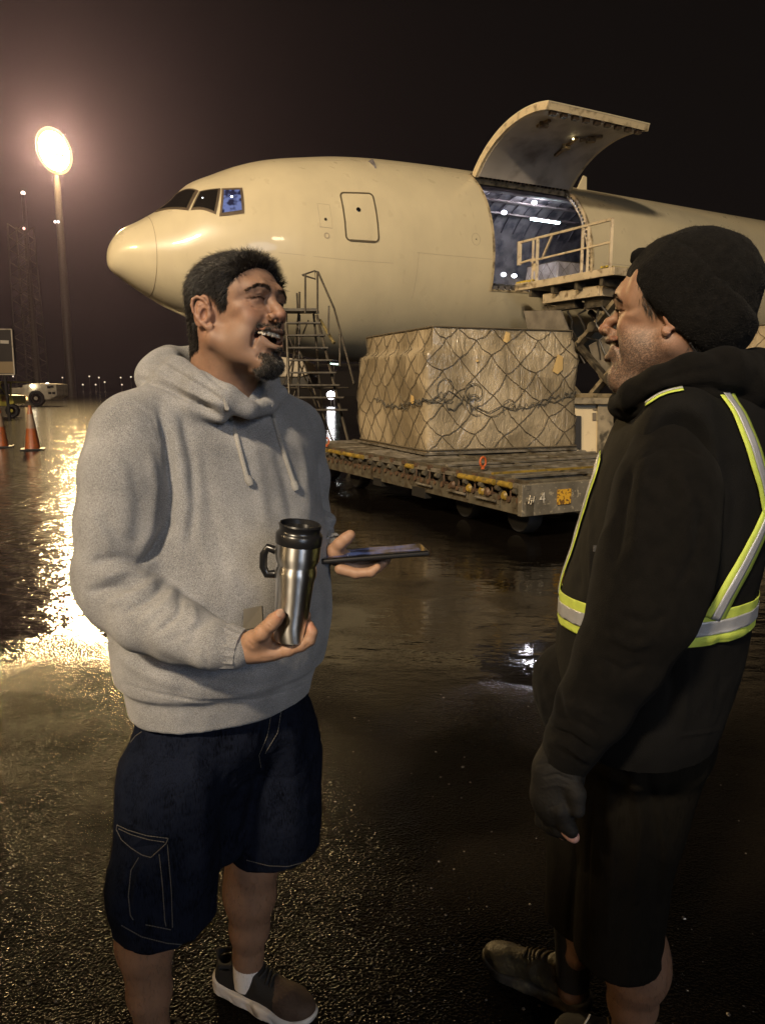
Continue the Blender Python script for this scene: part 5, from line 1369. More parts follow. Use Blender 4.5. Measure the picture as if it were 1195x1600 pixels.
def teeth_obj(M4, parent, info, lower=False, o={}):
    s = Sculpt((-.032, .045, -.095), (.032, .105, -.035), .0009)
    ws = [.0042, .0034, .0037, .0033, .0034, .0040]; x = 0; mw = info['mw']
    for sgn in (-1, 1):
        ang = .0021
        for i, w in enumerate(ws):
            xc = ang+w; ang += 2*w+.0002
            if xc > mw*(o.get('teeth', .84)+.04): break
            y_ = .0920-.0215*(xc/mw)**2; hgt = (.0054, .0050, .0050, .0046, .0044, .0042)[i]
            zt = info['zc'](xc)+info['rz'](min(xc, mw*.9))-(.0005+hgt*.75) if not lower else info['zc'](xc)-info['rz'](min(xc, mw*.9))+.0005
            M = rotm(('Z', -sgn*math.degrees(math.atan(2*.0215*xc/mw**2))))
            s.rbox((sgn*xc, y_+.0002-(.003 if lower else 0)-.0035*(xc/mw)**2, zt), (w*1.02, .0034, hgt), .0010, .0008, M)
    xs_ = [mw*o.get('teeth', .84)*(-1+2*i/14) for i in range(15)]
    s.chain([(x, .0915-.0245*(x/mw)**2, info['zc'](x)+(info['rz'](x)-.004 if not lower else -info['rz'](x)+.001)) for x in xs_], .0026, .001)
    V, F_ = s.mesh()
    if len(V): link('lower_teeth' if lower else 'upper_teeth', np_mesh('teeth', xf(M4, V), F_), parent, M_teeth)
    # gum / tongue
    s = Sculpt((-.036, .02, -.105), (.036, .10, -.03), .0018)
    s.ell((0, .066, info['zc'](0)-info['rz'](0)-.001), (.020, .024, .0060), .002)
    V, F_ = s.mesh(); link('tongue', np_mesh('tongue', xf(M4, V), F_), parent, mat('tongue', (.16, .04, .035), .3))
# ------------------------------------------------------------------ laughing man in the grey hoodie
man1 = empty('person', (-.30, 1.52, 0), 'laughing man in grey hoodie and denim shorts holding a steel travel mug and a tablet', 'person')
HM1 = frame(-120, 9, -7, (-.279, 1.46, 1.637), .975)
o1 = dict(open=1.0, jaw=.006, nose_len=.0, nose_w=1.15, nose_drop=.005, mouth_w=.032, smile=.012, stubble=.30, brow=.6, neck=(0, -.040, -.195), double=False)
def to_local(M4, p): return M4.inverted() @ Vector(p)
o1['neck'] = tuple(to_local(HM1, at(352, 640, 1.50)))
rnd1 = np.random.default_rng(11)
V1, F1, inf1 = build_head(o1)
N1 = vnormals(V1, F1)
TONE1 = (.245, .142, .092)
C1 = skin_colors(V1, N1, inf1, TONE1, o1)
# hair region, seen from the side (y forward, z up)
HP1 = [(.085, .092), (.082, .077), (.075, .068), (.068, .060), (.065, .044), (.052, .032), (.043, .014), (.036, -.006), (.022, -.010), (.012, .012), (.0, .024), (-.014, .026), (-.028, .014), (-.034, -.012), (-.037, -.036), (-.044, -.056), (-.056, -.070), (-.13, -.074), (-.13, .16), (.082, .16)]
def soft_mask(V, poly, amp=.004):
    j = rnd1.normal(0, amp, (len(V), 2)); return in_poly(V[:, 1]+j[:, 0], V[:, 2]+j[:, 1], poly)
ear1 = (np.abs(V1[:, 0]) > .0765) & (V1[:, 1] > -.045) & (V1[:, 1] < .010) & (V1[:, 2] < .028) & (V1[:, 2] > -.052)
hm1 = soft_mask(V1, HP1, .002) & ~ear1 & (V1[:, 2] > -.1)
C1[hm1] = [.012, .010, .008]
# goatee region
def goatee(V):
    x, y, z = V.T; ax = np.abs(x); jz = inf1['jz']
    q = x/.034
    mous = (ax < .036) & (z < -.0395-.003*q*q+.002) & (z > -.0500-.020*np.clip(q*q-.25, 0, 1)) & (y > .06)
    side = (ax > .0345) & (ax < .0378) & (z < -.050) & (z > -.098) & (y > .055)
    chin = (ax < .030) & (z < -.099+.2*ax) & (z > -.135) & (y > .056)
    soul = (ax < .008) & (z < -.084) & (z > -.096) & (y > .07)
    return (mous | chin | soul)
du_, _ = pl_dist(V1, inf1['up']); dl_, _ = pl_dist(V1, inf1['lo'])
gm1 = goatee(V1+rnd1.normal(0, .0012, V1.shape)) & (du_ > .0034) & (dl_ > .0066)
C1[gm1] = C1[gm1]*.45+np.array([.018, .014, .011])*.55
me = np_mesh('head', xf(HM1, V1), F1, C1); head1 = link('body', me, None, M_skin2); world_parent(head1, man1)
eyes_obj(HM1, head1, (0.25, 1, -.05)); teeth_obj(HM1, head1, inf1)
def hair_cap(V, F_, N, mask, thick, rnd, name='hair'):
    m = mask.astype(float); E_ = np.concatenate([F_[:, [0, 1]], F_[:, [1, 2]]])
    mm = m.copy()
    for _ in range(16):
        s_ = np.bincount(E_[:, 0], mm[E_[:, 1]], len(V))+np.bincount(E_[:, 1], mm[E_[:, 0]], len(V)); c = np.bincount(E_.ravel(), minlength=len(V)); mm = s_/np.maximum(c, 1)*.5+mm*.5
    t = thick(V)*smooth(.45, 1.0, mm)-.0006
    keep = (mm[F_] > .3).all(1); f = F_[keep]; idx = np.unique(f); re = np.full(len(V), -1); re[idx] = np.arange(len(idx))
    return (V+N*t[:, None])[idx], re[f], t
def th1(V):
    x, y, z = V.T
    b = .0020+.0085*smooth(.02, .08, z)+.002*smooth(.0, -.06, y)*smooth(.0, .04, z)
    return b*(1+.22*vnoise(V*[1, .45, 1], 110, 2, 5))
Vc, Fc, t1 = hair_cap(V1, F1, N1, hm1, th1, rnd1)
P, I = sample(V1, F1, hm1.astype(float), 24000, rnd1); Nn = N1[I]; y, z = P[:, 1], P[:, 2]
top_ = smooth(.03, .08, z)
Dr = np.stack([np.sign(P[:, 0])*.15+rnd1.normal(0, .25, len(P)), -1+rnd1.normal(0, .30, len(P))+.9*top_*smooth(.02, .09, y), -.9*(1-top_)+.55*top_*smooth(-.02, .08, y)+rnd1.normal(0, .2, len(P))], 1)
Dr -= Nn*(Dr*Nn).sum(1, keepdims=True)
fr_ = smooth(.045, .07, P[:, 1])*smooth(.03, .06, P[:, 2]); Dr += fr_[:, None]*(Nn*.5+np.array([.2, 1.0, .45])); lens = (.010+.011*top_)*(.6+.7*rnd1.random(len(P))); lens *= smooth(-.10, -.03, z)*.6+.4
Vs, Fs = strands(P+Nn*t1[I][:, None]*.75, Dr, Nn, lens, .00042, rnd1, 4, .55, (0, -.2, -1), .35, .9)
col = np.tile([.0095, .0072, .0055], (len(P), 1))*(.6+.9*rnd1.random((len(P), 1))); g_ = rnd1.random(len(P)) < .05; col[g_] = [.10, .088, .075]
cv = np.repeat(col, 3*5, 0)
Va = np.concatenate([Vc, Vs]); Fa = np.concatenate([Fc, Fs+len(Vc)]); Ca = np.concatenate([np.tile([.008, .0065, .0055], (len(Vc), 1)), cv])
me = np_mesh('hair', xf(HM1, Va), Fa, Ca); ho = link('hair', me, None, [M_hair, M_scalp]); world_parent(ho, man1)
me.polygons.foreach_set('material_index', np.concatenate([np.ones(len(Fc), int), np.zeros(len(Fs), int)]))
# stray wisps at the crown and fringe
# beard
P, I = sample(V1, F1, gm1.astype(float), 5200, rnd1); Nn = N1[I]; z = P[:, 2]; chin = smooth(-.080, -.105, z)
Dr = np.stack([np.sign(P[:, 0])*.35+rnd1.normal(0, .3, len(P)), .15+.1*chin+rnd1.normal(0, .2, len(P)), -1+rnd1.normal(0, .25, len(P))], 1)
lens = (.0042+.0034*chin)*(.6+.7*rnd1.random(len(P)))
Vs, Fs = strands(P, Dr, Nn, lens, .00036, rnd1, 4, .45, (0, 0, -1), .3, .7)
col = np.tile([.010, .008, .007], (len(P), 1)); g_ = rnd1.random(len(P)) < .10+.22*chin; col[g_] = [.17, .15, .13]
bo = link('beard', np_mesh('beard', xf(HM1, Vs), Fs, np.repeat(col, 15, 0)), None, M_hair); world_parent(bo, man1)
# eyebrows and lashes
def brows(V, F_, N, M4, parent, rnd, n=330, col=(.010, .008, .007), dens=1):
    Vv = []; Ff = []; off = 0
    for sx_ in (-1, 1):
        pl = np.array([(sx_*.010, .092, .0225), (sx_*.024, .094, .0275), (sx_*.040, .081, .0280), (sx_*.055, .058, .0190)])
        pl2 = pl[:, [0, 2]]; d, t = pl_dist(V[:, [0, 2]], pl2); m = (d < .0037*(1-.45*t)).astype(float)*(V[:, 1] > .035)*(t > .01)
        if m.sum() < 5: continue
        P, I = sample(V, F_, m, n, rnd); _, tt = pl_dist(P[:, [0, 2]], pl2)
        Dr = np.stack([sx_*(.35+.9*tt), -.5*tt, .75-1.15*tt], 1)+rnd.normal(0, .12, (n, 3))
        a, b = strands(P, Dr, N[I], .0052*(.7+.6*rnd.random(n)), .00030, rnd, 3, .35, (0, 0, -1), .1, .2)
        Vv.append(a); Ff.append(b+off); off += len(a)
    if Vv:
        Va = np.concatenate(Vv); o_ = link('eyebrow', np_mesh('eyebrow', xf(M4, Va), np.concatenate(Ff), np.tile(col, (len(Va), 1))), None, M_hair); world_parent(o_, parent)
def lashes(M4, parent, rnd, n=90):
    Vv = []; Ff = []; off = 0; ex, ey, ez = EYE_P
    for sx_ in (-1, 1):
        pl = np.array([(sx_*.0175, .0830, ez+.0012), (sx_*.024, .0855, ez+.0030), (sx_*.033, .0845, ez+.0030), (sx_*.0445, .0760, ez-.0010)])
        t = rnd.random(n)*2.999; i = t.astype(int); P = pl[i]+(pl[i+1]-pl[i])*(t-i)[:, None]
        D = np.stack([sx_*(.2+.35*t), 1.0-.3*t, -.15+0*t], 1)+rnd.normal(0, .12, (n, 3)); Nn = np.tile([0, .5, .85], (n, 1))
        a, b = strands(P, D, Nn, .0070*(.7+.5*rnd.random(n)), .00030, rnd, 3, .0, (0, 0, 1), .35, .1)
        Vv.append(a); Ff.append(b+off); off += len(a)
    Va = np.concatenate(Vv); o_ = link('eyelashes', np_mesh('eyelashes', xf(M4, Va), np.concatenate(Ff), np.tile((.006, .005, .004), (len(Va), 1))), None, M_hair); world_parent(o_, parent)
brows(V1, F1, N1, HM1, man1, rnd1)
lashes(HM1, man1, rnd1)
# ------------------------------------------------------------------ clothes and limbs of the man in grey
def heather(name, c1, c2, scale=420, bump=.0008, rough=.9):
    m = bpy.data.materials.new(name); m.use_nodes = True; nt = m.node_tree; N = nt.nodes; L = nt.links; b = N['Principled BSDF']
    t = N.new('ShaderNodeTexCoord')
    n = N.new('ShaderNodeTexNoise'); n.inputs['Scale'].default_value = scale; n.inputs['Detail'].default_value = 3; n.inputs['Roughness'].default_value = .7; L.new(t.outputs['Object'], n.inputs['Vector'])
    n2 = N.new('ShaderNodeTexNoise'); n2.inputs['Scale'].default_value = 14; n2.inputs['Detail'].default_value = 4; L.new(t.outputs['Object'], n2.inputs['Vector'])
    a = N.new('ShaderNodeMath'); a.operation = 'MULTIPLY_ADD'; L.new(n2.outputs[0], a.inputs[0]); a.inputs[1].default_value = .25; L.new(n.outputs[0], a.inputs[2])
    cr = N.new('ShaderNodeValToRGB'); cr.color_ramp.elements[0].position = .48; cr.color_ramp.elements[0].color = (*c1, 1); cr.color_ramp.elements[1].position = .78; cr.color_ramp.elements[1].color = (*c2, 1)
    L.new(a.outputs[0], cr.inputs[0]); L.new(cr.outputs[0], b.inputs['Base Color'])
    bp = N.new('ShaderNodeBump'); bp.inputs['Distance'].default_value = bump; L.new(n.outputs[0], bp.inputs['Height']); L.new(bp.outputs[0], b.inputs['Normal'])
    b.inputs['Roughness'].default_value = rough; b.inputs['Sheen Weight'].default_value = .12; b.inputs['Sheen Roughness'].default_value = .6; b.inputs['Specular IOR Level'].default_value = .2
    return m
def crease(V, sc_, seed, st=(1, 1, .5)):
    return .55-np.abs(vnoise(V*np.array(st)+.05*vnoise(V, sc_*.6, 1, seed+5)[:, None], sc_, 2, seed))*1.6
M_fleece = heather('grey_fleece', (.10, .101, .107), (.35, .35, .355), 700)
def pt(px, py, Y): return tuple(at(px, py, Y))
def rm(px, Y, py=900): return px*(Y*.99+.04)/1155
def zz(py, Y): return at(600, py, Y).z
def sec(py, Y, pc, a, b, ang):
    p = at(pc, py, Y); return (p.z, p.x, p.y, a, b, R(ang))
s = Sculpt((-.66, 1.08, .80), (.02, 1.86, 1.62), .0046)
A1 = 38.5
tor = [sec(1090, 1.50, 348, .198, .152, A1), sec(1068, 1.50, 348, .203, .158, A1), sec(1047, 1.50, 349, .209, .165, A1), sec(1035, 1.50, 349, .224, .180, A1), sec(1000, 1.50, 350, .232, .190, A1), sec(950, 1.50, 351, .236, .196, A1),
       sec(850, 1.51, 345, .234, .184, A1), sec(760, 1.52, 338, .232, .166, A1), sec(700, 1.52, 333, .232, .150, A1), sec(655, 1.53, 330, .205, .130, A1), sec(618, 1.53, 335, .150, .112, A1), sec(596, 1.53, 340, .11, .095, A1)]
s.loft(tor, .0)
s.ell(pt(365, 900, 1.43), (.15, .12, .13), .06)                   # belly
# slope of the shoulders
s.cone(pt(345, 628, 1.52), pt(212, 668, 1.39), .066, .068, .05); s.cone(pt(345, 628, 1.55), pt(456, 672, 1.66), .066, .072, .05)
# near arm
s.chain([pt(204, 690, 1.38), pt(194, 745, 1.35), pt(185, 820, 1.33), pt(184, 890, 1.32)], [.073, .075, .073, .072], .028)
s.chain([pt(184, 890, 1.32), pt(187, 926, 1.31), pt(230, 962, 1.27), pt(280, 985, 1.24), pt(330, 1006, 1.22)], [.071, .064, .061, .053, .044], .02)
s.chain([pt(330, 1006, 1.22), pt(366, 1016, 1.215)], [.039, .0325], .012)
s.ell(pt(148, 905, 1.34), (.035, .05, .055), .03)
# far arm, mostly behind the chest
s.chain([pt(462, 690, 1.66), pt(474, 745, 1.68), pt(478, 800, 1.68)], [.062, .056, .052], .03)
s.chain([pt(478, 800, 1.68), pt(488, 830, 1.64), pt(500, 848, 1.60)], [.050, .043, .036], .02)
s.chain([pt(500, 850, 1.60), pt(514, 858, 1.575)], [.032, .030], .006)
s.ell(pt(512, 812, 1.62), (.018, .02, .016), .012)
# hood: a thick double roll round the neck, heaped behind and left
hood = [(388, 640, 1.385, 13), (352, 622, 1.375, 18), (312, 602, 1.39, 20), (276, 582, 1.44, 21), (258, 570, 1.52, 22), (266, 562, 1.62, 20), (310, 566, 1.68, 24), (372, 580, 1.67, 20), (420, 600, 1.62, 17), (434, 616, 1.55, 14), (418, 634, 1.47, 12), (392, 642, 1.40, 12)]
s.chain([pt(*q[:3]) for q in hood], [rm(q[3], q[2]) for q in hood], .012)
hood2 = [(345, 650, 1.38, 10), (300, 632, 1.39, 16), (262, 608, 1.43, 21), (244, 590, 1.50, 25), (248, 580, 1.62, 26), (300, 585, 1.70, 28), (380, 600, 1.68, 22)]
s.chain([pt(*q[:3]) for q in hood2], [rm(q[3], q[2]) for q in hood2], .020)
s.cone(pt(352, 650, 1.50), pt(345, 540, 1.52), .062, .072, .008, 'sub')
s.cone(pt(372, 640, 1.42), pt(372, 590, 1.44), .026, .034, .010, 'sub')
def fleece_post(V, F_):
    N_ = vnormals(V, F_)
    # soft irregular drape
    V = V+N_*((.0050*vnoise(V*[1, 1, .55], 9, 2, 3)+.0022*vnoise(V*[1, 1, .6], 24, 2, 4)+.0022*crease(V, 11, 41))[:, None])
    L_ = [([(250, 640), (262, 690), (268, 760), (263, 820), (243, 862), (222, 880)], 6.5, -.014), ([(268, 650), (283, 720), (292, 790), (281, 860)], 12, .007),
          ([(282, 640), (300, 720), (303, 800), (296, 850)], 7, -.006), ([(318, 700), (330, 800), (352, 880)], 9, -.0035), ([(300, 770), (316, 850), (340, 920)], 8, .0035),
          ([(232, 700), (243, 760), (236, 830), (222, 860)], 9, .006), ([(205, 720), (218, 780), (212, 840)], 10, -.003),
          ([(140, 880), (185, 872), (232, 884)], 8, -.006), ([(150, 905), (200, 893), (236, 902)], 8, .006), ([(140, 925), (190, 915), (228, 918)], 6, -.007), ([(165, 948), (215, 925), (248, 905)], 7, .006),
          ([(190, 960), (235, 935), (258, 912)], 5, -.006), ([(215, 975), (258, 945), (275, 918)], 8, .0055), ([(245, 990), (280, 958), (283, 930)], 5, -.0055), ([(285, 1000), (305, 970), (300, 945)], 7, .004), ([(262, 1005), (300, 985), (330, 970)], 6, -.003),
          ([(160, 800), (185, 840), (225, 850)], 12, -.004), ([(135, 790), (160, 830), (180, 860)], 9, .003),
          ([(165, 652), (190, 632), (215, 633), (240, 655), (252, 700)], 1.8, -.0022), ([(215, 592), (255, 602), (300, 628), (350, 655)], 5, -.009), ([(240, 560), (275, 580), (315, 605), (352, 630)], 3.2, -.007), ([(268, 606), (292, 622), (330, 640)], 3, -.008), ([(230, 572), (262, 594), (300, 612), (340, 632)], 4, .006), ([(300, 560), (330, 590), (365, 618)], 3, -.004), ([(420, 600), (400, 630)], 3, -.006),
          ([(225, 1010), (300, 1058), (390, 1075), (470, 1060)], 10, -.004), ([(180, 1020), (230, 1055), (290, 1075)], 9, .004), ([(188, 1068), (240, 1083), (310, 1096), (400, 1094), (460, 1078), (500, 1058)], 1.8, -.0028),
          ([(430, 690), (448, 760), (462, 830)], 9, -.0045), ([(455, 660), (478, 740), (486, 820)], 9, .004), ([(395, 680), (408, 760), (415, 830)], 10, .003), ([(490, 700), (500, 770), (497, 840)], 6, -.004),
          ([(500, 830), (512, 822), (522, 828)], 3, -.004), ([(495, 810), (508, 800), (518, 806)], 3, -.004), ([(322, 1000), (322, 1096)], 1.6, -.002), ([(384, 955), (380, 1000)], 2.5, -.002), ([(340, 990), (372, 980)], 1.8, -.002)]
    return folds(V, F_, L_)
hoodie1 = sculpt_obj('hoodie', s, M_fleece, man1, fleece_post, rel=2)
bpy.context.view_layer.update()
def bvh(o): return BVHTree.FromPolygons([o.matrix_world @ v.co for v in o.data.vertices], [tuple(p.vertices) for p in o.data.polygons])
B1 = bvh(hoodie1); EYEV = Vector((0, 0, EYE))
def hit(B, px, py, off=.003, fallback=1.4):
    p, n, i, d = B.ray_cast(EYEV, ray(px, py))
    if p is None: return at(px, py, fallback) if fallback else None
    return p-ray(px, py)*off
M_cord = heather('drawcord', (.16, .155, .15), (.36, .35, .33), 700, .0006)
for pts in ([(351, 622), (355, 638), (362, 655), (370, 685), (378, 715), (385, 742), (388, 748)], [(424, 634), (428, 652), (436, 682), (445, 712), (455, 742), (460, 756)]):
    P = [hit(B1, x, y, .004) for x, y in pts]; P[0] = hit(B1, *pts[0], -.002); m = MB(); m.tube(P, [.0025, .0042]+[.0046]*(len(P)-3)+[.0050], 8)
    e = P[-1]; d = (P[-1]-P[-2]).normalized(); m.tube([e-d*.004, e+d*.004, e+d*.013], [.0068, .0080, .0062], 10)
    sub(m.build('drawstring', M_cord, None, smooth=True), hoodie1)
# pocket label edge seen left of the mug
P = [hit(B1, x, y, .0025) for x, y in ((381, 952), (409, 946), (411, 978), (380, 985))]
m = MB(); m.poly(P, (P[0]-EYEV).normalized()*.0015); sub(m.build('pocket_edge', mat('pocket_lining', (.20, .18, .145), .9), None), hoodie1)
# ribbed cuff of the near sleeve
def rib(name, a, b, ra, rb, par, matl, n=30):
    a, b = Vector(a), Vector(b); m = MB(); prof = []
    for i in range(9):
        t = i/8; r_ = ra+(rb-ra)*t+.0016*math.sin(math.pi*t); prof.append((r_, (b-a).length*t))
    prof += [(rb*.9, (b-a).length+.001), (rb*.86, (b-a).length-.02)]
    m.lathe(prof, a, b-a, 48)
    m.v = [tuple(Vector(v)+((Vector(v)-(a+(b-a)*max(0, min(1, (Vector(v)-a).dot(b-a)/(b-a).length_squared)))).normalized())*(.0012*math.sin((k % 48)*2*math.pi*16/48+1.5)+.0008*math.sin((k % 48)*.7+k//48))) for k, v in enumerate(m.v)]
    return sub(m.build(name, matl, None, smooth=True), par)
rib('cuff', pt(326, 1004, 1.222), pt(376, 1015, 1.213), .0420, .0345, hoodie1, M_fleece)
rib('cuff', pt(501, 848, 1.60), pt(521, 855, 1.565), .031, .0285, hoodie1, M_fleece)

# denim shorts
M_denim = bpy.data.materials.new('dark_denim'); M_denim.use_nodes = True
def denim_nodes(m, ca, cb, warp=520):
    nt = m.node_tree; N = nt.nodes; L = nt.links; b = N['Principled BSDF']; t = N.new('ShaderNodeTexCoord')
    mp = N.new('ShaderNodeMapping'); mp.inputs['Scale'].default_value = (1, 1, .12); L.new(t.outputs['Object'], mp.inputs[0])
    n = N.new('ShaderNodeTexNoise'); n.inputs['Scale'].default_value = warp; n.inputs['Detail'].default_value = 2; L.new(mp.outputs[0], n.inputs['Vector'])
    n2 = N.new('ShaderNodeTexNoise'); n2.inputs['Scale'].default_value = 26; n2.inputs['Detail'].default_value = 7; n2.inputs['Roughness'].default_value = .7; L.new(t.outputs['Object'], n2.inputs['Vector'])
    a = N.new('ShaderNodeMath'); a.operation = 'MULTIPLY_ADD'; L.new(n2.outputs[0], a.inputs[0]); a.inputs[1].default_value = .9; L.new(n.outputs[0], a.inputs[2])
    cr = N.new('ShaderNodeValToRGB'); cr.color_ramp.elements[0].position = .7; cr.color_ramp.elements[0].color = (*ca, 1); cr.color_ramp.elements[1].position = 1.15 if 0 else 1.0; cr.color_ramp.elements[1].color = (*cb, 1)
    L.new(a.outputs[0], cr.inputs[0]); L.new(cr.outputs[0], b.inputs['Base Color']); b.inputs['Roughness'].default_value = .95; b.inputs['Specular IOR Level'].default_value = .05
    bp = N.new('ShaderNodeBump'); bp.inputs['Distance'].default_value = .0006; L.new(n.outputs[0], bp.inputs['Height']); L.new(bp.outputs[0], b.inputs['Normal'])
denim_nodes(M_denim, (.0010, .0015, .0036), (.0062, .0082, .0160))
s = Sculpt((-.60, 1.18, .36), (.02, 1.80, .95), .0046)
zN = zz(1488, 1.285); zF = zz(1362, 1.49)
ZL = lambda py, Y, px, z: None
def secz(z, x, y, a, b, ang): return (z, x, y, a, b, R(ang))
def X_at(px, z, Y): zc = Y*cP-(z-EYE)*sP; return (px-CX)/FOC*zc
near = [secz(zN, X_at(256, zN, 1.385), 1.385, .107, .100, 30), secz(.50, X_at(256, .50, 1.39), 1.39, .110, .100, 30), secz(.60, X_at(264, .60, 1.40), 1.40, .111, .104, 30), secz(.74, X_at(282, .74, 1.43), 1.43, .120, .125, 30), secz(.80, X_at(300, .80, 1.46), 1.46, .105, .115, 30), secz(.93, X_at(320, .93, 1.48), 1.48, .09, .09, 30)]
far = [secz(zF, X_at(429, zF, 1.585), 1.585, .108, .100, 30), secz(.52, X_at(432, .52, 1.585), 1.585, .108, .104, 30), secz(.66, X_at(428, .66, 1.58), 1.58, .112, .112, 30), secz(.78, X_at(410, .78, 1.56), 1.56, .115, .125, 30), secz(.93, X_at(370, .93, 1.53), 1.53, .09, .09, 30)]
s.loft(near, .0); s.loft(far, .03); s.cone(pt(350, 1190, 1.48), pt(352, 1322, 1.47), .075, .035, .035)
s.loft([secz(.70, X_at(345, .70, 1.50), 1.50, .10, .10, A1), secz(.78, X_at(345, .78, 1.50), 1.50, .180, .138, A1), secz(.84, X_at(345, .84, 1.50), 1.50, .176, .130, A1), secz(.93, X_at(345, .93, 1.50), 1.50, .165, .12, A1)], .03)
# hollow the leg openings
for sc_, zb in ((near, zN), (far, zF)):
    s.loft([(zb-.03, sc_[0][1], sc_[0][2], sc_[0][3]-.009, sc_[0][4]-.009, sc_[0][5]), (zb+.04, sc_[1][1], sc_[1][2], sc_[1][3]-.016, sc_[1][4]-.016, sc_[0][5])], .004, 'sub')
# bellows pocket on the near thigh
s.ell(pt(208, 1392, 1.345), (.050, .060, .072), .03)
def denim_post(V, F_):
    N_ = vnormals(V, F_)
    V = V+N_*((.0045*vnoise(V*[1, 1, .4], 13, 2, 8)+.0022*vnoise(V*[1, 1, .5], 34, 2, 9)+.0045*crease(V, 12, 43, (1, 1, .45))+.0016*crease(V, 32, 44, (.8, .8, 1)))[:, None])
    return folds(V, F_, [([(420, 1120), (412, 1200), (388, 1290), (370, 1330)], 9, -.010), ([(345, 1140), (350, 1240), (352, 1330)], 14, -.004), ([(300, 1150), (318, 1260), (318, 1400)], 12, .004),
        ([(452, 1130), (462, 1230), (458, 1330)], 13, .005), ([(482, 1120), (492, 1230), (488, 1330)], 8, -.004), ([(230, 1140), (240, 1220), (222, 1290)], 12, .004),
        ([(188, 1300), (230, 1325), (262, 1310)], 4, -.004), ([(205, 1335), (202, 1400), (208, 1440)], 4, -.005), ([(226, 1345), (214, 1380), (208, 1420)], 5, .005), ([(264, 1320), (268, 1400), (270, 1450)], 3, -.003),
        ([(200, 1445), (240, 1466), (300, 1476), (330, 1466)], 3, -.002), ([(190, 1280), (225, 1300), (263, 1306)], 3, .004), ([(415, 1120), (430, 1110)], 4, .003), ([(280, 1340), (300, 1420), (300, 1470)], 8, -.0035), ([(390, 1150), (398, 1100)], 3, .003)])
shorts1 = sculpt_obj('shorts', s, M_denim, man1, denim_post, rel=2)
bpy.context.view_layer.update(); BS = bvh(shorts1)
M_thread = mat('stitching_thread', (.07, .064, .056), .8)
def stitch(B, pts, par, dash=4.2, r_=.0009, off=.0016, matl=None, gap=1.6):
    pl = [Vector((*p, 0)) for p in pts]; m = MB(); segs = []
    for a, b in zip(pl, pl[1:]):
        L_ = (b-a).length; n = max(1, int(L_/dash))
        for i in range(n):
            p = a+(b-a)*(i/n); q = a+(b-a)*((i+1)/n-gap/max(L_, 1)*.5)
            A_, Bq = hit(B, p.x, p.y, off, None), hit(B, q.x, q.y, off, None)
            if A_ and Bq and (A_-Bq).length < .02: m.tube([A_, Bq], r_, 5)
    return sub(m.build('stitching', matl or M_thread, None), par)
flap = [(183, 1289), (200, 1297), (230, 1306), (263, 1310), (260, 1318), (236, 1340), (222, 1336), (205, 1325), (190, 1312), (182, 1296)]
P = [hit(BS, x, y, .0035) for x, y in flap]
m = MB(); m.poly(P, (P[0]-EYEV).normalized()*.0025); fl = sub(m.build('pocket_flap', M_denim, None, bevel=.001), shorts1)
stitch(BS, flap+[flap[0]], shorts1, off=.007); stitch(BS, [(186, 1295), (205, 1304), (232, 1312), (258, 1316)], shorts1, off=.007)
stitch(BS, [(217, 1340), (205, 1360), (201, 1400), (204, 1430), (209, 1438)], shorts1); stitch(BS, [(249, 1335), (254, 1380), (258, 1440), (260, 1448)], shorts1); stitch(BS, [(262, 1320), (268, 1390), (270, 1450)], shorts1)
stitch(BS, [(228, 1445), (268, 1453)], shorts1); stitch(BS, [(190, 1446), (222, 1464), (262, 1474), (300, 1477), (330, 1469)], shorts1, 3.5)
stitch(BS, [(385, 1344), (420, 1353), (450, 1354), (480, 1346), (500, 1336)], shorts1, 3.5); stitch(BS, [(200, 1140), (204, 1160), (212, 1150), (222, 1143)], shorts1); stitch(BS, [(424, 1115), (418, 1150), (405, 1180), (408, 1200)], shorts1); stitch(BS, [(440, 1108), (434, 1145), (414, 1178)], shorts1)

# legs, part of the body
def limb(s_, pts, rs, k=.012): s_.chain(pts, rs, k)
def leg_mesh(knee, calf, ankle, heel, toe, name, par, tone, r_=(.060, .056, .034), lo=None, hi=None, rs=3):
    P_ = np.array([knee, calf, ankle]); lo = P_.min(0)-.09; hi = P_.max(0)+.09; lo[2] = min(lo[2], .03)
    s = Sculpt(lo, hi, .0035); kn, ca, an = Vector(knee), Vector(calf), Vector(ankle)
    s.chain([kn, kn.lerp(ca, .5), ca, ca.lerp(an, .55), an], [r_[0], r_[0]*.95, r_[1], r_[1]*.80, r_[2]], .02)
    back = Vector(heel)-Vector(toe); back.z = 0; back.normalize()
    q_ = r_[1]/.056; s.ell(ca+back*.018*q_+Vector((0, 0, .03)), (.046*q_, .046*q_, .085), .03)
    s.cone(an, an+Vector((0, 0, -.05)), r_[2], .036, .02)
    V, F_ = s.mesh(); V = relax(V, F_, 2); n_ = vnoise(V, 40, 3, 4); col = np.array(tone)*(1+.12*n_+.06*vnoise(V, 300, 2, 6))[:, None]
    o = link(name, np_mesh(name, V, F_, np.clip(col, .002, 1)), None, M_skin2)
    rh = np.random.default_rng(3); P, I = sample(V, F_, (V[:, 2] < kn.z-.02).astype(float), 1500, rh); Nn = vnormals(V, F_)[I]
    a, b = strands(P, np.tile([0., 0, -1], (len(P), 1))+rh.normal(0, .5, (len(P), 3)), Nn, .011*(.4+rh.random(len(P))), .00022, rh, 3, .5, (0, 0, -1), .4, .5); LEGH.append((a, b))
    return o
def leg_hair(par):
    Vs = np.concatenate([a for a, b in LEGH]); k = 0; Fs = []
    for a, b in LEGH: Fs.append(b+k); k += len(a)
    LEGH.clear(); world_parent(link('leg_hair', np_mesh('leg_hair', Vs, np.concatenate(Fs), np.tile([.010, .008, .006], (len(Vs), 1))), None, M_hair), par)
LEGH = []
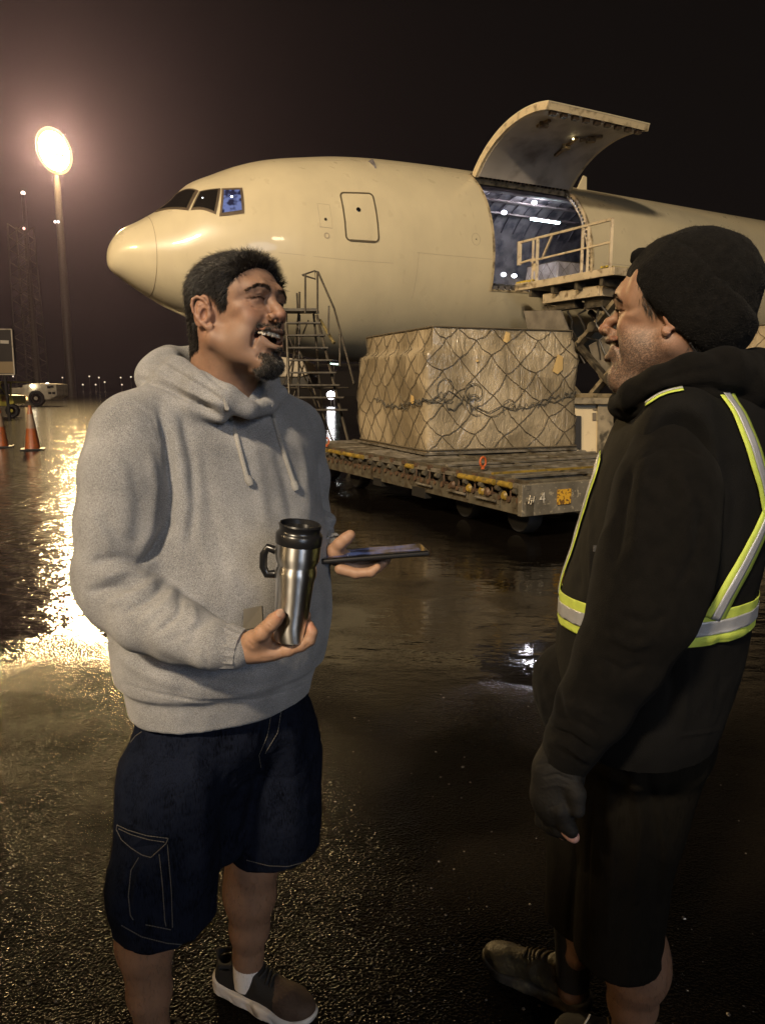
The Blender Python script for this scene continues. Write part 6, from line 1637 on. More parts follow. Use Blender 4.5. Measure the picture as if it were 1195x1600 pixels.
def inner_body(chains, tone, lo, hi):
    """trunk, arms and thighs under the clothes, so that head, hands and legs belong to one body"""
    s_ = Sculpt(lo, hi, .009)
    for pts, rs in chains: s_.chain(pts, rs, .03)
    V, F_ = s_.mesh(); V = relax(V, F_, 1); return link('trunk', np_mesh('trunk', V, F_, np.tile(tone, (len(V), 1))), None, M_skin2)
def join_into(body, others):
    """make one continuous body mesh of head, trunk, hands and legs"""
    bm = bmesh.new(); bm.from_mesh(body.data); n0 = 0; groups = [list(bm.verts)]
    for o in others:
        k = len(bm.verts); bm.from_mesh(o.data); bm.verts.ensure_lookup_table(); groups.append([bm.verts[i] for i in range(k, len(bm.verts))]); bpy.data.objects.remove(o)
    from mathutils.kdtree import KDTree
    trunk = groups[1]; kd = KDTree(len(trunk))
    for i, v in enumerate(trunk): kd.insert(v.co, i)
    kd.balance()
    # split the rest into islands and weld each to the trunk under the clothes
    seen = set(v.index for v in trunk); bm.verts.ensure_lookup_table(); bm.verts.index_update()
    for v0 in list(bm.verts):
        if v0.index in seen: continue
        st = [v0]; isl = []; seen.add(v0.index)
        while st:
            v = st.pop(); isl.append(v)
            for e in v.link_edges:
                w = e.other_vert(v)
                if w.index not in seen: seen.add(w.index); st.append(w)
        if len(isl) < 60: bmesh.ops.delete(bm, geom=isl, context='VERTS') if False else None; 
        best = min(((kd.find(v.co)[2], v.index, kd.find(v.co)[1]) for v in isl[::7]), key=lambda q: q[0])
        a = next(v for v in isl if v.index == best[1]); b = trunk[best[2]]; c = b.link_edges[0].other_vert(b)
        try: f = bm.faces.new((a, b, c)); f.smooth = True
        except ValueError: pass
    bm.to_mesh(body.data); bm.free()
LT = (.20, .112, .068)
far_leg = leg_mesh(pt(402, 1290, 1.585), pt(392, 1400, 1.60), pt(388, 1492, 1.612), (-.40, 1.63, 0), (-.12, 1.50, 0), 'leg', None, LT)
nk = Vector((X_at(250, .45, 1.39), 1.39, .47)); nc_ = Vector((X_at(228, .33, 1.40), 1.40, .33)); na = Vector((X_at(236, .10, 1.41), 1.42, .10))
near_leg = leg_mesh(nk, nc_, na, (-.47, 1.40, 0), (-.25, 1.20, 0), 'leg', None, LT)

# running shoes
M_knit = mat('black_knit', (.0028, .0026, .0026), .8, bump=.0012, bscale=420)
M_toe = mat('brown_knit', (.055, .032, .019), .75, bump=.0016, bscale=360, var=.2, vscale=200)
M_sole = mat('white_foam_sole', (.50, .47, .44), .55, var=.12, vscale=12, dirt=((.16, .13, .10), 25, .55, .72))
M_lace = mat('black_lace', (.015, .014, .013), .8)
def shoe(par, heel, toe, name='shoe', L=.300, upm=None, toem=None, solem=None, boot=False, tops=.098, sock=True):
    heel, toe = Vector(heel), Vector(toe); d = (toe-heel); d.z = 0; d.normalize(); sd = Vector((-d.y, d.x, 0)); M = Matrix((d, sd, Vector((0, 0, 1)))).transposed(); M4 = M.to_4x4(); M4.translation = heel
    h = .0030
    def outline(s, k, grow, z0, z1, zt=0):
        s.chain([(.040, 0, 0), (.10, .002, 0), (.17, .002, 0), (.225, .006, 0), (.262, .006, 0)], [.040+grow, .037+grow, .043+grow, .045+grow, .036+grow], .02)
    s = Sculpt((-.02, -.065, -.01), (.32, .065, .055), .0028)
    def plan(g):
        def f(X, Y, Z):
            pts = [(.040, .0, .036), (.10, .000, .034), (.17, .001, .041), (.222, .005, .044), (.262, .004, .034)]; d_ = None
            for (x0, y0, r0), (x1, y1, r1) in zip(pts, pts[1:]):
                bx, by = x1-x0, y1-y0; t = np.clip(((X-x0)*bx+(Y-y0)*by)/(bx*bx+by*by), 0, 1)
                q = np.sqrt((X-x0-t*bx)**2+(Y-y0-t*by)**2)-(r0+(r1-r0)*t+g); d_ = q if d_ is None else sm_min(d_, q, .02)
            return d_
        return f
    pf = plan(.003)
    def sole(X, Y, Z):
        topz = .034+.012*np.clip((.09-X)/.09, 0, 1)-.010*np.clip((X-.16)/.1, 0, 1)+.014*np.clip((X-.25)/.05, 0, 1); bot = .001+.020*np.clip((X-.235)/.065, 0, 1)**2+.010*np.clip((.03-X)/.03, 0, 1)**2
        return -sm_min(-(pf(X, Y, Z)+.010*(Z < .012)*0), -np.maximum(Z-topz, bot-Z), .010)
    s.op(sole, s.lo, s.lo+s.h*s.n)
    V, F_ = s.mesh(); V = relax(V, F_, 1); N_ = vnormals(V, F_)
    side = (np.abs(N_[:, 2]) < .5); V += N_*((-.0016*(np.sin(V[:, 0]*150+V[:, 2]*120) > .55)*side*(V[:, 2] < .022))[:, None])
    so = link('sole', np_mesh('sole', xf(M4, V), F_), None, solem or M_sole)
    s = Sculpt((-.02, -.07, .0), (.33, .07, tops+.06), .0028)
    s.cone((.045, 0, .040), (.048, 0, tops-.005), .036, .036, .012)
    s.cone((.06, 0, .038), (.13, 0, .060), .034, .034, .02); s.cone((.13, 0, .055), (.215, .004, .036), .037, .038, .02); s.ell((.240, .005, .034), (.055, .043, .032), .02)
    s.ell((.100, 0, .070), (.05, .032, .032), .02)
    pf2 = plan(-.001); s.op(lambda X, Y, Z: np.maximum(pf2(X, Y, Z)-.30*np.clip(.0-Z, 0, 1)+.25*np.maximum(0, Z-.04), .018-Z), s.lo, s.lo+s.h*s.n, .004, 'int')
    s.ell((.088, 0, tops-.020), (.026, .025, .032), .015)
    s.cone((.044, 0, tops-.018), (.038, 0, tops+.05), .026, .031, .006, 'sub')
    s.chain([(.046-.034, 0, tops-.004), (.046, -.034, tops-.010), (.085, -.022, tops-.002), (.095, 0, tops+.004), (.085, .022, tops-.002), (.046, .034, tops-.010), (.012, 0, tops-.004)], .0055, .008)
    s.cone((.046, 0, tops-.018), (.040, 0, tops+.05), .022, .030, .006, 'sub')
    V, F_ = s.mesh(); V = relax(V, F_, 2); fx = V[F_].mean(1)
    me = np_mesh('upper', xf(M4, V), F_); up = link('upper', me, None, [upm or M_knit, toem or M_toe])
    me.polygons.foreach_set('material_index', ((fx[:, 0]+.25*(fx[:, 2]-.03)+.010*np.sin(fx[:, 1]*60) > .198)).astype(int))
    m = MB(); B_ = BVHTree.FromPolygons([Vector(v) for v in V], [tuple(f) for f in F_])
    for i in range(5):
        x = .122+.015*i; row = []
        for y in np.linspace(-.020, .020, 7):
            p, n_, _, _ = B_.ray_cast(Vector((x+.005*math.sin(y*80+i), y, .3)), Vector((0, 0, -1)))
            if p: row.append(M4 @ (p+Vector((0, 0, .0025))))
        if len(row) > 2: m.tube(row, .0026, 6)
    la = m.build('lace', M_lace if not boot else mat('tan_lace', (.09, .062, .03), .8), None, smooth=True)
    root = up; root.name = name; world_parent(root, par); sub(so, root); sub(la, root)
    return root
shoe(man1, (-.425, 1.665, 0), (-.12, 1.505, 0), 'shoe')
shoe(man1, (-.52, 1.455, 0), (-.27, 1.26, 0), 'shoe')
m = MB(); c = Vector(pt(388, 1505, 1.612)); m.lathe([(.0365, -.055), (.0372, -.02), (.0372, .006), (.0362, .010), (.034, .008)], c, (.02, -.02, 1), 32)
world_parent(m.build('sock', mat('white_sock', (.62, .58, .54), .9, bump=.001, bscale=300), None, smooth=True), man1)
m = MB(); m.lathe([(.036, -.03), (.037, .03), (.034, .035)], (na.x, na.y, na.z+.01), (0, 0, 1), 32); world_parent(m.build('sock', mat('white_sock', (.62, .58, .54), .9), None, smooth=True), man1)

# ------------------------------------------------------------------ right hand round the mug
HT = (.30, .175, .110)
s = Sculpt((-.30, 1.10, .98), (-.075, 1.34, 1.15), .0016)
q = lambda x, y, Y: pt(x, y, Y)
s.cone(q(352, 1013, 1.222), q(385, 1013, 1.216), .0265, .0255, .012)                       # wrist
s.ell(q(398, 1011, 1.218), (.034, .026, .024), .014); s.ell(q(418, 1017, 1.222), (.034, .028, .0165), .014)
s.ell(q(402, 999, 1.200), (.024, .017, .018), .012)                                        # ball of the thumb
s.chain([q(396, 1000, 1.196), q(410, 989, 1.182), q(424, 975, 1.176), q(437, 961, 1.172)], [.0145, .0125, .0112, .0098], .007)     # thumb over the mug's front
s.ell(q(432, 967, 1.1745), (.0105, .0098, .0125), .004)
# little finger under the base, tip curled up at the far side
s.chain([q(425, 1019, 1.215), q(450, 1015, 1.210), q(470, 1008, 1.207), q(483, 1000, 1.206), q(487, 988, 1.208), q(483, 976, 1.212)], [.0130, .0112, .0104, .0100, .0092, .0078], .006)
# ring, middle and index finger behind the mug
for (dy, Yb, tx) in ((-14, 1.243, 479), (-33, 1.250, 476), (-52, 1.252, 470)):
    s.chain([q(405, 1012+dy*.4, 1.232), q(428, 1010+dy*.8, 1.255), q(455, 1006+dy, Yb+.012), q(tx, 1000+dy, Yb-.012), q(tx+3, 994+dy, Yb-.028)], [.0135, .0112, .0102, .0092, .0078], .006)
V, F_ = s.mesh(); V = relax(V, F_, 1)
N_ = vnormals(V, F_); n_ = vnoise(V, 70, 3, 4)
V = folds(V, F_, [([(417, 976), (424, 983)], 2, -.0010), ([(420, 972), (428, 979)], 1.5, -.0008), ([(476, 1012), (482, 1006)], 2, -.001), ([(388, 1002), (396, 1012)], 2, -.001), ([(455, 1020), (457, 1010)], 1.5, -.0008), ([(405, 1030), (430, 1028)], 3, -.0008)])
col = np.array(HT)*(1+.12*n_+.06*vnoise(V, 400, 2, 2))[:, None]
u_, v_ = proj(V); red = np.exp(-(((u_-437)/9)**2+((v_-960)/9)**2))+np.exp(-(((u_-484)/9)**2+((v_-978)/9)**2)); col = col*(1+red[:, None]*np.array([.18, -.06, -.05]))
hand_r = link('hand', np_mesh('hand', V, F_, np.clip(col, .002, 1)), None, M_skin2)
# thumb nail
def nail(c, nrm, along, w, l, par):
    m = MB(); nrm = Vector(nrm).normalized(); al = Vector(along).normalized(); al = (al-nrm*al.dot(nrm)).normalized(); sd = nrm.cross(al); pts = []
    n = 7; g = []
    for i in range(n+1):
        for j in range(n+1):
            a = (i/n-.5)*2; b = (j/n-.5)*2; g.append(Vector(c)+sd*a*w*(1-.18*b*b)+al*b*l*(1-.25*a*a)+nrm*(.0010-.0022*a*a-.0008*b*b))
    m.add(g, [(i*(n+1)+j, i*(n+1)+j+1, (i+1)*(n+1)+j+1, (i+1)*(n+1)+j) for i in range(n) for j in range(n)])
    world_parent(m.build('nail', mat('nail', (.34, .215, .155), .25, spec=.6), None, smooth=True), par)
BH = BVHTree.FromPolygons([Vector(v) for v in V], [tuple(f) for f in F_])
c, nr, _, _ = BH.ray_cast(EYEV, ray(438, 957.5))
if c: nail(c, -ray(438, 957.5)*.8+Vector((.3, 0, .35)), Vector(q(440, 953, 1.17))-Vector(q(428, 968, 1.17)), .0062, .0075, man1)

# left hand under the tablet
s = Sculpt((-.17, 1.38, 1.04), (.10, 1.70, 1.24), .0018)
s.cone(q(505, 852, 1.595), q(522, 860, 1.57), .025, .0245, .010)
s.ell(q(532, 872, 1.56), (.034, .040, .0150), .012)
s.ell(q(524, 862, 1.545), (.020, .024, .018), .010)
s.chain([q(520, 862, 1.54), q(531, 850, 1.53), q(540, 842, 1.528), q(547, 836, 1.53)], [.0150, .0130, .0122, .0112], .007)
for (x0, x1, x2, Y0, Y2, py) in ((532, 556, 580, 1.50, 1.49, 893), (540, 565, 590, 1.53, 1.535, 886), (545, 570, 596, 1.56, 1.575, 881), (545, 568, 590, 1.59, 1.61, 877)):
    s.chain([q(x0, py-4, Y0), q(x1, py+3, (Y0+Y2)/2), q(x2, py+1, Y2), q(x2+9, py-6, Y2)], [.0125, .0108, .0100, .0085], .005)
V, F_ = s.mesh(); V = relax(V, F_, 1); col = np.array(HT)*(1+.12*vnoise(V, 70, 3, 4))[:, None]
hand_l = link('hand', np_mesh('hand', V, F_, np.clip(col, .002, 1)), None, M_skin2)
trunk1 = inner_body([([pt(350, 618, 1.50), pt(345, 680, 1.52), pt(345, 800, 1.52), pt(350, 960, 1.51), pt(346, 1100, 1.50)], [.05, .095, .13, .135, .11]),
    ([pt(345, 668, 1.52), pt(215, 690, 1.39), pt(190, 800, 1.34), pt(188, 905, 1.315), pt(250, 972, 1.26), pt(345, 1011, 1.221)], [.06, .050, .046, .040, .036, .024]),
    ([pt(345, 668, 1.53), pt(452, 692, 1.65), pt(474, 790, 1.68), pt(500, 848, 1.60), pt(508, 853, 1.59)], [.06, .046, .036, .026, .023]),
    ([pt(320, 1100, 1.46), pt(272, 1250, 1.41), tuple(nk)], [.09, .075, .058]), ([pt(385, 1100, 1.54), pt(410, 1200, 1.57), pt(402, 1290, 1.585)], [.09, .075, .058])], HT, (-.62, 1.15, .36), (.0, 1.80, 1.62))
join_into(head1, [trunk1, far_leg, near_leg, hand_r, hand_l])
leg_hair(man1)

# ------------------------------------------------------------------ travel mug and tablet
ANR = 0.25
M_steel = bpy.data.materials.new('brushed_steel'); M_steel.use_nodes = True
nt = M_steel.node_tree; b = nt.nodes['Principled BSDF']; b.inputs['Base Color'].default_value = (.78, .77, .75, 1); b.inputs['Metallic'].default_value = 1.0; b.inputs['Roughness'].default_value = .40
b.inputs['Anisotropic'].default_value = .9; b.inputs['Anisotropic Rotation'].default_value = ANR
t = nt.nodes.new('ShaderNodeTexCoord'); mp = nt.nodes.new('ShaderNodeMapping'); mp.inputs['Scale'].default_value = (3, 3, 260); n = nt.nodes.new('ShaderNodeTexNoise'); n.inputs['Scale'].default_value = 4; n.inputs['Detail'].default_value = 4
nt.links.new(t.outputs['Object'], mp.inputs[0]); nt.links.new(mp.outputs[0], n.inputs['Vector']); mr = nt.nodes.new('ShaderNodeMapRange'); mr.inputs[3].default_value = .28; mr.inputs[4].default_value = .40; nt.links.new(n.outputs[0], mr.inputs[0]); nt.links.new(mr.outputs[0], b.inputs['Roughness'])
M_blk = mat('black_plastic', (.010, .010, .011), .28, spec=.5)
mb = Vector(pt(452, 999, 1.212)); mt_ = Vector(pt(467.5, 838, 1.205)); maxis = (mt_-mb).normalized(); ML = (mt_-mb).length
mug = empty('travel_mug', mb, 'brushed steel travel mug with black lid held by the man in grey', 'mug')
m = MB(); f = ML/.175
prof = [(.0, 0), (.0255, .0), (.0275, .003), (.0285, .03), (.0300, .055), (.0302, .056), (.0308, .075), (.0310, .0755), (.0320, .093), (.0322, .094), (.0330, .104), (.0352, .112), (.0355, .120), (.0335, .127), (.0338, .130), (.0375, .137), (.0385, .145), (.0388, .172), (.0385, .174)]
m.lathe([(r_*.985, h_*f) for r_, h_ in prof[1:]], mb, maxis, 64); mug_body = m.build('steel_body', M_steel, mug, smooth=True)
m = MB(); m.lathe([(.0385, -.012), (.0390, -.006), (.0388, .004), (.0365, .007), (.0345, .009), (.0340, .013), (.0352, .017), (.0356, .020), (.0340, .0225), (.0322, .021), (.0312, .014), (.010, .013)], mt_, maxis, 56); lid = m.build('lid', M_blk, mug, smooth=True)
hx = maxis.cross(Vector((0, 1, .1))).normalized(); hx = hx if hx.x < 0 else -hx
m = MB(); hb = mb+maxis*(.128*f)
m.tube([hb+hx*.034+maxis*.020, hb+hx*.050+maxis*.024, hb+hx*.056+maxis*.012, hb+hx*.055-maxis*.010, hb+hx*.048-maxis*.022, hb+hx*.034-maxis*.020], [.0075, .0072, .0068, .0068, .0072, .0075], 12); m.build('handle', M_blk, mug, smooth=True)
t0 = [at(497, 879, 1.485), at(672, 865, 1.50), at(636, 856, 1.645), at(500, 862, 1.640)]
# a flat rigid slab: build from its centre, its long side and its tilt
tx = (t0[1]-t0[0]).normalized(); tc = (t0[0]+t0[1])/2; ty = Vector((-.06, 1, -.105)); ty = (ty-tx*ty.dot(tx)).normalized(); tz = tx.cross(ty); WT, HT_ = (t0[1]-t0[0]).length, .150
tablet = empty('tablet', tc+ty*HT_/2, 'thin black tablet held flat in the left hand of the man in grey', 'tablet')
TMt = Matrix((tx, ty, tz)).transposed()
m = MB(); m.box(tc+ty*HT_/2, (WT/2, HT_/2, .0048), TMt); m.build('case', M_blk, tablet, bevel=.0035)
m = MB(); m.box(tc+ty*HT_/2+tz*.0055, (WT/2-.004, HT_/2-.004, .0010), TMt); m.build('bezel', mat('tablet_glass', (.006, .006, .007), .05, spec=.6), tablet, bevel=.0008)
def screen_mat():
    m = bpy.data.materials.new('tablet_screen'); m.use_nodes = True; nt = m.node_tree; N = nt.nodes; L = nt.links; b = N['Principled BSDF']; b.inputs['Base Color'].default_value = (.01, .01, .012, 1); b.inputs['Roughness'].default_value = .06
    t = N.new('ShaderNodeTexCoord'); n = N.new('ShaderNodeTexNoise'); n.inputs['Scale'].default_value = 22; n.inputs['Detail'].default_value = 1; L.new(t.outputs['Object'], n.inputs['Vector'])
    cr = N.new('ShaderNodeValToRGB'); cr.color_ramp.elements[0].position = .45; cr.color_ramp.elements[0].color = (.006, .008, .02, 1); cr.color_ramp.elements[1].position = .62; cr.color_ramp.elements[1].color = (.05, .07, .16, 1)
    L.new(n.outputs[0], cr.inputs[0]); L.new(cr.outputs[0], b.inputs['Emission Color']); b.inputs['Emission Strength'].default_value = .7
    return m
m = MB(); m.box(tc+ty*HT_/2+tz*.0068, (WT/2-.018, HT_/2-.016, .0004), TMt); m.build('screen', screen_mat(), tablet)
# ------------------------------------------------------------------ man in the knit hat and reflective vest
man2 = empty('person', (.48, 1.42, 0), 'smiling man in black knit hat, dark hoodie and black vest with lime reflective strips', 'person')
HM2 = frame(60, 6, 4.5, (.489, 1.27, 1.622), 1.03)
def warp2(V):
    V = V.copy(); V[:, 2] += -.0150*np.exp(-((V[:, 2]-.014)/.030)**2)*smooth(.030, .065, V[:, 1]); return V
WARP[id(HM2)] = warp2
o2 = dict(open=.85, jaw=.002, nose_len=.001, nose_w=1.20, nose_drop=-.004, mouth_w=.031, smile=.010, stubble=.62, speckle=.72, teeth=.55, brow=.7, neck=(0, -.04, -.18), double=True, hat=True)
o2['neck'] = tuple(to_local(HM2, at(1058, 640, 1.30)))
rnd2 = np.random.default_rng(23)
V2, F2, inf2 = build_head(o2); N2 = vnormals(V2, F2)
TONE2 = (.235, .136, .088)
C2 = skin_colors(V2, N2, inf2, TONE2, o2)
n_ = rnd2.random(len(V2)); jaw_ = smooth(-.030, -.060, V2[:, 2]-.0*V2[:, 1])*smooth(-.03, .02, V2[:, 1])*smooth(-.15, -.12, V2[:, 2])
dl2, _ = pl_dist(V2, inf2['lo']); du2, _ = pl_dist(V2, inf2['up'])
me = np_mesh('body', xf(HM2, V2), F2, C2); head2 = link('body', me, None, M_skin2); world_parent(head2, man2)
eyes_obj(HM2, head2, (.2, 1, .05)); teeth_obj(HM2, head2, inf2, False, o2); teeth_obj(HM2, head2, inf2, True, o2)
brows(V2, F2, N2, HM2, man2, rnd2); lashes(HM2, man2, rnd2)
# stubble, grey and short
sm = jaw_*(dl2 > .0065)*(du2 > .005)*(V2[:, 2] < -.04)
P, I = sample(V2, F2, sm, 9000, rnd2); Nn = N2[I]
Vs, Fs = strands(P, np.tile([0, .2, -1.0], (len(P), 1))+rnd2.normal(0, .4, (len(P), 3)), Nn, .0013*(.5+rnd2.random(len(P))), .00020, rnd2, 2, .9, (0, 0, -1), .1, .1)
col = np.tile([.02, .017, .015], (len(P), 1)); g_ = rnd2.random(len(P)) < .5; col[g_] = [.15, .135, .12]
world_parent(link('stubble', np_mesh('stubble', xf(HM2, Vs), Fs, np.repeat(col, 9, 0)), None, M_hair), man2)
# short hair showing at the temple and nape
HP2 = [(.056, .070), (.050, .035), (.044, .012), (.034, -.012), (.024, -.020), (.010, .0), (-.01, .03), (-.03, .02), (-.034, -.03), (-.04, -.06), (-.05, -.085), (-.13, -.09), (-.13, .1), (.05, .1)]
hm2 = in_poly(V2[:, 1]+rnd2.normal(0, .002, len(V2)), V2[:, 2]+rnd2.normal(0, .002, len(V2)), HP2) & ~((np.abs(V2[:, 0]) > .0765) & (V2[:, 1] > -.045) & (V2[:, 1] < .012) & (V2[:, 2] < .028))
P, I = sample(V2, F2, hm2.astype(float), 9000, rnd2); Nn = N2[I]
Dr = np.stack([rnd2.normal(0, .2, len(P)), -.45+rnd2.normal(0, .25, len(P)), -1+rnd2.normal(0, .2, len(P))], 1)
Vs, Fs = strands(P, Dr, Nn, .013*(.6+.6*rnd2.random(len(P))), .00042, rnd2, 3, .22, (0, 0, -1), .3, .3)
world_parent(link('hair', np_mesh('hair', xf(HM2, Vs), Fs, np.tile([.012, .010, .009], (len(Vs), 1))), None, M_hair), man2)
# knit hat
M_hat = mat('black_wool_knit', (.0038, .0034, .0031), .95, bump=.0022, bscale=330, detail=4, var=.5, vscale=120, sheen=.02, spec=.12)
s = Sculpt((-.125, -.165, -.10), (.125, .125, .165), .0028)
nA = np.array([0, .643, -.766]); pA = np.array([0, .090, .050]); pB = pA-nA*.098
HC = (0, -.015, .032)
s.ell(HC, (.086, .098, .092), 0); s.ell((0, -.040, .060), (.060, .066, .056), .05); s.ell((0, -.032, -.005), (.080, .082, .072), .02); s.half(pA-nA*.01, nA, .01)
V, F_ = s.mesh(); V = relax(V, F_, 2); N_ = vnormals(V, F_)
V = V+N_*((.0042*vnoise(V, 22, 2, 1)+.0018*vnoise(V, 60, 2, 2))[:, None])
del WARP[id(HM2)]; FZH = []
def fuzz(V, F_, N_, n):
    P, I = sample(V, F_, np.ones(len(V)), n, rnd2); Vs, Fs = strands(P-N_[I]*.0008, rnd2.normal(0, 1, (n, 3)), N_[I], .0042*(.4+rnd2.random(n)), .00022, rnd2, 2, .9, (0, 0, -1), .0, .9); FZH.append((Vs, Fs))
fuzz(V, F_, N_, 9000)
hat = link('knit_hat', np_mesh('knit_hat', xf(HM2, V), F_), None, M_hat); world_parent(hat, man2)
s = Sculpt((-.125, -.165, -.13), (.125, .135, .165), .0028)
s.ell((HC[0], HC[1], HC[2]-.002), (.0950, .1045, .099), 0); s.ell((0, -.034, -.006), (.0885, .088, .082), .02); s.half(pA, nA, .016); s.half(pB, -nA, .016)
V, F_ = s.mesh(); V = relax(V, F_, 2); N_ = vnormals(V, F_)
V = V+N_*((.0030*vnoise(V, 26, 2, 5)+.0014*vnoise(V, 80, 2, 2))[:, None])
fuzz(V, F_, N_, 9000); sub(link('hat_cuff', np_mesh('hat_cuff', xf(HM2, V), F_), None, M_hat), hat)
s = Sculpt((-.08, .04, .03), (.10, .15, .12), .0022)
kp = np.array(to_local(HM2, at(992, 402, 1.285)))
s.ell(kp, (.0095, .009, .0110), 0); s.ell(kp+[0, -.012, .006], (.010, .014, .010), .006); s.ell(kp+[0, .006, -.001], (.003, .006, .003), .004, mode='sub')
V, F_ = s.mesh(); V = V+vnormals(V, F_)*((.0012*vnoise(V, 160, 2, 5))[:, None]); sub(link('hat_fold', np_mesh('hat_fold', xf(HM2, V), F_), None, M_hat), hat)

Vs = np.concatenate([a for a, b in FZH]); Fs = np.concatenate([FZH[0][1], FZH[1][1]+len(FZH[0][0])]); sub(link('wool_fuzz', np_mesh('wool_fuzz', xf(HM2, Vs), Fs), None, mat('wool_fibre', (.012, .0105, .009), .7)), hat)
M_bfl = mat('black_fleece', (.0030, .0026, .0022), .95, bump=.0012, bscale=500, var=.35, vscale=60, sheen=.012, spec=.12)
M_vest = mat('black_vest_mesh', (.0026, .0024, .0022), .85, bump=.0016, bscale=700, var=.3, vscale=30, spec=.2)
A2 = 69
YB = 1.30
def sc2(py, pc, a, b, Y=YB): p = at(pc, py, Y); return (p.z, p.x, p.y, a, b, R(A2))
tor2 = [sc2(1150, 988, .205, .140, 1.36), sc2(1090, 998, .225, .155, 1.35), sc2(1000, 1012, .228, .166, 1.33), sc2(930, 1022, .230, .164, 1.31), sc2(850, 1043, .232, .158), sc2(760, 1062, .232, .150), sc2(700, 1072, .225, .138), sc2(655, 1078, .195, .122), sc2(622, 1082, .15, .105), sc2(600, 1082, .10, .08)]
# vest
s = Sculpt((.15, .98, .86), (.86, 1.70, 1.60), .0046)
s.loft(tor2, 0)
s.cone(pt(1078, 640, 1.30), pt(1062, 668, 1.13), .060, .060, .05); s.cone(pt(1078, 640, 1.30), pt(1085, 655, 1.47), .060, .060, .05)
# arm openings
s.ell(pt(1052, 745, 1.04), (.082, .075, .120), .012, mode='sub')
s.ell(pt(1085, 730, 1.58), (.082, .075, .120), .012, mode='sub')
s.cone(pt(1060, 640, 1.30), pt(1060, 560, 1.30), .070, .090, .01, 'sub')
def vest_post(V, F_):
    N_ = vnormals(V, F_); V = V+N_*((.0045*vnoise(V*[1, 1, .5], 10, 2, 13)+.0020*vnoise(V*[1, 1, .6], 26, 2, 14))[:, None])
    return folds(V, F_, [([(1120, 980), (1130, 1060), (1120, 1140)], 9, -.005), ([(1075, 1010), (1070, 1080), (1066, 1140)], 8, .004), ([(1040, 1010), (1050, 1080), (1040, 1140)], 7, -.004), ([(1130, 700), (1150, 780), (1140, 860)], 10, -.004),
        ([(1100, 720), (1120, 800), (1105, 900), (1060, 985)], 6, -.006), ([(905, 800), (900, 870), (905, 930)], 6, -.005), ([(925, 760), (922, 850), (925, 920)], 4, .004), ([(1090, 1000), (1160, 985)], 6, .004), ([(1060, 1150), (1130, 1140)], 2.5, .002)])
vest = sculpt_obj('safety_vest', s, M_vest, man2, vest_post, rel=2)
# hoodie: sleeves, heavy hood, skirt below the vest
s = Sculpt((.10, .92, .84), (.90, 1.76, 1.66), .0046)
s.chain([pt(1046, 712, 1.14), pt(1040, 770, 1.11), pt(1031, 840, 1.085), pt(1018, 900, 1.07), pt(1003, 955, 1.06)], [.064, .073, .0765, .0755, .071], .03)
s.chain([pt(1003, 955, 1.055), pt(968, 1030, 1.07), pt(925, 1105, 1.10), pt(893, 1155, 1.12)], [.071, .063, .054, .047], .02)
s.chain([pt(906, 1140, 1.115), pt(884, 1180, 1.13)], [.048, .045], .008)
s.chain([pt(1078, 690, 1.50), pt(1040, 800, 1.55), pt(1000, 900, 1.58), pt(960, 980, 1.58)], [.070, .070, .065, .055], .03)
s.loft([sc2(1128, 968, .170, .150, 1.38), sc2(1100, 972, .180, .155, 1.38), sc2(1050, 985, .185, .145, 1.36), sc2(1000, 1000, .18, .125, 1.34), sc2(900, 1025, .18, .11)], .02)
s.ell(pt(885, 1065, 1.36), (.062, .09, .075), .04)
hd = [(968, 632, 1.235, 14), (992, 618, 1.19, 20), (1030, 600, 1.155, 23), (1075, 588, 1.15, 26), (1125, 580, 1.18, 30), (1175, 584, 1.25, 36), (1196, 590, 1.36, 38), (1140, 585, 1.46, 32), (1060, 590, 1.46, 26), (1000, 610, 1.40, 20), (972, 630, 1.30, 14), (968, 632, 1.245, 12)]
s.chain([pt(*q[:3]) for q in hd], [rm(q[3], q[2]) for q in hd], .02)
hd2 = [(985, 640, 1.22, 15), (1030, 625, 1.17, 20), (1090, 612, 1.16, 26), (1150, 612, 1.22, 36), (1190, 620, 1.34, 40), (1130, 620, 1.44, 32)]
s.chain([pt(*q[:3]) for q in hd2], [rm(q[3], q[2]) for q in hd2], .03)
s.cone(pt(1045, 660, 1.30), pt(1035, 560, 1.29), .056, .068, .01, 'sub')
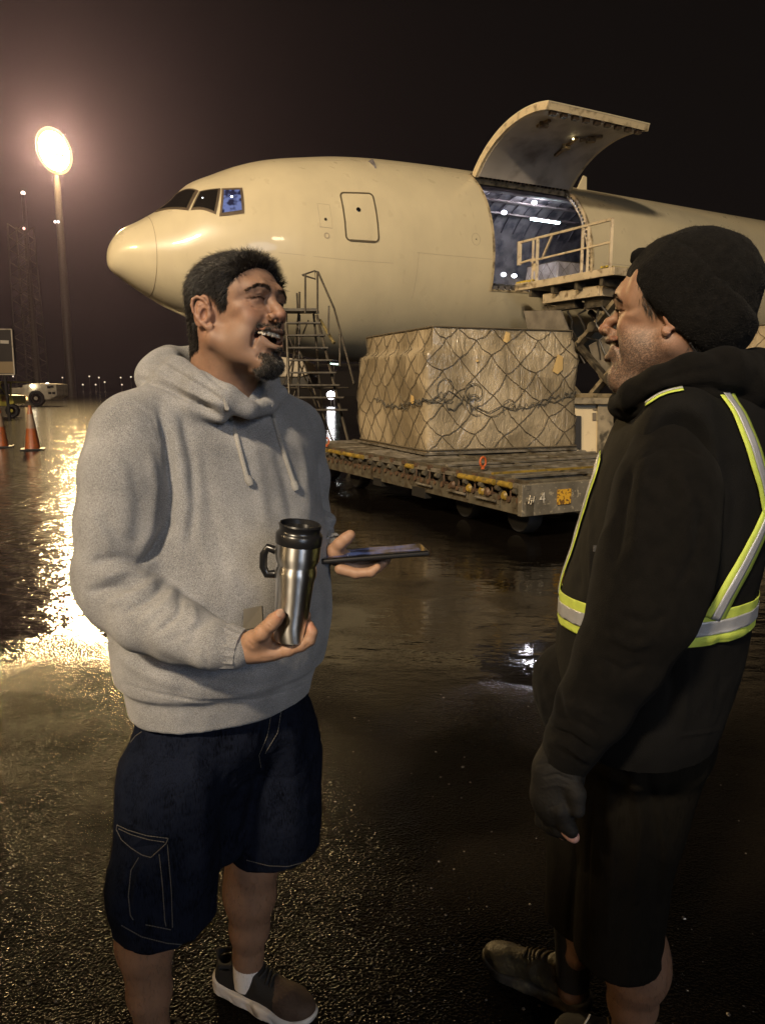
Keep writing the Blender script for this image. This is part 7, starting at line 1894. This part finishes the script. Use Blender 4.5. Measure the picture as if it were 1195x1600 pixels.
def bfl_post(V, F_):
    N_ = vnormals(V, F_); V = V+N_*((.0055*vnoise(V*[1, 1, .6], 9, 2, 21)+.0026*vnoise(V*[1, 1, .7], 24, 2, 22)+.004*crease(V, 10, 52, (1, 1, .6)))[:, None])
    return folds(V, F_, [([(985, 720), (970, 800), (958, 880)], 9, -.006), ([(1060, 720), (1075, 800), (1060, 880)], 14, .004), ([(1010, 700), (1000, 790), (990, 880)], 12, .005), ([(1095, 800), (1090, 860), (1060, 920)], 8, -.005),
        ([(1000, 720), (1030, 700), (1070, 698), (1100, 715)], 2.2, -.003), ([(960, 960), (1010, 975), (1040, 960)], 7, -.005), ([(945, 990), (990, 1010), (1020, 1000)], 7, .005), ([(940, 1030), (975, 1050), (1005, 1040)], 6, -.005),
        ([(860, 1140), (890, 1150), (925, 1175)], 4, -.007), ([(862, 1155), (890, 1166), (920, 1190)], 4, .007), ([(870, 1120), (900, 1128), (935, 1150)], 5, -.006), ([(880, 1100), (915, 1108), (948, 1130)], 6, .006), ([(858, 1168), (885, 1180), (915, 1200)], 3, -.006),
        ([(985, 640), (1040, 612), (1110, 605), (1170, 620)], 6, -.008), ([(1000, 605), (1060, 585), (1120, 575)], 5, -.004), ([(960, 640), (975, 650), (1000, 640)], 4, -.004), ([(845, 1050), (870, 1080), (880, 1120)], 6, -.005), ([(835, 1080), (850, 1120), (880, 1135)], 5, .004)])
hoodie2 = sculpt_obj('hoodie', s, M_bfl, man2, bfl_post, rel=2)
bpy.context.view_layer.update(); BV = bvh(vest)
# reflective strips
M_lime = mat('lime_fabric', (.46, .56, .085), .6, bump=.0008, bscale=900, var=.12, vscale=40)
M_silv = mat('silver_reflective', (.42, .43, .46), .35, .35, bump=.0006, bscale=1200, var=.10, vscale=30)
def slab(z0, z1, off, name, matl, par, tilt=0.):
    bm = bmesh.new(); bm.from_mesh(vest.data)
    for z, cl in ((z1, True), (z0, False)):
        bmesh.ops.bisect_plane(bm, geom=bm.verts[:]+bm.edges[:]+bm.faces[:], plane_co=(.32, 1.36, z), plane_no=Vector((-.047, .105, 1)).normalized(), clear_outer=cl, clear_inner=not cl)
    bm.normal_update()
    # drop inner walls of the arm opening
    for v in bm.verts: v.co += v.normal*off
    me = bpy.data.meshes.new(name); bm.to_mesh(me); bm.free(); me.materials.clear()
    o = link(name, me, None, matl, True); sub(o, par)
    md = o.modifiers.new('thick', 'SOLIDIFY'); md.thickness = .0012; md.offset = 1; return o
ZB = 1.098
st = slab(ZB-.029, ZB+.029, .0022, 'reflective_strip', M_lime, vest)
slab(ZB-.0125, ZB+.0125, .0042, 'reflective_strip', M_silv, vest)
def strap(pts, w=.050, ws=.023, near=True):
    C = []
    for i in range(len(pts)-1):
        for k in range(8): C.append(tuple(np.array(pts[i])*(1-k/8)+np.array(pts[i+1])*k/8))
    C.append(pts[-1]); Q = []
    for q in C:
        d = ray(q[0], q[1]); p, n, _, _ = BV.ray_cast(EYEV, d)
        g = at(q[0], q[1], q[2])
        if p is None: p, n, _, _ = BV.find_nearest(g)
        if n.dot(d) > 0 and False: n = -n
        Q.append([p.copy(), n.copy()])
    for _ in range(6):
        Q = [Q[0]]+[[(Q[i-1][0]+Q[i][0]*2+Q[i+1][0])/4, (Q[i-1][1]+Q[i][1]*2+Q[i+1][1]).normalized()] for i in range(1, len(Q)-1)]+[Q[-1]]
    for (wd, off, mt, nm) in ((w, .0040, M_lime, 'reflective_strip'), (ws, .0056, M_silv, 'reflective_strip')):
        m = MB(); vs = []; K = 5
        for i, (p, n) in enumerate(Q):
            t = (Q[min(i+1, len(Q)-1)][0]-Q[max(i-1, 0)][0]).normalized(); sd = t.cross(n).normalized()
            for k in range(K):
                x = p+sd*wd*(k/(K-1)-.5); a, nn_, _, _ = BV.find_nearest(x); vs.append(a+(nn_ if nn_.dot(n) > 0 else n)*off)
        m.add(vs, [(i*K+k, i*K+k+1, (i+1)*K+k+1, (i+1)*K+k) for i in range(len(Q)-1) for k in range(K-1)])
        o = sub(m.build(nm, mt, None, smooth=True), vest); md = o.modifiers.new('thick', 'SOLIDIFY'); md.thickness = .0012; md.offset = 0
strap([(1122, 608, 1.22), (1150, 645, 1.20), (1172, 695, 1.22), (1188, 750, 1.27), (1198, 800, 1.33), (1200, 840, 1.38)], .040, .018)
strap([(1215, 740, 1.42), (1204, 780, 1.34), (1185, 830, 1.28), (1160, 880, 1.24), (1135, 925, 1.21), (1113, 966, 1.18)], .042, .018)
strap([(940, 712, 1.27), (922, 745, 1.29), (907, 775, 1.30), (895, 815, 1.32), (880, 865, 1.33), (872, 895, 1.34), (866, 925, 1.345)], .036, .016)
strap([(1066, 610, 1.19), (1046, 614, 1.19), (1030, 620, 1.195), (1012, 632, 1.20)], .013, .004)
# zip pull
m = MB(); m.box(at(929, 857, 1.18), (.0025, .002, .005)); sub(m.build('zip_pull', mat('zip_metal', (.6, .6, .65), .2, .9), None), vest)

# glove and the bare fingertip
M_glove = mat('black_leather_glove', (.0075, .007, .0065), .75, bump=.0014, bscale=160, spec=.25, var=.3, vscale=20)
s = Sculpt((.14, 1.0, .76), (.36, 1.26, 1.02), .0024)
s.chain([pt(884, 1172, 1.13), pt(872, 1205, 1.13), pt(868, 1240, 1.13)], [.039, .041, .042], .01)
s.ell(pt(866, 1250, 1.13), (.030, .044, .042), .02)
for (x0, y0, x1, y1, x2, y2, Y) in ((848, 1262, 848, 1284, 860, 1296, 1.16), (856, 1268, 860, 1290, 873, 1300, 1.135), (866, 1270, 872, 1293, 884, 1302, 1.11), (876, 1266, 884, 1288, 892, 1298, 1.09)):
    s.chain([pt(x0, y0, Y), pt(x1, y1, Y), pt(x2, y2, Y-.005)], [.0145, .0135, .0115], .005)
s.chain([pt(888, 1215, 1.10), pt(900, 1240, 1.085), pt(902, 1266, 1.08)], [.0165, .0140, .0120], .008)
V, F_ = s.mesh(); V = relax(V, F_, 2); V = folds(V, F_, [([(845, 1215), (870, 1210), (900, 1222)], 2.5, -.0022), ([(840, 1232), (870, 1226), (900, 1236)], 2, .0015), ([(838, 1195), (868, 1190), (900, 1202)], 2.5, -.002), ([(855, 1262), (875, 1258)], 2, -.0015), ([(875, 1235), (876, 1262)], 1.5, -.0012)])
gl = link('glove', np_mesh('glove', V, F_), None, M_glove); world_parent(gl, man2)
s = Sculpt((.20, 1.03, .74), (.34, 1.20, .86), .0018)
s.chain([pt(884, 1297, 1.10), pt(892, 1304, 1.093), pt(896, 1308, 1.09)], [.0105, .0102, .0092], .004); s.chain([pt(872, 1297, 1.12), pt(880, 1304, 1.118)], [.010, .009], .004)
V, F_ = s.mesh(); ftip = link('finger', np_mesh('finger', V, F_, np.tile([.42, .24, .20], (len(V), 1))), None, M_skin2)

# shorts
M_cord2 = bpy.data.materials.new('dark_corduroy'); M_cord2.use_nodes = True; denim_nodes(M_cord2, (.0042, .0036, .0027), (.0074, .0064, .0048), 420)
s = Sculpt((.16, 1.10, .26), (.80, 1.78, 1.00), .0048)
def sz(z, px, Y, a, b, an=A2): return (z, X_at(px, z, Y), Y, a, b, R(an))
zn2, zf2 = .325, .300
nl_ = [sz(zn2, 963, 1.385, .098, .086), sz(.50, 974, 1.385, .102, .092), sz(.66, 988, 1.37, .108, .108), sz(.80, 1002, 1.37, .118, .125), sz(.97, 1010, 1.36, .12, .13)]
fl_ = [sz(zf2, 905, 1.525, .090, .078), sz(.50, 915, 1.52, .096, .088), sz(.66, 940, 1.50, .102, .105), sz(.80, 975, 1.47, .11, .12), sz(.97, 1000, 1.42, .11, .12)]
s.loft(nl_, 0); s.loft(fl_, .015)
s.loft([sz(.72, 990, 1.42, .11, .10), sz(.80, 1000, 1.40, .185, .140), sz(.98, 1000, 1.37, .19, .140)], .03)
for sc_ in (nl_, fl_):
    s.loft([(sc_[0][0]-.03, sc_[0][1], sc_[0][2], sc_[0][3]-.006, sc_[0][4]-.006, sc_[0][5]), (sc_[0][0]+.06, sc_[0][1], sc_[0][2], sc_[0][3]-.008, sc_[0][4]-.008, sc_[0][5])], .004, 'sub')
def cord_post(V, F_):
    N_ = vnormals(V, F_); V = V+N_*((.0055*vnoise(V*[1, 1, .3], 12, 2, 31)+.002*vnoise(V*[1, 1, .4], 30, 2, 32)+.005*crease(V, 11, 51, (1, 1, .25)))[:, None])
    return folds(V, F_, [([(925, 1240), (918, 1350), (915, 1500)], 2.2, -.004), ([(900, 1330), (893, 1400), (886, 1480)], 5, -.010), ([(985, 1180), (1000, 1290), (990, 1400)], 9, .006), ([(1010, 1200), (1030, 1330), (1025, 1450)], 8, -.006), ([(950, 1200), (955, 1330), (950, 1480)], 9, .004), ([(1060, 1170), (1040, 1260), (1050, 1330)], 10, -.005)])
shorts2 = sculpt_obj('shorts', s, M_cord2, man2, cord_post, rel=2)
# legs
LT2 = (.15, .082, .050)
kn2 = Vector((X_at(972, .42, 1.385), 1.385, .44)); ca2 = Vector((X_at(993, .27, 1.39), 1.40, .27)); an2 = Vector((X_at(985, .10, 1.42), 1.42, .10))
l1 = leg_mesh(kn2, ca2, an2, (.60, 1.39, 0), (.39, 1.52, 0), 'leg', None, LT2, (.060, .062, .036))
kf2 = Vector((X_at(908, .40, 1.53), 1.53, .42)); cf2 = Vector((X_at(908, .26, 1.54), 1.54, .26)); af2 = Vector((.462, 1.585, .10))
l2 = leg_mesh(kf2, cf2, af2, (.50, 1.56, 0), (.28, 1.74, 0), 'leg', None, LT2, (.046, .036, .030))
trunk2 = inner_body([([pt(1060, 620, 1.30), pt(1070, 690, 1.31), pt(1045, 850, 1.31), pt(1015, 1000, 1.33), pt(1000, 1120, 1.37)], [.05, .09, .12, .12, .11]),
    ([pt(1068, 680, 1.30), pt(1046, 715, 1.14), pt(1031, 840, 1.09), pt(1003, 950, 1.065), pt(925, 1105, 1.10), pt(876, 1200, 1.13), pt(868, 1250, 1.13), pt(876, 1285, 1.12), pt(884, 1297, 1.10)], [.06, .045, .048, .042, .034, .026, .024, .009, .008]),
    ([pt(1075, 680, 1.32), pt(1078, 700, 1.48), pt(1040, 800, 1.55), pt(1000, 900, 1.58), pt(960, 980, 1.58)], [.06, .045, .045, .038, .025]),
    ([pt(1010, 1130, 1.36), pt(985, 1300, 1.37), tuple(kn2)], [.09, .075, .058]), ([pt(985, 1130, 1.44), pt(935, 1300, 1.50), tuple(kf2)], [.09, .070, .055])], TONE2, (.12, .98, .38), (.80, 1.72, 1.60))
join_into(head2, [trunk2, l1, l2, ftip])
leg_hair(man2)
M_boot = mat('muddy_brown_leather', (.045, .034, .017), .55, bump=.002, bscale=120, var=.5, vscale=30, dirt=((.10, .08, .035), 40, .52, .68))
M_bsole = mat('dark_rubber_sole', (.03, .026, .02), .6, dirt=((.12, .10, .06), 30, .5, .65))
shoe(man2, (.505, 1.560, 0), (.275, 1.745, 0), 'work_boot', upm=M_boot, toem=M_boot, solem=M_bsole, boot=True, tops=.11)
shoe(man2, (.665, 1.365, 0), (.430, 1.500, 0), 'work_boot', upm=M_knit, toem=M_knit, solem=M_bsole, boot=True, tops=.11)
m = MB(); m.tube([(.470, 1.462, .098), (.455, 1.450, .085), (.446, 1.43, .05), (.442, 1.41, .012), (.438, 1.39, .004)], .0022, 6); world_parent(m.build('loose_lace', mat('pale_lace', (.45, .40, .32), .8), None, smooth=True), man2)
for c_ in (an2, af2):
    up_ = .04 if c_ is an2 else .24
    m = MB(); m.lathe([(.040, -.03), (.042, .03), (.062 if up_ > .1 else .041, up_), (.058 if up_ > .1 else .036, up_+.002)], c_, (0, 0, 1), 28); world_parent(m.build('sock', M_knit, None, smooth=True), man2)
# ------------------------------------------------------------------ damp night air round the whole apron
hz = MB(); hz.box((0, 95, 23), (170, 130, 24.0)); haze = hz.build('haze', None); props(haze, kind='stuff')
hm = bpy.data.materials.new('damp_air'); hm.use_nodes = True; nt = hm.node_tree; nt.nodes.remove(nt.nodes['Principled BSDF'])
pv = nt.nodes.new('ShaderNodeVolumePrincipled'); pv.inputs['Color'].default_value = (.68, .56, .98, 1); pv.inputs['Density'].default_value = .00024; pv.inputs['Anisotropy'].default_value = .80
nt.links.new(pv.outputs[0], nt.nodes['Material Output'].inputs['Volume']); haze.data.materials.append(hm)
